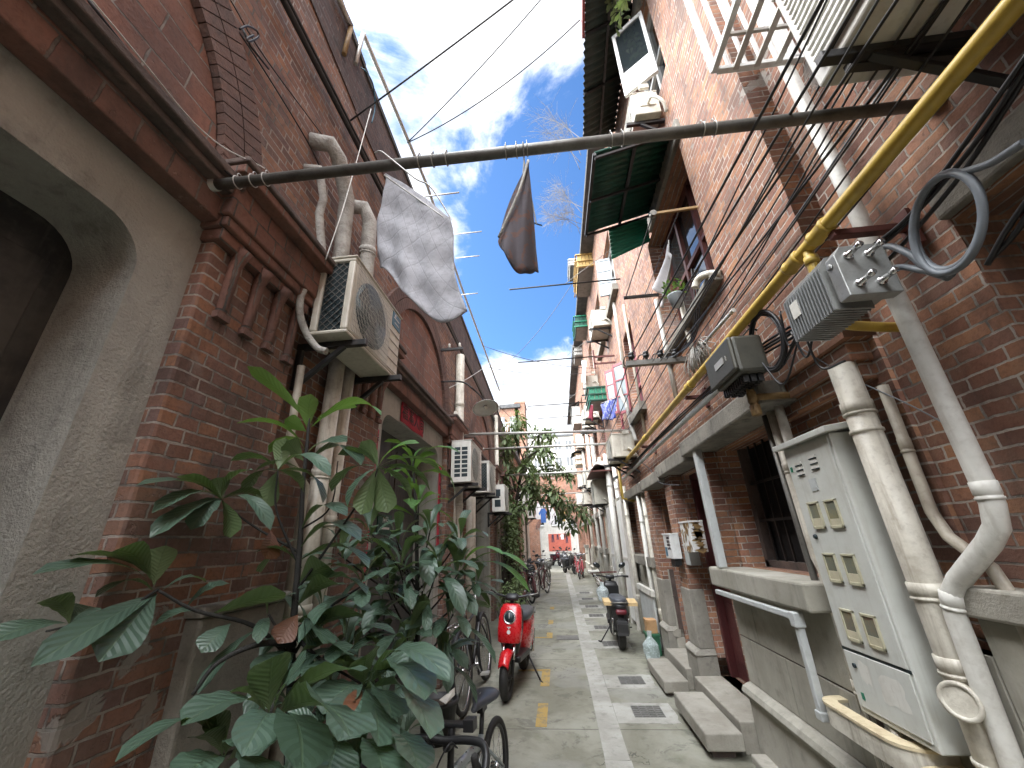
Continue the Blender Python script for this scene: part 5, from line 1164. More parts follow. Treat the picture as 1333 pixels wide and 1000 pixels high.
for X_, y_, z_, l in ((1.35, 13.2, 3.0, 'far air conditioner on the right wall level with the red bicycles'), (1.36, 15.6, 2.7, 'far low air conditioner just past the red bicycles'), (1.35, 17.8, 3.6, 'far air conditioner on the right wall short of the archway'), (1.35, 20.6, 3.1, 'last air conditioner on the right wall before the archway'), (1.35, 16.4, 5.0, 'upper air conditioner far along the right wall'), (1.35, 12.2, 4.7, 'upper air conditioner beside the lowest drying rack')):
    ac_unit((X_, y_, z_), l, 'ac_white', w=.8, h=.55, d=.3, face=-1, side='service')
for y_, z_, l in ((14.6, 2.6, 'far air conditioner on the left wall past the leaning tree'), (16.6, 3.0, 'second far air conditioner on the left wall past the leaning tree'), (19.6, 2.5, 'last air conditioner on the left wall before the archway')):
    ac_unit((-1.36, y_, z_), l, 'ac_clean', w=.8, h=.55, d=.3, face=1, side='handles')
# ledge at small ac
b = B(); p = ax(815, 178, 1.0); b.box(1.0, 1.40, p.y - .05, p.y + .75, p.z - .05, p.z); o = b.build('wall_ledge', MT['red_oxide'], org=V((1.2, p.y, p.z))); tag(o, 'dark ledge under the small air conditioner by the top awning', 'ledge')
# pulley arm, ropes and spreader bar
t = thing('pulley_arm', 'rusty arm with a pulley and ropes outside the upper window', 'arm', ax(910, 270, 1.36))
p = ax(908, 270, 1.37); q = V((.92, p.y, p.z)); q2 = ax(835, 277, 1.0); q = V((q2.x, p.y, p.z - .02))
b = B(); b.bar(p, q, .022); b.build('arm', MT['rusty_pipe'], t)
b = B(); b.lathe(q + V((0, -.02, 0)), (0, 1, 0), [(0, .028), (.008, .028), (.012, .018), (.028, .018), (.032, .028), (.04, .028)], 14); b.build('pulley', MT['grey_steel'], t)
r0 = ax(812, 388, .98); r1 = ax(855, 385, 1.30); r1.z = r0.z; r1.y = r0.y
b = B(); b.bar(r0, V((1.38, r0.y, r0.z)), .03); b.build('spreader', MT['black_steel'], t)
b = B(); b.tube([q, r0 + V((.02, 0, 0))], .006, 6); b.tube([p.lerp(q, .4), V((1.22, r0.y, r0.z))], .004, 5); b.build('rope', MT['cable_black'], t)
# curtain, plant pot and bent pipe at the upper window
def hangcloth(label, tl, tr, br, bl, X, mat, name='hanging_cloth', cat='cloth', group='clothes hung along the alley', wav=.03, uv=True):
    A, Bq, C, D = [ax(*p_, X) for p_ in (tl, tr, br, bl)]; nrm = V((1, 0, 0))
    t = thing(name, label, cat, A, group); b = B()
    b.grid(14, 14, lambda u, v: A.lerp(Bq, u).lerp(D.lerp(C, u), v) + nrm * wav * math.sin(9 * u + 3 * v) * (.3 + v) + V((0, 0, .02 * math.sin(7 * u) * v)), uv=True); b.build('fabric', MT[mat], t, solid=.006)
    b = B(); b.tube([A + V((0, -.05, .01)), Bq + V((0, .05, .01))], .006, 5); b.build('rail', MT['pale_steel'], t); return t
hangcloth('white curtain blowing out of the upper window', (869, 318), (873, 334), (868, 402), (853, 372), 1.30, 'white_cloth', wav=.04)
hangcloth('blue printed cloth hanging below the pink sashes', (782, 527), (803, 517), (804, 545), (784, 548), 1.02, 'blue_print')
hangcloth('dark red cloth hanging under the green netting', (766, 527), (772, 527), (773, 548), (767, 545), 1.02, 'maroon_cloth')
hangcloth('white garment hanging beyond the green box on the right', (757, 470), (763, 470), (764, 500), (758, 498), 1.05, 'white_cloth')
t = thing('flower_pot', 'blue planter with a small green plant on the upper sill', 'plant', ax(882, 388, 1.26)); p = ax(882, 398, 1.27)
b = B(); b.lathe(p, (0, 0, 1), [(0, .05), (.10, .065), (.105, .07), (.12, .07), (.12, .055), (.11, .05)], 16); b.build('pot', MT['blue_grey_paint'], t)
b = B()
for k in range(60):
    a = random.uniform(0, 2 * PI); q = p + V((.07 * math.cos(a), .1 * math.sin(a), .12 + random.uniform(.0, .12))); d = V((random.uniform(-1, 1), random.uniform(-1, 1), random.uniform(-.2, .8))).normalized() * .05
    s = d.cross(V((0, 0, 1))).normalized() * .012; b.poly([q, q + d * .5 + s, q + d, q + d * .5 - s])
b.build('foliage', MT['young_leaf'], t)
pipe('drain_pipe', 'bent cream elbow poking from the upper sill', [ax(905, 375, 1.22), ax(908, 366, 1.24), ax(918, 358, 1.28), ax(938, 356, 1.37)], .03, 'cream_pvc', group=RP, smooth=True)
for i, (a, c, X, r, mat, l) in enumerate([((797, 390), (826, 560), 1.36, .028, 'white_pvc', 'long white pipe down the upper wall past the crossarm end'), ((815, 385), (835, 570), 1.36, .022, 'tan_pvc', 'slim tan pipe on the upper wall behind the crossarm'), ((852, 395), (884, 520), 1.36, .024, 'white_pvc', 'white pipe dropping from the curtained window'),
                                          ((880, 400), (912, 462), 1.34, .024, 'cream_pvc', 'cream pipe dropping from the bent elbow'), ((793, 350), (812, 480), 1.36, .03, 'cream_pvc', 'cream pipe beside the blue grey sash')]):
    p, q = ax(*a, X), ax(*c, X); q.y = p.y = (p.y + q.y) / 2; pipe('drain_pipe', l, [p, q], r, mat, group=RP, collars=[(0, .5)])
pipe('drain_pipe', 'pale insulated hose winding below the pink sash', [ax(807, 490, 1.3), ax(808, 510, 1.25), ax(816, 530, 1.28), ax(820, 548, 1.3), ax(828, 575, 1.3)], .03, 'wrap_grey', group=RP, smooth=True)
# caged balconies, tin boxes
def cage(name, label, X, near, yt, yb, L, mat, cat='window cage', slats=7, roof=None, bars='yellow_wood'):
    t_ = ax(near, yt, X); q_ = ax(near, yb, X); y = (t_.y + q_.y) / 2; z0, z1 = q_.z, t_.z
    t = thing(name, label, cat, (XU, y, z0)); b = B()
    for k in range(slats):
        a = y + L * k / slats; b.box(X, X + .02, a, a + L / slats * .86, z0, z1)
    n = max(3, int((XU - X) / .09))
    for k in range(n): a = X + .02 + (XU - X - .02) * k / n; b.box(a, a + (XU - X) / n * .85, y, y + .02, z0, z1)
    b.build('slats', MT[mat], t)
    b = B(); b.box(X, XU, y + .02, y + L, z0, z0 + .03); b.build('base', MT['grey_steel'], t)
    b = B()
    for z in (z0 + .02, (z0 + z1) / 2, z1): b.bar((X - .04, y - .02, z), (X - .04, y + L, z), .03); b.bar((X - .04, y - .025, z), (XU, y - .025, z), .03)
    b.build('rail', MT[bars], t)
    if roof: corr(t, 'hood', (X - .18, y - .1, z1 + .03), (X - .18, y + L + .1, z1 + .03), (XU, y + L + .1, z1 + .25), (XU, y - .1, z1 + .25), roof, 10)
    return t
cage('balcony_cage', 'yellow wooden caged balcony high on the right', 1.0, 752, 318, 362, 1.3, 'yellow_wood')
cage('window_cage', 'green netted cage with a bright green flap on the right', 1.02, 749, 402, 436, .9, 'green_tin', bars='green_tin_bright')
cage('window_cage', 'weathered wooden box hanging beside the blue grey sash', .98, 742, 328, 356, .8, 'wrap_grey', bars='pale_steel')
cage('window_cage', 'green netting cage above the dark red cloth', 1.0, 768, 500, 527, .8, 'green_tin_bright', bars='green_tin')
cage('window_cage', 'grey tin cage below the green flap cage', 1.1, 748, 445, 470, .9, 'wrap_grey', bars='grey_steel')
cage('window_cage', 'rusty window cage with a dark hood above the archway', 1.0, 750, 588, 608, .9, 'pale_render', roof='brown_tin', bars='rusty_pipe')
cage('window_cage', 'white window cage far along the right wall', 1.05, 746, 520, 560, 1.4, 'white_paint', roof='roof_tile_grey', bars='pale_steel')
t = thing('tarp_heap', 'grey tarpaulin heaped on a shelf beside the second pole', 'tarpaulin', ax(782, 605, 1.1)); p = ax(783, 612, 1.15)
b = B(); b.grid(18, 12, lambda u, v: p + V((-.25 + .5 * v, -.1 + 1.3 * u, .22 * math.sin(PI * v) * (.6 + .4 * math.sin(7 * u)) + .04 * math.sin(19 * u + 8 * v)))); b.build('sheet', MT['wrap_grey'], t, solid=.01)
b = B(); b.box(.88, 1.4, p.y - .15, p.y + 1.25, p.z - .05, p.z - .02); b.build('shelf', MT['red_oxide'], t)
# red clothes frame on the right
t = thing('clothes_rack', 'red oxide clothes rack folded on the right wall', 'clothes rack', ax(775, 470, 1.2))
p = ax(800, 463, 1.36); q = ax(770, 463, 1.0); q.y, q.z = p.y, p.z; s_ = ax(797, 485, 1.36); dz = s_.z - p.z
b = B(); b.bar(p, V((.95, p.y, p.z)), .03); b.bar(p + V((0, 0, dz)), V((.95, p.y, p.z + dz)), .03); b.bar((.96, p.y, p.z + .15), (.96, p.y, p.z + dz - .1), .03); b.build('bar', MT['red_oxide'], t)
t = None
# ================================================================ drying racks, rods, wires
def rack(label, a, c, Z):
    A, C = az(*a, Z), az(*c, Z); C.y = min(C.y, A.y); A2, C2 = V((1.38, A.y, Z)), V((1.38, C.y, Z))
    t = thing('drying_rack', label, 'drying rack', (1.38, A.y, Z), 'wire drying racks high over the alley'); b = B()
    b.tube([A2, A, C, C2], .013, 6); b.tube([A2.lerp(C2, .5), A.lerp(C, .5)], .008, 5); b.build('frame', MT['black_steel'], t)
    b = B(); b.tube([A.lerp(A2, .5), V((1.38, A.y, Z + .7))], .005, 5); b.build('stay', MT['grey_steel'], t)
rack('highest wire drying rack jutting over the alley', (664, 377), (668, 403), 5.6)
rack('middle wire drying rack jutting over the alley', (674, 472), (679, 489), 5.2)
rack('lowest wire drying rack jutting over the alley', (687, 529), (690, 544), 5.0)
rack('far wire drying rack close above the rooftops', (700, 545), (702, 556), 5.6)
for i, (a, c) in enumerate([((545, 257), (598, 248)), ((586, 306), (627, 301)), ((596, 336), (624, 330)), ((600, 384), (622, 380))]):
    p = ax(*a, -1.46); q = ax(*c, -1.0); x = ay(*c, p.y).x
    b = B(); b.tube([V((-1.5, p.y, p.z)), V((x, p.y, p.z))], .010, 7); o = b.build('drying_rod', MT['pale_steel'], org=p); tag(o, ['short pale rod jutting from the left eaves by the quilted cloth', 'second pale rod jutting from the left eaves', 'third pale rod jutting from the left eaves', 'fourth and farthest pale rod jutting from the left eaves'][i], 'rod', 'rods on the left eaves')
WG = 'overhead wires'
def wire(label, p, q, sag=.15, r=.005, mat='cable_black'):
    b = B(); b.tube(sagline(p, q, sag), r * 1.4, 5); o = b.build('wire', MT[mat], org=V(p)); tag(o, label, 'wire', WG)
def towall(p, q, X=1.38): return p + (q - p) * ((X - p.x) / (q.x - p.x))
p_ = ax(452, 160, -1.46); wire('wire rising from the left wall across the bright cloud', p_, towall(p_, ay(700, -30, 1.6)), .05)
wire('wire from the left roof rail to the top awning', ax(530, 186, -1.46), V((.70, 2.7, 7.15)), .2)
p_ = ax(530, 186, -1.46); wire('wire fanning upward from the left roof rail across the cloud', p_, towall(p_, ay(722, -25, 2.6), .75), .1)
wire('thin wire sloping from the right roof down to the left eaves', V((1.0, 9, 8.2)), ax(642, 487, -1.46), .3)
wire('level wire crossing between the eaves near the middle rack', ax(628, 450, -1.46), V((1.38, 9.4, 5.6)), .15)
wire('second level wire crossing beyond the middle rack', ax(635, 478, -1.46), V((1.38, 11, 6.2)), .15)
wire('slack wire from the left eaves toward the archway', ax(640, 520, -1.46), V((1.3, 20, 5.5)), .4)
wire('pale wire along the left eaves behind the street lamp', ax(585, 505, -1.3), ax(640, 470, -1.4), .05, .004, 'cable_white')
for k, (Z, r, l) in enumerate(((4.64, .022, 'thick black cable clipped along the left wall below the eaves'), (4.70, .014, 'second black cable clipped just above the thick one on the left wall'), (4.2, .008, 'thin black cable across the near arch on the left wall'))):
    if k < 2: cable(l, [(-1.44, -2, Z + .02), (-1.44, 1.2, Z), (-1.44, 3, Z + .01), (-1.44, 6, Z - .05), (-1.44, 10, Z - .2), (-1.44, 14, Z - .35)], r, group='cables on the left wall')
    else: cable(l, [ax(115, 0, -1.40), ax(230, 150, -1.38), ax(268, 195, -1.38), ax(305, 232, -1.34), ax(350, 260, -1.42)], .006, group='cables on the left wall')
cable('pale thin wire lying along the ledge over the near doorway', [(-1.33, -.8, 3.13), (-1.33, .5, 3.12), (-1.335, .95, 3.115), (-1.27, 1.2, 3.2)], .003, 'cable_white', group='cables on the left wall')
cable('black cable tracing down the brick beside the near arch', [ax(280, 0, -1.46), ax(330, 70, -1.46), ax(395, 175, -1.46), ax(418, 220, -1.46)], .005, group='cables on the left wall')
cable('thin black wire higher on the near left brickwork', [ax(300, 0, -1.47), ax(345, 75, -1.47), ax(430, 190, -1.47)], .004, group='cables on the left wall')
t = thing('wall_hook', 'bent black iron loop on the near left brickwork', 'hook', ax(325, 45, -1.46))
b = B(); b.tube(bez([ax(*p_, -1.47) for p_ in ((312, 38), (322, 34), (334, 40), (336, 48), (324, 54), (322, 50), (330, 46))], 6), .006, 6); b.build('loop', MT['black_steel'], t)
b = B(); b.tube([ax(316, 38, -1.49), ax(326, 60, -1.47), ax(350, 90, -1.47)], .006, 6); b.build('stem', MT['black_steel'], t)
# insulator arm on the left wall
t = thing('wall_insulator', 'black arm with white insulators under the left eaves', 'insulator', ax(575, 452, -1.4)); p = ax(574, 456, -1.46)
b = B(); b.bar(p, p + V((.32, 0, 0)), .035); b.build('arm', MT['black_steel'], t); b = B()
for k in range(2): b.lathe(p + V((.12 + .15 * k, 0, .02)), (0, 0, 1), [(0, .01), (.02, .025), (.04, .015), (.05, .022), (.07, .012)], 10)
b.build('insulator', MT['white_pvc'], t)
# street lamp
t = thing('street_lamp', 'street lamp with a pale dish shade on a curved arm', 'street lamp', (-1.45, 4.9, 3.5)); lc = ax(632, 531, -.88)
b = B(); b.tube(bez([ax(574, 497, -1.48), ax(600, 497, -1.2), ax(614, 505, -1.0), lc + V((-.04, -.03, .14)), lc + V((0, 0, .05))], 6), .012, 8); b.build('arm', MT['black_steel'], t)
b = B(); axis = V((.20, -.30, -.93)).normalized(); b.lathe(lc - axis * .05, axis, [(0, .03), (.005, .05), (.035, .155), (.055, .185), (.060, .185), (.040, .150), (.02, .05)], 28); sh = b.build('shade', MT['ac_clean'], t)
b = B(); b.lathe(lc - axis * .07, axis, [(0, .022), (.05, .026)], 12); b.build('socket', MT['black_plastic'], t)
b = B(); b.ball(lc + axis * -.005, .028); b.build('bulb', MT['white_card'], t)
# roof rails
t = thing('roof_rail', 'long pale steel rail above the left eaves', 'rail', (-1.45, 5, 5.6)); e = ax(650, 508, -1.45)
s0 = ax(473, 44, -1.45); s1 = ax(556, 242, -1.45); b = B(); b.tube([s0, s1, ax(600, 372, -1.45), e], .022, 8); b.build('rail', MT['pale_steel'], t)
for p, dz in ((s0, -.45), (s1.lerp(e, .2), -.9), (e, -.7)):
    b = B(); b.tube([p, p + V((-.02, 0, dz))], .018, 7); b.build('post', MT['pale_steel'], t)
t = thing('roof_rail', 'short brown steel rail end at the top of the left roof', 'rail', (-1.45, 1.7, 5.6)); s0 = ax(457, 34, -1.45)
b = B(); b.tube([ax(436, -12, -1.45), s0], .024, 8); b.build('rail', MT['pale_steel'], t); b = B(); b.tube([s0, s0 + V((-.01, 0, -.4))], .02, 7); b.build('post', MT['rusty_pipe'], t)
cable('blue cable looped at the left roof edge', [ax(470, 88, -1.44), ax(478, 95, -1.4), ax(486, 112, -1.42), ax(488, 140, -1.45), ax(484, 160, -1.46)], .006, 'blue_label', group='cables on the left wall')
# ================================================================ far end
aw_ = thing('brick_archway', 'brick archway spanning the alley far ahead', 'archway', (0, 24.2, 0))
hole = [(-1.05, 0), (-1.05, 2.1)] + [(.05 + 1.1 * math.cos(PI - PI * i / 16), 2.1 + .75 * math.sin(PI - PI * i / 16)) for i in range(17)] + [(1.15, 2.1), (1.15, 0)]
b = B(); b.add(plate([(-2.2, 0)] + hole + [(2.2, 0), (2.2, 5.1), (-2.2, 5.1)], [], .5), basis((0, 24.2, 0), (1, 0, 0), (0, 0, 1))); b.build('wall', MT['far_brick'], aw_)
b = B()
for i in range(24):
    a0_, a1_ = PI * i / 24, PI * (i + .9) / 24; b.prism([(.05 + r_ * 1.0 * math.cos(a), 23.93, 2.1 + r_ * .69 * math.sin(a)) for r_, a in ((1.10, a0_), (1.32, a0_), (1.32, a1_), (1.10, a1_))], (0, .03, 0))
b.build('arch', MT['band_brick'], aw_); b = B(); b.box(-2.3, 2.3, 23.85, 24.5, 5.1, 5.25); b.box(-2.25, 2.25, 23.9, 24.0, 3.3, 3.42); b.build('cornice', MT['concrete'], aw_)
def block(name, label, x0, x1, y0, y1, z1, mat, cols, rows, cat='building', roof='roof_tile_grey', zfirst=1.2, wmat='window_glass'):
    t = thing(name, label, cat, ((x0 + x1) / 2, y0, 0)); b = B(); b.box(x0, x1, y0, y1, 0, z1); b.build('wall', MT[mat], t)
    b = B(); b.box(x0 - .2, x1 + .2, y0 - .25, y1, z1, z1 + .3); b.build('roof', MT[roof], t)
    cw = (x1 - x0) / cols; rh = (z1 - zfirst) / rows
    for i in range(cols):
        for j in range(rows):
            cx, cz = x0 + cw * (i + .5), zfirst + rh * (j + .45); b = B(); b.box(cx - cw * .28, cx + cw * .28, y0 - .03, y0 + .05, cz - rh * .28, cz + rh * .28); w = b.build('window', MT[wmat], t)
            b = B(); b.box(cx - .03, cx + .03, y0 - .06, y0 - .031, cz - rh * .28, cz + rh * .28); b.box(cx - cw * .3, cx + cw * .3, y0 - .12, y0 - .03, cz - rh * .33, cz - rh * .28); b.build('frame', MT['white_paint'], w)
    return t
t = block('end_house', 'pale house with a red painted wall closing the far end of the alley', -4, 4, 36, 42, 6.5, 'pale_render', 5, 2, 'house', zfirst=2.4)
b = B(); b.box(-.85, 1.05, 35.95, 36.0, .62, 2.0); b.build('red_front', MT['salmon_wall'], t)
b = B(); b.box(-1.5, 1.6, 35.8, 36.0, 0, .6); b.build('base', MT['pale_render'], t)
block('apartment_block', 'pale apartment block far beyond the archway', -5, 7, 62, 72, 17, 'pale_render', 7, 6)
block('right_far_block' if 0 else 'apartment_block', 'pale narrow block rising behind the right hand houses', 3, 9, 42, 50, 13, 'pale_render', 4, 5)
t = block('stair_tower', 'orange brick stair tower with a chimney beyond the left roofs', -5.2, -2.5, 30, 33, 11.6, 'far_brick', 3, 4, 'tower')
b = B(); b.box(-2.75, -1.95, 30.0, 32, 0, 12.0); b.box(-2.8, -1.9, 29.95, 32.05, 12.0, 12.15); b.build('chimney', MT['far_brick'], t)
b = B()
for k in range(9): b.bar((-3.9 + .13 * k, 29.6, 9.3), (-3.9 + .13 * k, 29.6, 10.3), .03)
b.box(-4, -2.75, 29.55, 30, 9.2, 9.3); b.bar((-4, 29.6, 10.3), (-2.75, 29.6, 10.3), .05); b.build('balcony', MT['white_paint'], t)
def garmentx(label, x, y, z, w, h, mat, kind='shirt'):
    t = thing('hanging_garment', label, 'garment', (x, y, z), 'clothes hung along the alley'); b = B()
    sh = {'shirt': [(-.5, -.35), (-.36, -.5), (-.28, -.3), (-.28, -1), (.28, -1), (.28, -.3), (.36, -.5), (.5, -.35), (.18, 0), (-.18, 0)], 'trousers': [(-.3, 0), (-.4, -1), (-.1, -1), (0, -.35), (.1, -1), (.4, -1), (.3, 0)]}[kind]
    b.add(plate([(p_[0] * w, p_[1] * h) for p_ in sh], [], .04), basis((x, y, z), (1, 0, 0), (0, 0, 1))); b.build('fabric', MT[mat], t)
    b = B(); b.tube([(x - w * .2, y, z - .01), (x, y, z + .07), (x + w * .2, y, z - .01)], .008, 5); b.build('hanger', MT['pale_steel'], t)
garmentx('blue garment hanging in front of the archway', -.62, 19, 2.88, .42, .62, 'blue_cloth')
garmentx('white shirt hanging beside the blue garment', -.25, 19, 2.88, .5, .7, 'white_cloth')
garmentx('yellow green garment hanging before the archway', .32, 19, 2.88, .22, .6, 'yellow_wood')
garmentx('pale lilac shirt hanging beyond the blue garment', -.95, 21.5, 3.34, .6, .8, 'white_cloth')
t = thing('clothes_line', 'white clothes line in front of the far red wall', 'clothes line', (0, 34.5, 1.9)); b = B(); b.tube([(-1.4, 34.5, 2.0), (1.4, 34.5, 2.0)], .012, 5); b.build('rope', MT['cable_white'], t); b = B(); b.bar((-1.4, 34.5, 0), (-1.4, 34.5, 2.05), .05); b.bar((1.4, 34.5, 0), (1.4, 34.5, 2.05), .05); b.build('post', MT['pale_steel'], t)
for x, w_, h_, mt_, kd, l in ((-.45, .3, .6, 'dark_cloth', 'trousers', 'dark trousers, leftmost on the line before the far red wall'), (-.05, .24, .42, 'dark_cloth', 'trousers', 'small dark trousers beside the white garment on the far line'), (.33, .42, .4, 'white_cloth', 'shirt', 'white garment on the line before the far red wall'), (.68, .26, .7, 'dark_cloth', 'trousers', 'long dark trousers, rightmost on the line before the far red wall')):
    garmentx(l, x, 34.45, 1.93, w_, h_, mt_, kd)
# ================================================================ bicycles and scooters (built with +x forward, ground z = 0)
def loft(b, secs, n=20, p=2.6):
    """secs: (cx, cz, rx, ry) superellipses stacked upward"""
    rings = []
    for cx, cz, rx, ry in secs:
        r = []
        for k in range(n):
            a = 2 * PI * k / n; c, s = math.cos(a), math.sin(a)
            r.append(b.bm.verts.new((cx + rx * abs(c) ** (2 / p) * (1 if c >= 0 else -1), ry * abs(s) ** (2 / p) * (1 if s >= 0 else -1), cz)))
        rings.append(r)
    for a, c in zip(rings, rings[1:]):
        for k in range(n):
            f = b.bm.faces.new([a[k], a[(k + 1) % n], c[(k + 1) % n], c[k]]); f.smooth = True
    b.bm.faces.new(rings[0][::-1]); b.bm.faces.new(rings[-1]); return b
def circ(c, r, axis='y', n=28):
    c = V(c); return [c + V((r * math.cos(2 * PI * i / n), 0, r * math.sin(2 * PI * i / n))) for i in range(n)]
def wheel(t, c, r, tyre=.022, rim='chrome', spokes=18, fat=False):
    b = B(); b.tube(circ(c, r - tyre), tyre, 10, closed=True); w = b.build('wheel', MT['rubber'], t)
    b = B(); b.tube(circ(c, r - tyre * 2.2), tyre * .55, 6, closed=True); b.build('rim', MT[rim], w)
    b = B(); c = V(c); hw = .03 if not fat else .05
    b.lathe(c - V((0, hw, 0)), (0, 1, 0), [(0, .012), (.004, .022), (hw * 2 - .004, .022), (hw * 2, .012)], 12)
    for k in range(spokes):
        a = 2 * PI * k / spokes; s = hw * .8 * (1 if k % 2 else -1)
        q = c + V(((r - tyre * 2) * math.cos(a), 0, (r - tyre * 2) * math.sin(a)))
        if fat: b.bar(c + V((.02 * math.cos(a), 0, .02 * math.sin(a))), q, .03, .03)
        else: b.tube([c + V((.02 * math.cos(a + 1.3), s, .02 * math.sin(a + 1.3))), q], .0015, 4)
    b.build('spokes', MT['chrome' if not fat else 'black_plastic'], w); return w
def saddle(c):
    b = B(); rows = [(-.135, .050, .012, .012), (-.125, .075, .024, .010), (-.095, .088, .031, .008), (-.055, .084, .032, .002), (-.01, .062, .029, -.002), (.04, .038, .026, -.003), (.09, .025, .023, -.002), (.13, .019, .018, -.004), (.142, .010, .009, -.006)]
    rings = []
    for x, w, h, z in rows:
        rings.append([b.bm.verts.new(c + V((x, w * math.cos(2 * PI * k / 18) , z + .018 + h * (math.sin(2 * PI * k / 18) if math.sin(2 * PI * k / 18) > 0 else .8 * math.sin(2 * PI * k / 18))))) for k in range(18)])
    for a, e in zip(rings, rings[1:]):
        for k in range(18): f = b.bm.faces.new([a[k], a[(k + 1) % 18], e[(k + 1) % 18], e[k]]); f.smooth = True
    b.bm.faces.new(rings[0][::-1]); b.bm.faces.new(rings[-1]); return b
def bicycle(label, loc, yaw, frame='black_plastic', r=.33, basket=False, lean=0., group='bicycles parked in the alley', wb=1.02, detail=True):
    t = thing('bicycle', label, 'bicycle', (0, 0, 0), group)
    wheel(t, (0, 0, r), r); wheel(t, (wb, 0, r), r)
    b = B(); bbk = V((.42, 0, r - .04)); st = V((.27, 0, r + .40)); hd = V((wb - .22, 0, r + .42)); hb = V((wb - .17, 0, r + .27))
    for p, q, w in ((bbk, st, .016), (bbk, hb, .018), (st - V((-.01, 0, .05)), hd, .016)): b.tube([p, q], w, 8)
    for s in (-.05, .05): b.tube([(0, s, r), bbk + V((0, s * .6, 0))], .010, 6); b.tube([(0, s, r), st + V((0, s * .3, -.06))], .009, 6)
    b.tube([hb + V((-.02, 0, -.06)), hd + V((-.02, 0, .05))], .02, 8); b.build('frame', MT[frame], t)
    b = B()
    for s in (-.05, .05): b.tube([hb + V((0, s * .6, -.02)), (wb - .05, s, r + .12), (wb, s, r)], .010, 6)
    b.build('fork', MT[frame], t)
    b = B(); top = hd + V((-.05, 0, .16)); b.tube([hd, top], .013, 8); b.tube(bez([top + V((-.16, .28, .02)), top + V((-.04, .25, .03)), top + V((.05, .12, .0)), top, top + V((.05, -.12, 0)), top + V((-.04, -.25, .03)), top + V((-.16, -.28, .02))], 4), .011, 7); hbar = b.build('handlebar', MT['chrome'], t)
    b = B()
    for s in (-1, 1): b.tube([top + V((-.06, s * .258, .028)), top + V((-.17, s * .282, .02))], .016, 8)
    b.build('grip', MT['rubber'], hbar)
    b = B(); sd_ = st + V((-.05, 0, .14)); b.tube([st, st + V((-.04, 0, .12))], .013, 8); b.build('seat_post', MT['chrome'], t)
    saddle(sd_).build('saddle', MT['saddle'], t)
    for cx, nm, a0, a1 in ((0, 'mudguard', .1, 1.05), (wb, 'mudguard', .35, 1.2)):
        b = B(); n = 16; pts = [(cx + (r + .018) * math.cos(PI * (a0 + (a1 - a0) * i / n)), (r + .018) * math.sin(PI * (a0 + (a1 - a0) * i / n)) + r) for i in range(n + 1)]
        b.grid(n, 4, lambda u, v: V((pts[round(u * n)][0], (v - .5) * .055, pts[round(u * n)][1] - .012 * (2 * v - 1) ** 2))); b.build(nm, MT[frame], t, solid=.002)
    b = B(); b.lathe(bbk - V((0, .045, 0)), (0, 1, 0), [(0, .07), (.004, .07), (.006, .02), (.09, .02)], 18); b.tube([bbk + V((0, -.055, 0)), bbk + V((.10, -.055, -.12))], .009, 6); b.tube([bbk + V((0, .055, 0)), bbk + V((-.10, .055, .12))], .009, 6); b.build('crank', MT['chrome'], t)
    b = B(); b.box(bbk.x + .06, bbk.x + .14, -.15, -.06, bbk.z - .13, bbk.z - .11); b.box(bbk.x - .14, bbk.x - .06, .06, .15, bbk.z + .11, bbk.z + .13); b.build('pedal', MT['pale_steel'], t)
    b = B()
    for s in (-.06, .06): b.tube([(-.22, s, 2 * r + .06), (.2, s, 2 * r + .06)], .006, 5); b.tube([(0, s, r), (-.15, s, 2 * r + .06)], .005, 5)
    for k in range(4): b.tube([(-.2 + .12 * k, -.06, 2 * r + .06), (-.2 + .12 * k, .06, 2 * r + .06)], .005, 5)
    b.build('rear_rack', MT['chrome'], t)
    b = B(); b.tube([bbk + V((-.05, .04, -.02)), (bbk.x - .12, .16, .01)], .008, 6); b.build('kickstand', MT['grey_steel'], t)
    if basket:
        b = B(); bx = wb + .03; z0 = r + .34
        for k in range(7):
            for s in (-1, 1): b.tube([(bx - .1 + .22 * k / 6, s * .13, z0), (bx - .13 + .28 * k / 6, s * .16, z0 + .22)], .004, 4)
            b.tube([(bx + .12, -.13 + .26 * k / 6, z0), (bx + .15, -.16 + .32 * k / 6, z0 + .22)], .004, 4); b.tube([(bx - .1, -.13 + .26 * k / 6, z0), (bx - .13, -.16 + .32 * k / 6, z0 + .22)], .004, 4)
        for q in range(4):
            e = q / 3; b.tube([(bx - .1 - .03 * e, -.13 - .03 * e, z0 + .22 * e), (bx + .12 + .03 * e, -.13 - .03 * e, z0 + .22 * e), (bx + .12 + .03 * e, .13 + .03 * e, z0 + .22 * e), (bx - .1 - .03 * e, .13 + .03 * e, z0 + .22 * e)], .004, 4, closed=True)
        b.build('basket', MT['grey_steel'], t)
    t.location = loc; t.rotation_euler = (lean, 0, yaw); return t
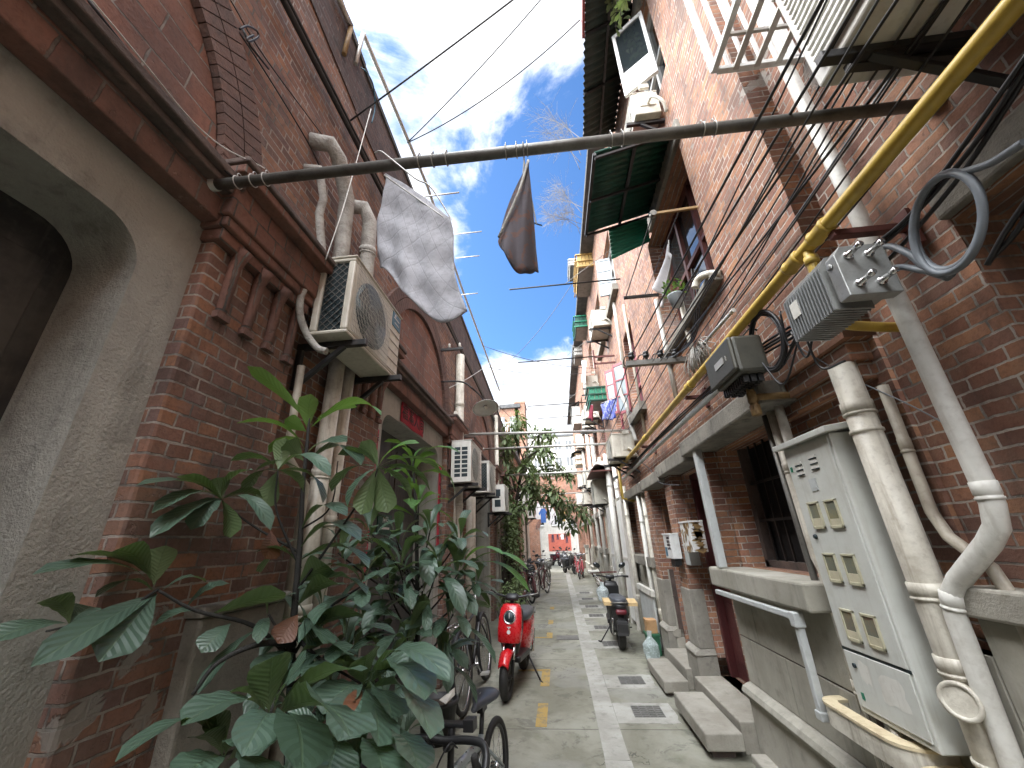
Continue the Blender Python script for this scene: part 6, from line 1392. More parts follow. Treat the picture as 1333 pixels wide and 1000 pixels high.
def scooter(label, loc, yaw, body='black_plastic', mirrors=True, round_lamp=False, s=1., lean=0., group='scooters parked in the alley', marks=False):
    t = thing('motor_scooter', label, 'scooter', (0, 0, 0), group)
    wheel(t, (-.50, 0, .20), .20, .05, 'black_plastic', 5, True); wheel(t, (.52, 0, .20), .20, .045, 'black_plastic', 5, True)
    b = B()
    for q in (-.055, .055): b.tube([(.52, q, .20), (.40, q, .56)], .016, 8)
    b.tube([(.42, 0, .5), (.31, 0, .86)], .022, 8); fk = b.build('fork', MT['black_plastic'], t)
    b = B()
    for q in (-.055, .055): b.tube([(.475, q, .335), (.432, q, .465)], .017, 8)
    b.build('fork_sleeve', MT['chrome'], fk)
    b = B(); n = 14; b.grid(n, 6, lambda u, v: V((.52 + .235 * math.cos(PI * (.20 + .62 * u)), (v - .5) * .125 * (1 - .25 * abs(2 * u - .8)), .20 + .235 * math.sin(PI * (.20 + .62 * u)) - .03 * (2 * v - 1) ** 2))); b.build('front_fender', MT[body], t, solid=.008)
    b = B(); loft(b, [(.415, .47, .045, .10), (.415, .485, .065, .125), (.395, .60, .072, .130), (.37, .70, .075, .126), (.345, .78, .07, .112), (.33, .815, .055, .09), (.325, .825, .03, .06)], 28, 3.2); fa = b.build('front_fairing', MT[body], t)
    b = B(); loft(b, [(.355, .36, .05, .085), (.345, .47, .06, .11), (.335, .60, .04, .135), (.30, .74, .04, .128), (.285, .79, .03, .1)], 20, 3); b.build('leg_shield', MT['black_plastic'], t)
    b = B()
    if round_lamp: b.lathe((.435, 0, .705), (1, 0, .25), [(-.02, .066), (.008, .068), (.014, .064), (.015, .056), (.008, .05)], 28)
    else: loft(b, [(.425, .66, .03, .07), (.42, .70, .035, .085), (.405, .74, .03, .07)], 20, 2.4)
    hl = b.build('headlight', MT['chrome'], t)
    b = B()
    if round_lamp: b.lathe((.446, 0, .708), (1, 0, .25), [(0, .052), (.006, .045), (.009, .0)], 24)
    else: loft(b, [(.432, .67, .03, .06), (.428, .70, .034, .072), (.415, .73, .028, .058)], 18, 2.4)
    b.build('lens', MT['coil_dark'], hl)
    if round_lamp: b = B(); b.box(.452, .457, -.004, .004, .66, .75); b.build('light_bar', MT['pale_ink'], hl)
    b = B(); b.tube(bez([(.22, .27, .90), (.27, .2, .905), (.315, .06, .885), (.315, -.06, .885), (.27, -.2, .905), (.22, -.27, .90)], 4), .012, 8); loft(b, [(.31, .855, .05, .07), (.30, .89, .055, .085), (.29, .915, .03, .06)], 16, 2.6); hb = b.build('handlebar', MT['black_plastic'], t)
    b = B()
    for q in (-1, 1): b.tube([(.258, q * .215, .903), (.205, q * .29, .90)], .018, 9)
    b.build('grip', MT['rubber'], hb)
    b = B()
    for q in (-1, 1): b.tube([(.29, q * .17, .90), (.245, q * .28, .925)], .005, 5)
    b.build('brake_lever', MT['pale_steel'], hb)
    if mirrors:
        for q in (-1, 1):
            b = B(); b.tube(bez([(.29, q * .13, .90), (.30, q * .17, .99), (.28, q * .20, 1.04)], 4), .006, 6); b.ball((.275, q * .215, 1.07), (.016, .065, .042), Matrix.Rotation(q * .45, 4, 'X'), 14); mr_ = b.build('mirror', MT['black_plastic'], t)
            b = B(); b.ball((.266, q * .215, 1.07), (.011, .056, .034), Matrix.Rotation(q * .45, 4, 'X'), 14); b.build('mirror_glass', MT['window_glass'], mr_)
    b = B(); b.prism([(.36, -.11, .28), (.36, .11, .28), (-.12, .14, .26), (-.12, -.14, .26)], (0, 0, .06)); b.build('floorboard', MT['black_plastic'], t, bevel=.015)
    b = B(); loft(b, [(-.33, .24, .20, .09), (-.34, .32, .26, .12), (-.36, .45, .31, .138), (-.40, .55, .34, .13), (-.42, .60, .33, .11)], 28, 2.8); b.build('rear_body', MT[body], t)
    b = B(); loft(b, [(-.36, .595, .32, .115), (-.36, .62, .345, .125), (-.37, .66, .34, .12), (-.38, .675, .3, .09)], 24, 3); b.build('seat', MT['saddle'], t)
    b = B(); b.prism([(-.70, -.075, .40), (-.70, .075, .40), (-.74, .075, .40), (-.74, -.075, .40)], (-.03, 0, -.18)); b.prism([(-.66, -.05, .46), (-.66, .05, .46), (-.73, .06, .36), (-.73, -.06, .36)], (0, 0, .02)); b.build('rear_fender', MT['black_plastic'], t, bevel=.006)
    b = B(); b.box(-.765, -.757, -.075, .075, .26, .36); b.build('number_plate', MT['grey_pvc' if not mirrors else 'black_plastic'], t)
    b = B(); loft(b, [(-.745, .48, .02, .07), (-.745, .51, .022, .08), (-.74, .54, .018, .07)], 14, 3); b.build('tail_light', MT['dark_red_paint'], t)
    b = B()
    for q in (-.11, .11): b.tube([(-.50, q, .20), (-.60, q, .42)], .018, 8); b.tube([(-.5, q * .8, .2), (-.2, q * .7, .26)], .02, 6)
    b.build('rear_shock', MT['chrome'], t)
    b = B(); b.tube([(-.15, .11, .24), (-.10, .26, .015)], .010, 6); b.tube([(-.1, .26, .015), (-.03, .29, .012)], .012, 6); b.tube([(-.18, -.12, .22), (-.12, -.22, .22)], .010, 6); b.build('side_stand', MT['black_steel'], t)
    b = B(); b.tube([(-.62, -.12, .60), (-.78, -.10, .63), (-.80, 0, .635), (-.78, .10, .63), (-.62, .12, .60)], .012, 7); b.build('grab_rail', MT['grey_steel'], t)
    if marks:
        b = B(); b.lathe((.468, 0, .575), (1, 0, .2), [(0, .020), (.004, .019)], 20); b.box(.463, .470, -.018, .018, .615, .623); b.box(.463, .470, -.005, .005, .60, .62); b.box(.466, .473, -.02, .02, .535, .545); b.build('emblem', MT['pale_ink'], fa)
    t.location = loc; t.rotation_euler = (lean, 0, yaw); t.scale = (s, s, s); return t
scooter('bright red electric scooter with a round headlight facing the viewer', (-.60, 5.36, 0), R(-95), 'scooter_red', False, True, 1.03, R(-3), marks=True)
sc = scooter('black scooter seen from behind with a plank strapped across its seat', (.80, 7.25, 0), R(90), 'black_plastic', True, False, 1.0, R(2))
t = thing('plank', 'pale wooden plank strapped across the black scooter seat', 'plank', (.82, 6.78, .6)); b = B(); b.prism([(.60, 6.66, .575), (1.09, 6.66, .555), (1.09, 6.66, .60), (.60, 6.66, .625)], (0, .24, .03)); b.build('board', MT['board_wood'], t, bevel=.004)
b = B()
for x in (.72, .93): b.tube([(x, 6.65, .57), (x + .01, 6.655, .63), (x + .01, 6.9, .66), (x + .02, 6.93, .58)], .006, 6); b.tube([(x, 6.65, .57), (x + .02 * (1 if x > .8 else -3), 6.72, .35)], .005, 5)
b.build('strap', MT['cable_black'], t)
t = thing('plastic_bag', 'pale plastic bag hanging from the black scooter handlebar', 'bag', (.68, 7.2, .6)); b = B(); b.grid(26, 16, bagf((.64, 7.1, .58), .085, .27)); b.build('film', MT['clear_bag'], t); b = B(); b.tube(bez([(.62, 7.1, .80), (.60, 7.2, .9), (.56, 7.45, .905), (.66, 7.1, .80)], 4), .004, 5); b.build('handle', MT['cable_white'], t)
# small dark bike in front
t = thing('bicycle', 'small black bicycle with wrapped handlebars at the bottom of the view', 'bicycle', (0, 0, 0), 'bicycles parked in the alley')
wheel(t, (0, 0, .235), .235, .02, 'black_plastic', 16); wheel(t, (.86, 0, .235), .235, .02, 'black_plastic', 16)
b = B(); b.tube([(.36, 0, .20), (.235, 0, .47)], .018, 9); b.tube([(.36, 0, .20), (.70, 0, .44)], .022, 9); b.tube([(.70, 0, .40), (.675, 0, .50)], .024, 9)
for s in (-.05, .05): b.tube([(0, s, .235), (.36, s * .7, .20)], .010, 7); b.tube([(0, s, .235), (.25, s * .4, .43)], .009, 7)
b.build('frame', MT['silver_frame'], t)
b = B(); b.tube([(.25, 0, .44), (.69, 0, .475)], .024, 10); b.build('top_tube', MT['silver_frame'], t)
b = B()
for s in (-.045, .045): b.tube([(.70, s * .7, .40), (.76, s, .33), (.86, s, .235)], .012, 8)
b.build('fork', MT['black_plastic'], t)
b = B(); b.tube([(.245, 0, .44), (.205, 0, .575)], .014, 9); b.box(.17, .25, -.018, .018, .572, .60); b.build('seat_post', MT['black_plastic'], t)
sd2 = saddle(V((.215, 0, .605))).build('saddle', MT['saddle'], t)
b = B(); b.prism([(.10, -.052, .640), (.10, -.036, .647), (.20, -.012, .648), (.20, -.028, .640)], (0, 0, .006)); b.build('stripe', MT['pale_steel'], sd2)
b = B(); b.tube([(.675, 0, .49), (.665, 0, .60)], .017, 9); b.tube([(.665, 0, .585), (.73, 0, .595)], .016, 9); b.build('stem', MT['black_plastic'], t)
half = [(.73, 0, .625), (.735, .10, .632), (.75, .19, .628), (.80, .23, .60), (.85, .235, .55), (.85, .235, .49), (.80, .24, .45), (.72, .245, .445)]
b = B(); b.tube(bez([(x, -y, z) for x, y, z in half[:0:-1]] + half, 6), .017, 10); hbx = b.build('handlebar', MT['black_plastic'], t)
for s in (-1, 1):
    b = B(); b.tube(bez([(.835, s * .2, .575), (.87, s * .205, .60), (.885, s * .205, .64)], 4), [.018] * 8 + [.012], 8); b.tube(bez([(.87, s * .203, .60), (.90, s * .20, .55), (.885, s * .2, .49)], 4), .006, 6); b.build('brake_hood', MT['rubber'], hbx)
b = B(); b.tube(bez([(.73, .06, .60), (.80, .05, .64), (.84, .0, .55), (.80, -.01, .42)], 5), .004, 5); b.tube(bez([(.73, -.06, .60), (.82, -.07, .66), (.85, -.02, .55), (.3, .02, .25)], 5), .004, 5); b.build('brake_cable', MT['cable_black'], t)
b = B(); b.tube([(.665, 0, .60), (.655, 0, .655)], .02, 9); b.box(.63, .68, -.085, .085, .655, .672); b.box(.635, .675, -.105, -.07, .672, .70); b.box(.625, .685, .07, .125, .64, .69); b.build('bar_mount', MT['black_plastic'], t, bevel=.004)
b = B(); b.lathe((.36, -.04, .20), (0, 1, 0), [(0, .06), (.006, .06), (.008, .02), (.08, .02)], 18); b.tube([(.36, -.05, .2), (.44, -.05, .09)], .008, 6); b.tube([(.36, .05, .2), (.28, .05, .31)], .008, 6); b.box(.41, .48, -.12, -.05, .08, .10); b.box(.24, .31, .05, .12, .30, .32); b.build('crank', MT['black_plastic'], t)
t.location = (-.475, 3.04, 0); t.rotation_euler = (R(2), 0, R(-99))
bicycle('black city bicycle with silver rims leaning behind the leafy pots', (-1.0, 4.48, 0), R(88), 'black_plastic', .345, lean=R(-5))
bicycle('maroon bicycle nearest of the left cluster past the vine', (-.80, 11.4, 0), R(112), 'maroon_door', .32, True)
bicycle('maroon bicycle with a wire basket, second in the left cluster', (-.72, 12.5, 0), R(75), 'maroon_door', .32, True)
bicycle('grey bicycle with a pale basket at the far end of the left cluster', (-.62, 14.4, 0), R(80), 'grey_steel', .32, True)
scooter('dark maroon scooter in the left cluster past the vine', (-1.0, 10.6, 0), R(-80), 'maroon_door', True)
scooter('dark scooter deeper in the left cluster past the vine', (-1.0, 13.6, 0), R(-75), 'black_plastic', True)
for i, (x, y, c, l) in enumerate([(.74, 17.6, 'bike_red', 'red bicycle nearest the viewer in the right hand row'), (.92, 18.2, 'bike_red', 'red bicycle second in the right hand row'), (.78, 19.0, 'bike_red', 'red bicycle third in the right hand row')]):
    bicycle(l, (x, y, 0), R(80 + 8 * i), c, .32, True)
for x, y, c, l in ((.42, 20.6, 'black_plastic', 'dark scooter just past the red bicycles'), (.35, 22.4, 'black_plastic', 'dark scooter under the near face of the archway'), (.2, 25.5, 'black_plastic', 'dark scooter parked beyond the archway'), (-.25, 27, 'dark_red_paint', 'dark red scooter parked beyond the archway'), (-.9, 18.8, 'black_plastic', 'dark scooter at the left wall before the archway')):
    scooter(l, (x, y, 0), R(-90 + 25 * math.sin(y)), c, True)
t = thing('car', 'white car parked beyond the archway at the far end', 'car', (.45, 31.5, 0))
b = B(); loft(b, [(0, .22, 1.9, .78), (0, .45, 2.0, .82), (0, .72, 1.95, .80), (-.1, .80, 1.8, .76)], 28, 4); loft(b, [(-.15, .80, 1.25, .72), (-.2, 1.1, .95, .64), (-.2, 1.28, .75, .56)], 24, 4); b.build('body', MT['white_paint'], t)
b = B(); loft(b, [(-.15, .84, 1.22, .725), (-.2, 1.08, .97, .655)], 24, 4); b.build('windows', MT['window_glass'], t)
for x in (-1.15, 1.15):
    for y in (-.7, .7): b = B(); b.tube(circ((x, y, .3), .22), .09, 8, closed=True); b.lathe((x, y - .05, .3), (0, 1, 0), [(0, .2), (.1, .2)], 16); b.build('wheel', MT['rubber'], t)
for y in (-.55, .55): b = B(); b.ball((1.9, y, .62), (.08, .14, .07)); b.build('headlight', MT['chrome'], t)
t.location = (.5, 31.5, 0); t.rotation_euler.z = R(-92)
# ================================================================ plants
def leaf(b, base, tip, width, arch=.18, roll=0., fold=.22, nv=9, nu=4, shape=.72, ripple=.06):
    base, tip = V(base), V(tip); ax_ = tip - base; L = ax_.length; d = ax_ / L
    up = V((0, 0, 1)) if abs(d.z) < .95 else V((0, 1, 0))
    s = d.cross(up).normalized(); u_ = s.cross(d).normalized()
    if roll: q = Matrix.Rotation(roll, 3, d); s = q @ s; u_ = q @ u_
    ph = random.uniform(0, 6)
    def fn(u, v):
        x = (u - .5) * 2; e = max(0., min(1., (v - .06) / .94))
        w = width / 2 * (e ** .85 * max(0., 1 - e ** 6) ** .6 / .70 if e > 0 else 0) + .0015
        p = base + ax_ * v + u_ * (arch * L * 4 * v * (1 - v)) + s * (x * w) + u_ * (fold * abs(x) ** 1.3 * w)
        return p + u_ * (ripple * w * math.sin(v * 26 + ph) * abs(x) ** 2)
    b.grid(nu, nv, fn, uv=True)
def rosette(b, c, d, n, L, W, spread=1.0, droop=.25, jitter=.25, minup=-.2, **kw):
    c = V(c); d = V(d).normalized(); _, s, u = frame(d)
    for k in range(n):
        a = k * 2.4 + random.uniform(-jitter, jitter); e = spread * (.45 + .55 * (k + 1) / n)
        v = (d * math.cos(e * 1.25) + (s * math.cos(a) + u * math.sin(a)) * math.sin(e * 1.25)); l = L * random.uniform(.75, 1.12) * (.7 + .3 * (k + 1) / n)
        st = c - d * (.012 * k); tip = st + v * l - V((0, 0, droop * l * (k + 1) / n))
        leaf(b, st + v * .01, tip, W * random.uniform(.8, 1.15) * l / L, random.uniform(.10, .26), random.uniform(-.35, .35), random.uniform(.1, .3), **kw)
def pleaf(b, p0, p1, y0, y1, wpx, arch=.15, roll=0., fold=.2, **kw):
    A, T = ay(*p0, y0), ay(*p1, y1)
    for p_ in (A, T):
        if p_.x < -1.39: k_ = -1.39 / p_.x; p_.x *= k_; p_.y *= k_; p_.z = CAMZ + (p_.z - CAMZ) * k_
    w = wpx / 504.5 * (y0 + y1) / 2 * .95
    leaf(b, A, T, w, arch, roll, fold, **kw)
def pot(label, c, r0, r1, h, mat='pot_black'):
    t = thing('plant_pot', label, 'plant pot', c, 'plant pots along the left wall'); b = B()
    b.lathe(c, (0, 0, 1), [(0, r0), (h * .9, r1 * .98), (h * .9, r1 * 1.06), (h, r1 * 1.06), (h, r1 * .92), (h * .86, r1 * .9)], 28); b.build('vessel', MT[mat], t)
    b = B(); b.lathe((c[0], c[1], c[2] + h * .84), (0, 0, 1), [(0, r1 * .9), (.012, r1 * .6), (.015, .001)], 20); b.build('soil', MT['soil'], t); return t
pot('black pot hidden at the foot of the tall leafy plant', (-1.08, 1.92, 0), .16, .21, .36)
pot('black pot with a white card beside the city bicycle wheel', (-1.12, 3.98, 0), .13, .165, .28)
pot('black pot under the second leafy plant', (-1.1, 2.9, 0), .14, .19, .34)
pot('brown clay pot under the lowest broad leaves', (-.86, 1.45, 0), .15, .2, .42, 'soot_moulding')
t = thing('card', 'white card lying tilted on the rim of the black pot', 'card', (-1.03, 3.9, .3)); b = B(); b.prism([az(572, 912, .33), az(580, 917, .30), az(592, 905, .30), az(592, 896, .34)], (0, 0, .006)); b.build('sheet', MT['white_card'], t)
# tall plant ----------------------------------------------------------------------------
tp = thing('leafy_plant', 'tall broad leaved plant reaching toward the viewer before the left pilaster', 'plant', (-1.08, 1.9, .3))
st, lf, yg = B(), B(), B()
def stem(b, pts, r0, r1):
    p = bez(pts, 6); n = len(p); b.tube(p, [r0 + (r1 - r0) * i / (n - 1) for i in range(n)], 8)
Y = 1.72
stem(st, [(-1.08, 1.9, .3), ay(378, 900, 1.78), ay(383, 800, Y), ay(391, 700, Y), ay(394, 640, Y), ay(400, 575, Y), ay(402, 545, Y)], .017, .006)
br = [([ay(383, 860, Y), ay(330, 815, 1.6), ay(255, 795, 1.45), ay(205, 768, 1.36)], .009), ([ay(391, 720, Y), ay(330, 685, 1.66), ay(290, 655, 1.6)], .006), ([ay(385, 770, Y), ay(425, 715, 1.66), ay(480, 635, 1.62), ay(492, 610, 1.6)], .006),
      ([ay(391, 740, Y), ay(360, 665, 1.66), ay(362, 610, 1.62)], .006), ([ay(383, 840, Y), ay(340, 838, 1.55), ay(285, 862, 1.45), ay(250, 905, 1.4)], .012), ([ay(385, 830, Y), ay(420, 860, 1.7), ay(470, 890, 1.75)], .008),
      ([ay(382, 880, 1.7), ay(362, 905, 1.5), ay(352, 928, 1.3)], .008), ([ay(205, 768, 1.36), ay(150, 800, 1.2), ay(60, 822, 1.04)], .005), ([ay(380, 930, 1.6), ay(335, 965, 1.35), ay(285, 985, 1.2)], .007), ([ay(391, 690, Y), ay(430, 660, 1.7), ay(440, 600, 1.7)], .005)]
for p, r in br: stem(st, p, r, r * .5)
P = lambda *a, **k: pleaf(lf, *a, **k)
Q = lambda *a, **k: pleaf(yg, *a, **k)
# the light young leaves at the top
Q((397, 545), (322, 477), Y, 1.6, 22, .10, .7); Q((401, 560), (405, 513), Y, 1.68, 34, .05, 1.2); Q((399, 562), (371, 546), Y, 1.66, 24, .05, .9); Q((405, 556), (496, 541), Y, 1.55, 26, .22, -.2); Q((406, 552), (465, 530), Y, 1.9, 18, .12, -.3); Q((397, 585), (308, 551), Y, 1.5, 18, .22, .1)
Q((400, 575), (350, 590), Y, 1.85, 20, .2)
P((400, 590), (452, 575), Y, 1.6, 26, .1, .6); P((395, 600), (374, 574), Y, 1.62, 26, .1, 1.); P((402, 600), (470, 606), Y, 1.55, 30, .2); P((392, 612), (330, 615), Y, 1.6, 28, .2)
# left upper whorl
c = (288, 650)
for tip, w, a, r in (((178, 632), 20, .12, -.2), ((232, 620), 24, .1, .2), ((262, 668), 26, .2, -.5), ((198, 668), 24, .18, -.2), ((330, 612), 30, .25, .3), ((342, 648), 26, .2, -.3), ((195, 700), 24, .12, -.3), ((300, 700), 30, .1, -.8), ((352, 690), 24, .2, .2), ((248, 690), 26, .15, -.4), ((282, 622), 26, .1, .6)):
    P(c, tip, 1.6, 1.48 + .2 * random.random(), w, a, r)
# whorl at (362,610)
for tip, w, a, r in (((300, 600), 24, .2, .2), ((322, 640), 28, .2, -.4), ((395, 640), 30, .15, -.6), ((430, 620), 26, .25, .3), ((372, 570), 26, .1, .8), ((345, 662), 30, .1, -.9), ((420, 655), 28, .2, -.3)):
    P((362, 612), tip, 1.62, 1.5 + .2 * random.random(), w, a, r)
# right whorl
for tip, w, a, r in (((546, 577), 28, .16, .5), ((576, 618), 30, .20, .1), ((535, 655), 30, .14, -.6), ((470, 575), 26, .1, .8), ((440, 592), 24, .2, .3), ((432, 640), 28, .2, -.3), ((505, 668), 30, .12, -.9), ((560, 640), 26, .2, -.2), ((470, 670), 28, .1, -.8), ((452, 660), 26, .15, -.5)):
    (Q if tip[0] > 540 and tip[1] < 600 else P)((492, 608), tip, 1.6, 1.55 + .2 * random.random(), w, a, r)
# far left whorl reaching toward the viewer
for p0, tip, y0, y1, w, a, r in (((200, 762), (216, 710), 1.42, 1.38, 34, .05, 1.1), ((197, 755), (146, 718), 1.42, 1.25, 40, .22, .5), ((190, 752), (42, 748), 1.42, 1.1, 26, .12, -.3), ((196, 748), (88, 724), 1.42, 1.25, 18, .1, .2), ((200, 770), (124, 778), 1.42, 1.3, 20, .22, .1), ((204, 772), (128, 862), 1.42, 1.12, 50, .04, -.5), ((205, 774), (40, 868), 1.42, .98, 36, .06, -.6), ((90, 812), (-20, 838), 1.26, 1.0, 40, .1, -.3), ((90, 812), (60, 780), 1.26, 1.15, 30, .2, .5), ((90, 815), (120, 790), 1.26, 1.3, 34, .2, .3), ((212, 768), (268, 758), 1.42, 1.5, 22, .22, .1), ((275, 800), (372, 772), 1.5, 1.55, 44, .02, -.5), ((240, 795), (300, 760), 1.5, 1.6, 26, .2, .2), ((270, 800), (200, 815), 1.5, 1.4, 26, .2, -.2), ((300, 812), (262, 850), 1.55, 1.45, 30, .1, -.5)):
    P(p0, tip, y0, y1, w, a, r)
# leaves along the main stem
for p0, tip, y1, w, a, r in (((388, 760), (425, 735), 1.65, 40, .05, -.7), ((386, 790), (440, 760), 1.6, 36, .15, -.4), ((390, 715), (470, 705), 1.6, 30, .25, .1), ((388, 735), (330, 720), 1.6, 28, .2, .1), ((385, 810), (420, 838), 1.55, 44, .1, -.6), ((392, 690), (452, 672), 1.6, 26, .25, .2), ((384, 830), (470, 800), 1.7, 38, .1, -.5), ((383, 850), (330, 890), 1.5, 40, .1, -.5), ((390, 700), (340, 745), 1.75, 34, .1, -.5), ((384, 800), (352, 775), 1.8, 36, .1, .4), ((386, 780), (400, 840), 1.6, 42, .05, -.9), ((390, 730), (480, 740), 1.65, 34, .2, -.2), ((388, 770), (478, 775), 1.68, 36, .2, -.3), ((384, 860), (450, 850), 1.6, 40, .15, -.3)):
    P(p0, tip, Y, y1, w, a, r)
# low broad leaves closest to the viewer
F = [((350, 928), (354, 856), 1.3, 1.22, 46, .04, .5), ((356, 925), (398, 858), 1.3, 1.22, 40, .05, .9), ((360, 926), (470, 874), 1.3, 1.15, 46, .10, -.3), ((358, 932), (455, 960), 1.28, 1.0, 92, .10, -.55), ((348, 930), (236, 945), 1.3, 1.05, 56, .16, -.1), ((350, 935), (315, 985), 1.28, 1.05, 46, .15, -.3), ((352, 938), (392, 1010), 1.28, 1.0, 66, .12, -.4), ((345, 932), (290, 905), 1.3, 1.2, 40, .2, .3),
     ((288, 982), (150, 992), 1.2, .95, 34, .25, .1), ((290, 980), (280, 930), 1.2, 1.15, 26, .05, .8), ((292, 985), (345, 965), 1.2, 1.1, 50, .15, .2), ((290, 988), (230, 1020), 1.2, 1.0, 46, .1, -.3), ((295, 990), (340, 1040), 1.2, 1.0, 60, .1, -.5), ((290, 985), (255, 960), 1.2, 1.1, 36, .15, .3),
     ((474, 892), (478, 852), 1.75, 1.66, 40, .05, .6), ((478, 890), (586, 886), 1.75, 1.45, 34, .2, .1), ((474, 895), (392, 884), 1.75, 1.5, 36, .2, .1), ((474, 898), (492, 972), 1.72, 1.4, 52, .06, -.6), ((478, 896), (553, 912), 1.72, 1.45, 50, .2, -.2), ((478, 898), (560, 962), 1.72, 1.4, 54, .14, -.5), ((472, 898), (440, 965), 1.72, 1.4, 50, .1, -.4), ((470, 895), (420, 930), 1.75, 1.5, 50, .15, -.2), ((478, 892), (530, 868), 1.75, 1.7, 40, .2, .3), ((472, 890), (430, 860), 1.75, 1.7, 38, .15, .4), ((474, 896), (510, 935), 1.72, 1.5, 50, .1, -.5),
     ((440, 960), (420, 1020), 1.5, 1.3, 60, .1, -.4), ((470, 960), (500, 1020), 1.5, 1.35, 56, .1, -.4), ((500, 950), (545, 1005), 1.6, 1.4, 50, .1, -.4)]
for p0, tip, y0, y1, w, a, r in F: P(p0, tip, y0, y1, w, a, r, nv=14, nu=6)
stem(st, [(-1.0, 1.85, .35), ay(455, 960, 1.7), ay(474, 900, 1.73)], .012, .007)
for (px_, py_, y_, n_, L_) in ((420, 790, 1.8, 9, .24), (450, 830, 1.8, 10, .26), (400, 850, 1.75, 9, .26), (430, 900, 1.75, 10, .28), (500, 900, 1.85, 10, .27), (380, 940, 1.6, 9, .28), (455, 940, 1.7, 10, .28), (520, 950, 1.85, 9, .26), (350, 800, 1.65, 7, .22), (475, 760, 1.8, 8, .24), (430, 970, 1.55, 9, .28)):
    c = ay(px_, py_, y_); stem(st, [ay(384, min(930, py_ + 60), Y), ay((384 + px_) / 2, py_ + 30, (Y + y_) / 2), c], .007, .004); rosette(lf, c, (random.uniform(-.2, .5), -.5, .7), max(6, n_ - 2), L_, L_ * .27, 1.0, .45, nv=10, nu=4)
dl = B(); pleaf(dl, (352, 690), (345, 728), 1.66, 1.6, 34, .1, -.8); pleaf(dl, (420, 905), (470, 930), 1.8, 1.8, 30, .1); pleaf(dl, (388, 800), (362, 838), 1.68, 1.6, 30, .1, -.6); pleaf(dl, (472, 900), (452, 948), 1.7, 1.45, 34, .1, -.6)
st.build('stem', MT['stem_dark'], tp); lf.build('foliage', MT['big_leaf'], tp, recalc=False); yg.build('young_foliage', MT['young_leaf'], tp, recalc=False); dl.build('dry_foliage', MT['dry_leaf'], tp, recalc=False)
# second plant ----------------------------------------------------------------------------
tp = thing('leafy_plant', 'second broad leaved plant spreading before the bannered doorway', 'plant', (-1.1, 2.9, .3))
st, lf, yg = B(), B(), B()
Y = 2.75
stem(st, [(-1.1, 2.9, .3), ay(540, 880, 2.8), ay(543, 780, Y), ay(542, 690, Y), ay(540, 640, Y), ay(537, 600, Y)], .02, .006)
tips = [((537, 604), (0, 0, 1), 11, .24, .085, Y), ((600, 742), (.5, -.2, .8), 12, .25, .09, 2.7), ((560, 690), (.4, -.3, .8), 10, .24, .085, 2.6), ((515, 700), (-.4, -.3, .8), 10, .25, .09, 2.6), ((622, 758), (.5, -.2, .9), 8, .19, .07, 2.75), ((590, 800), (.5, -.5, .5), 10, .26, .095, 2.6), ((505, 770), (-.4, -.5, .7), 11, .26, .095, 2.5), ((550, 770), (.1, -.7, .7), 10, .26, .095, 2.5), ((530, 830), (0, -.6, .6), 11, .27, .10, 2.4), ((470, 810), (-.5, -.4, .6), 10, .26, .095, 2.4), ((580, 850), (.5, -.4, .6), 9, .26, .09, 2.6), ((490, 740), (-.4, -.2, .8), 9, .24, .09, 2.6), ((545, 655), (.3, -.2, .9), 8, .22, .08, 2.7), ((450, 850), (-.4, -.5, .6), 9, .26, .1, 2.3), ((510, 870), (.1, -.6, .5), 10, .27, .1, 2.3), ((440, 720), (-.3, -.4, .7), 8, .26, .09, 2.3), ((480, 690), (-.2, -.3, .8), 8, .24, .085, 2.5), ((570, 740), (.2, -.5, .7), 9, .26, .09, 2.5), ((520, 740), (0, -.6, .7), 9, .26, .09, 2.4), ((600, 700), (.5, -.2, .8), 8, .24, .085, 2.75)]
for (p, d, n, L, W_, y) in tips:
    c = ay(*p, y); stem(st, [ay(543, min(860, p[1] + 70), Y), ay((543 + p[0]) / 2, p[1] + 40, (Y + y) / 2), c], .007, .004); rosette(yg if p[1] < 660 else lf, c, d, n + 1, L * 1.3, W_ * 1.0, 1.0, .42)
for tip, w, a, r in (((600, 590), 16, .2, .3), ((592, 640), 15, .2, -.1), ((500, 575), 15, .2, .2)): pleaf(yg, (538, 600), tip, Y, Y, w, a, r)
for p0, tip, w in (((602, 742), (690, 772), 15), ((605, 740), (688, 742), 14), ((600, 738), (655, 722), 15)): pleaf(yg, p0, tip, 2.7, 2.5, w, .2)
st.build('stem', MT['stem_dark'], tp); lf.build('foliage', MT['big_leaf'], tp, recalc=False); yg.build('young_foliage', MT['young_leaf'], tp, recalc=False)
# small weedy plants by the pots
tp = thing('weedy_plant', 'thin weedy plant sprouting beside the small bicycle handlebars', 'plant', (-.92, 2.25, .0)); lf = B(); st = B()
for k in range(12):
    p = V((-.92 + random.uniform(-.12, .12), 2.25 + random.uniform(-.15, .15), 0)); q = p + V((random.uniform(-.1, .1), random.uniform(-.1, .1), random.uniform(.35, .62))); st.tube([p, p.lerp(q, .5) + V((.01, 0, 0)), q], .003, 5)
    for j in range(9):
        c = p.lerp(q, .3 + .7 * j / 8); a = random.uniform(0, 6.28); leaf(lf, c, c + V((.06 * math.cos(a), .06 * math.sin(a), random.uniform(-.02, .03))), .022, .1, 0, .2, nv=4, nu=2)
st.build('stem', MT['stem_dark'], tp); lf.build('foliage', MT['small_leaf'], tp, recalc=False)
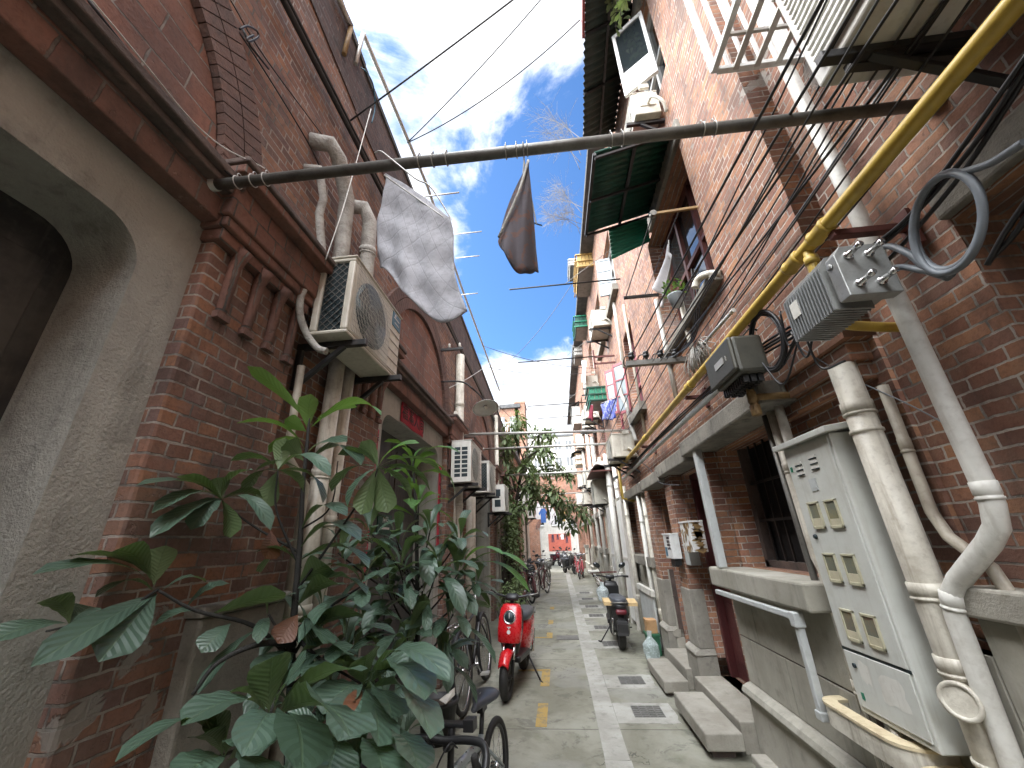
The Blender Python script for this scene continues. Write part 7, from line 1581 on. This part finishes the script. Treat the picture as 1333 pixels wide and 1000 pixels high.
# climbing vine and bush on the left wall
def bush(name, label, cat, c, rad, n, L, W_, mat, stemr=.012, droop=.5, pot_=None):
    t = thing(name, label, cat, (c[0], c[1], 0)); lf, st = B(), B(); c = V(c)
    tw = []
    for k in range(max(10, n // 26)):
        a, e = random.uniform(0, 6.28), random.uniform(-.9, 1.2); u = V((math.cos(a) * math.cos(e), math.sin(a) * math.cos(e), math.sin(e)))
        tw.append(c + V((u.x * rad[0], u.y * rad[1], u.z * rad[2])) * random.uniform(.45, 1.0)) if 0 else tw.append(c + V((u.x * rad[0] * random.uniform(.35, 1), u.y * rad[1] * random.uniform(.35, 1), u.z * rad[2] * random.uniform(.35, 1))))
    root = V((c.x - .2, c.y, .02))
    for q in tw:
        mid = root.lerp(q, .55) + V((random.uniform(-.1, .1), random.uniform(-.1, .1), .1)); stem(st, [root, mid, q], stemr, .003)
        for j in range(n // len(tw)):
            o = q + V((random.gauss(0, rad[0] * .22), random.gauss(0, rad[1] * .22), random.gauss(0, rad[2] * .16))); a = random.uniform(0, 6.28); l = L * random.uniform(.6, 1.2)
            leaf(lf, o, o + V((l * math.cos(a), l * math.sin(a), -droop * l * random.uniform(-.3, 1.4))), W_ * random.uniform(.7, 1.2), .15, random.uniform(-.5, .5), .2, nv=4, nu=2, ripple=0)
    st.build('stem', MT['bark'], t); lf.build('foliage', MT[mat], t, recalc=False); return t
bush('climbing_vine', 'dark climbing vine covering the left wall past the red scooter', 'vine', (-1.12, 9.9, 1.55), (.28, .7, .95), 900, .11, .045, 'small_leaf')
bush('potted_shrub', 'low dense shrub at the wall right behind the red scooter', 'shrub', (-.92, 8.2, .55), (.28, .9, .42), 800, .08, .032, 'small_leaf')
bush('potted_shrub', 'low shrub at the left wall before the maroon bicycles', 'shrub', (-1.02, 10.4, .5), (.22, .5, .4), 300, .08, .034, 'small_leaf')
bush('balcony_plant', 'small green shrub on the right wall behind the second pole', 'shrub', (1.15, 9.0, 3.3), (.16, .5, .22), 160, .10, .04, 'young_leaf') if 0 else None
# leaning tree
t = thing('tree', 'broad leaved tree on the left leaning its crown over the alley', 'tree', (-1.25, 11.2, 0))
tr_, cr, fr = B(), B(), B()
T0 = [(-1.25, 11.2, 0), (-1.28, 11.2, 1.2), (-1.15, 11.2, 2.2), (-.95, 11.1, 3.1), (-.7, 11.0, 3.9)]
stem(tr_, T0, .07, .03)
boughs = [[(-1.15, 11.2, 2.2), (-.7, 11.0, 2.5), (-.1, 10.8, 2.45), (.45, 10.7, 2.25), (.75, 10.7, 2.0)], [(-1.0, 11.1, 2.9), (-.4, 10.9, 3.3), (.1, 10.8, 3.25), (.4, 10.8, 3.0)], [(-.7, 11, 3.9), (-.35, 10.9, 4.3), (.0, 10.9, 4.3)], [(-1.0, 11.1, 3.0), (-1.3, 10.6, 3.6), (-1.25, 10.3, 4.1)], [(-.9, 11.1, 3.3), (-.6, 11.6, 3.9), (-.3, 12, 4.2)], [(-1.2, 11.2, 1.9), (-1.1, 10.5, 2.3), (-.9, 10.1, 2.2)], [(-.4, 10.9, 2.5), (-.1, 10.4, 2.7), (.2, 10.3, 2.5)], [(-.7, 11, 3.9), (-.9, 11, 4.5), (-.8, 11, 4.8)], [(-1.15, 11.2, 2.2), (-.8, 11.5, 2.9), (-.4, 11.8, 3.0)], [(-.1, 10.8, 2.45), (.2, 11.2, 2.1), (.4, 11.4, 1.75)], [(-1.2, 11.2, 1.9), (-1.35, 10.8, 2.7), (-1.2, 10.5, 3.2)], [(-1.0, 11.1, 3.0), (-.8, 10.5, 3.4), (-.6, 10.2, 3.0)], [(-1.0, 11.1, 2.6), (-.7, 10.6, 2.9), (-.5, 10.3, 2.5)], [(-.7, 11, 3.7), (-.3, 10.6, 3.8), (.0, 10.4, 3.5)], [(-1.2, 11.2, 2.2), (-1.2, 10.6, 1.9), (-1.0, 10.3, 1.6)], [(-1.1, 11.2, 2.8), (-1.3, 11.4, 3.8), (-1.2, 11.2, 4.5)], [(-.8, 11, 3.6), (-1.0, 10.5, 4.2), (-.9, 10.3, 4.6)]]
for p in boughs:
    stem(tr_, p, .026, .008); q = bez(p, 6)
    for j, c in enumerate(q):
        if j < 4: continue
        for _ in range(2):
            d = V((random.gauss(.1, .5), random.gauss(-.1, .5), random.uniform(-.2, .7))); cc = c + d * random.uniform(.05, .28)
            tr_.tube([c, cc], .006, 4); rosette(cr, cc, d + V((0, 0, .2)), random.randint(6, 9), .25, .075, 1.1, .8, .5, nv=5, nu=2, ripple=.0)
tr_.build('trunk', MT['bark'], t); cr.build('crown', MT['small_leaf'], t, recalc=False); fr.bm.free()
# bare blossom sprays and hanging creeper on the right roof edge
def spray(label, root, tips, n):
    t = thing('bare_shrub', label, 'shrub', root, 'bare shrubs on the right roof edge'); st, lf = B(), B(); root0 = V(root)
    for iq, q in enumerate(tips):
        q = V(q); root = root0 + V((.03, -.35 + .18 * iq, .03 * iq)); p = bez([root, root.lerp(q, .5) + V((0, 0, .12)), q], 8); st.tube(p, [.006 - .004 * i / (len(p) - 1) for i in range(len(p))], 5)
        for k in range(n):
            a = p[random.randint(5, len(p) - 1)]; d = V((random.gauss(-.12, .16), random.gauss(0, .18), random.gauss(.05, .14))); st.tube([a, a + d * .5 + V((0, 0, .02)), a + d], .0014, 3, cap=False)
            for j in range(4): o = a + d * random.uniform(.4, 1); lf.poly([o, o + V((.008, 0, .005)), o + V((.006, .005, .012)), o + V((-.005, .003, .009))])
    st.build('twigs', MT['twig'], t); lf.build('buds', MT['twig'], t)
spray('pale twiggy shrub leaning out above the near pole', (.95, 5.4, 8.3), [ay(702, 152, 5.2), ay(716, 185, 5.3), ay(735, 160, 5.3), ay(708, 170, 5.3), ay(712, 138, 5.3)], 60)
spray('pale twiggy shrub leaning out below the near pole', (.98, 6.6, 7.9), [ay(712, 262, 6.6), ay(722, 248, 6.5), ay(728, 280, 6.6), ay(716, 290, 6.6), ay(710, 280, 6.6), ay(730, 240, 6.6)], 80)
t = thing('creeper', 'dark creeper trailing off the fascia of the top awning', 'creeper', ax(800, 8, 1.0)); lf, st = B(), B()
for k in range(9):
    p = ax(788 + 3 * k, 1 + 2 * (k % 4), 1.05); q = p + V((random.uniform(-.1, .1), random.uniform(-.2, .2), -random.uniform(.05, .2))); st.tube([p + V((0, 0, .3)), p, q], .004, 4)
    for j in range(9): c = p.lerp(q, j / 8); a = random.uniform(0, 6.28); leaf(lf, c, c + V((.08 * math.cos(a), .08 * math.sin(a), -.03)), .035, .1, 0, .2, nv=3, nu=2)
st.build('stem', MT['bark'], t); lf.build('foliage', MT['small_leaf'], t, recalc=False)
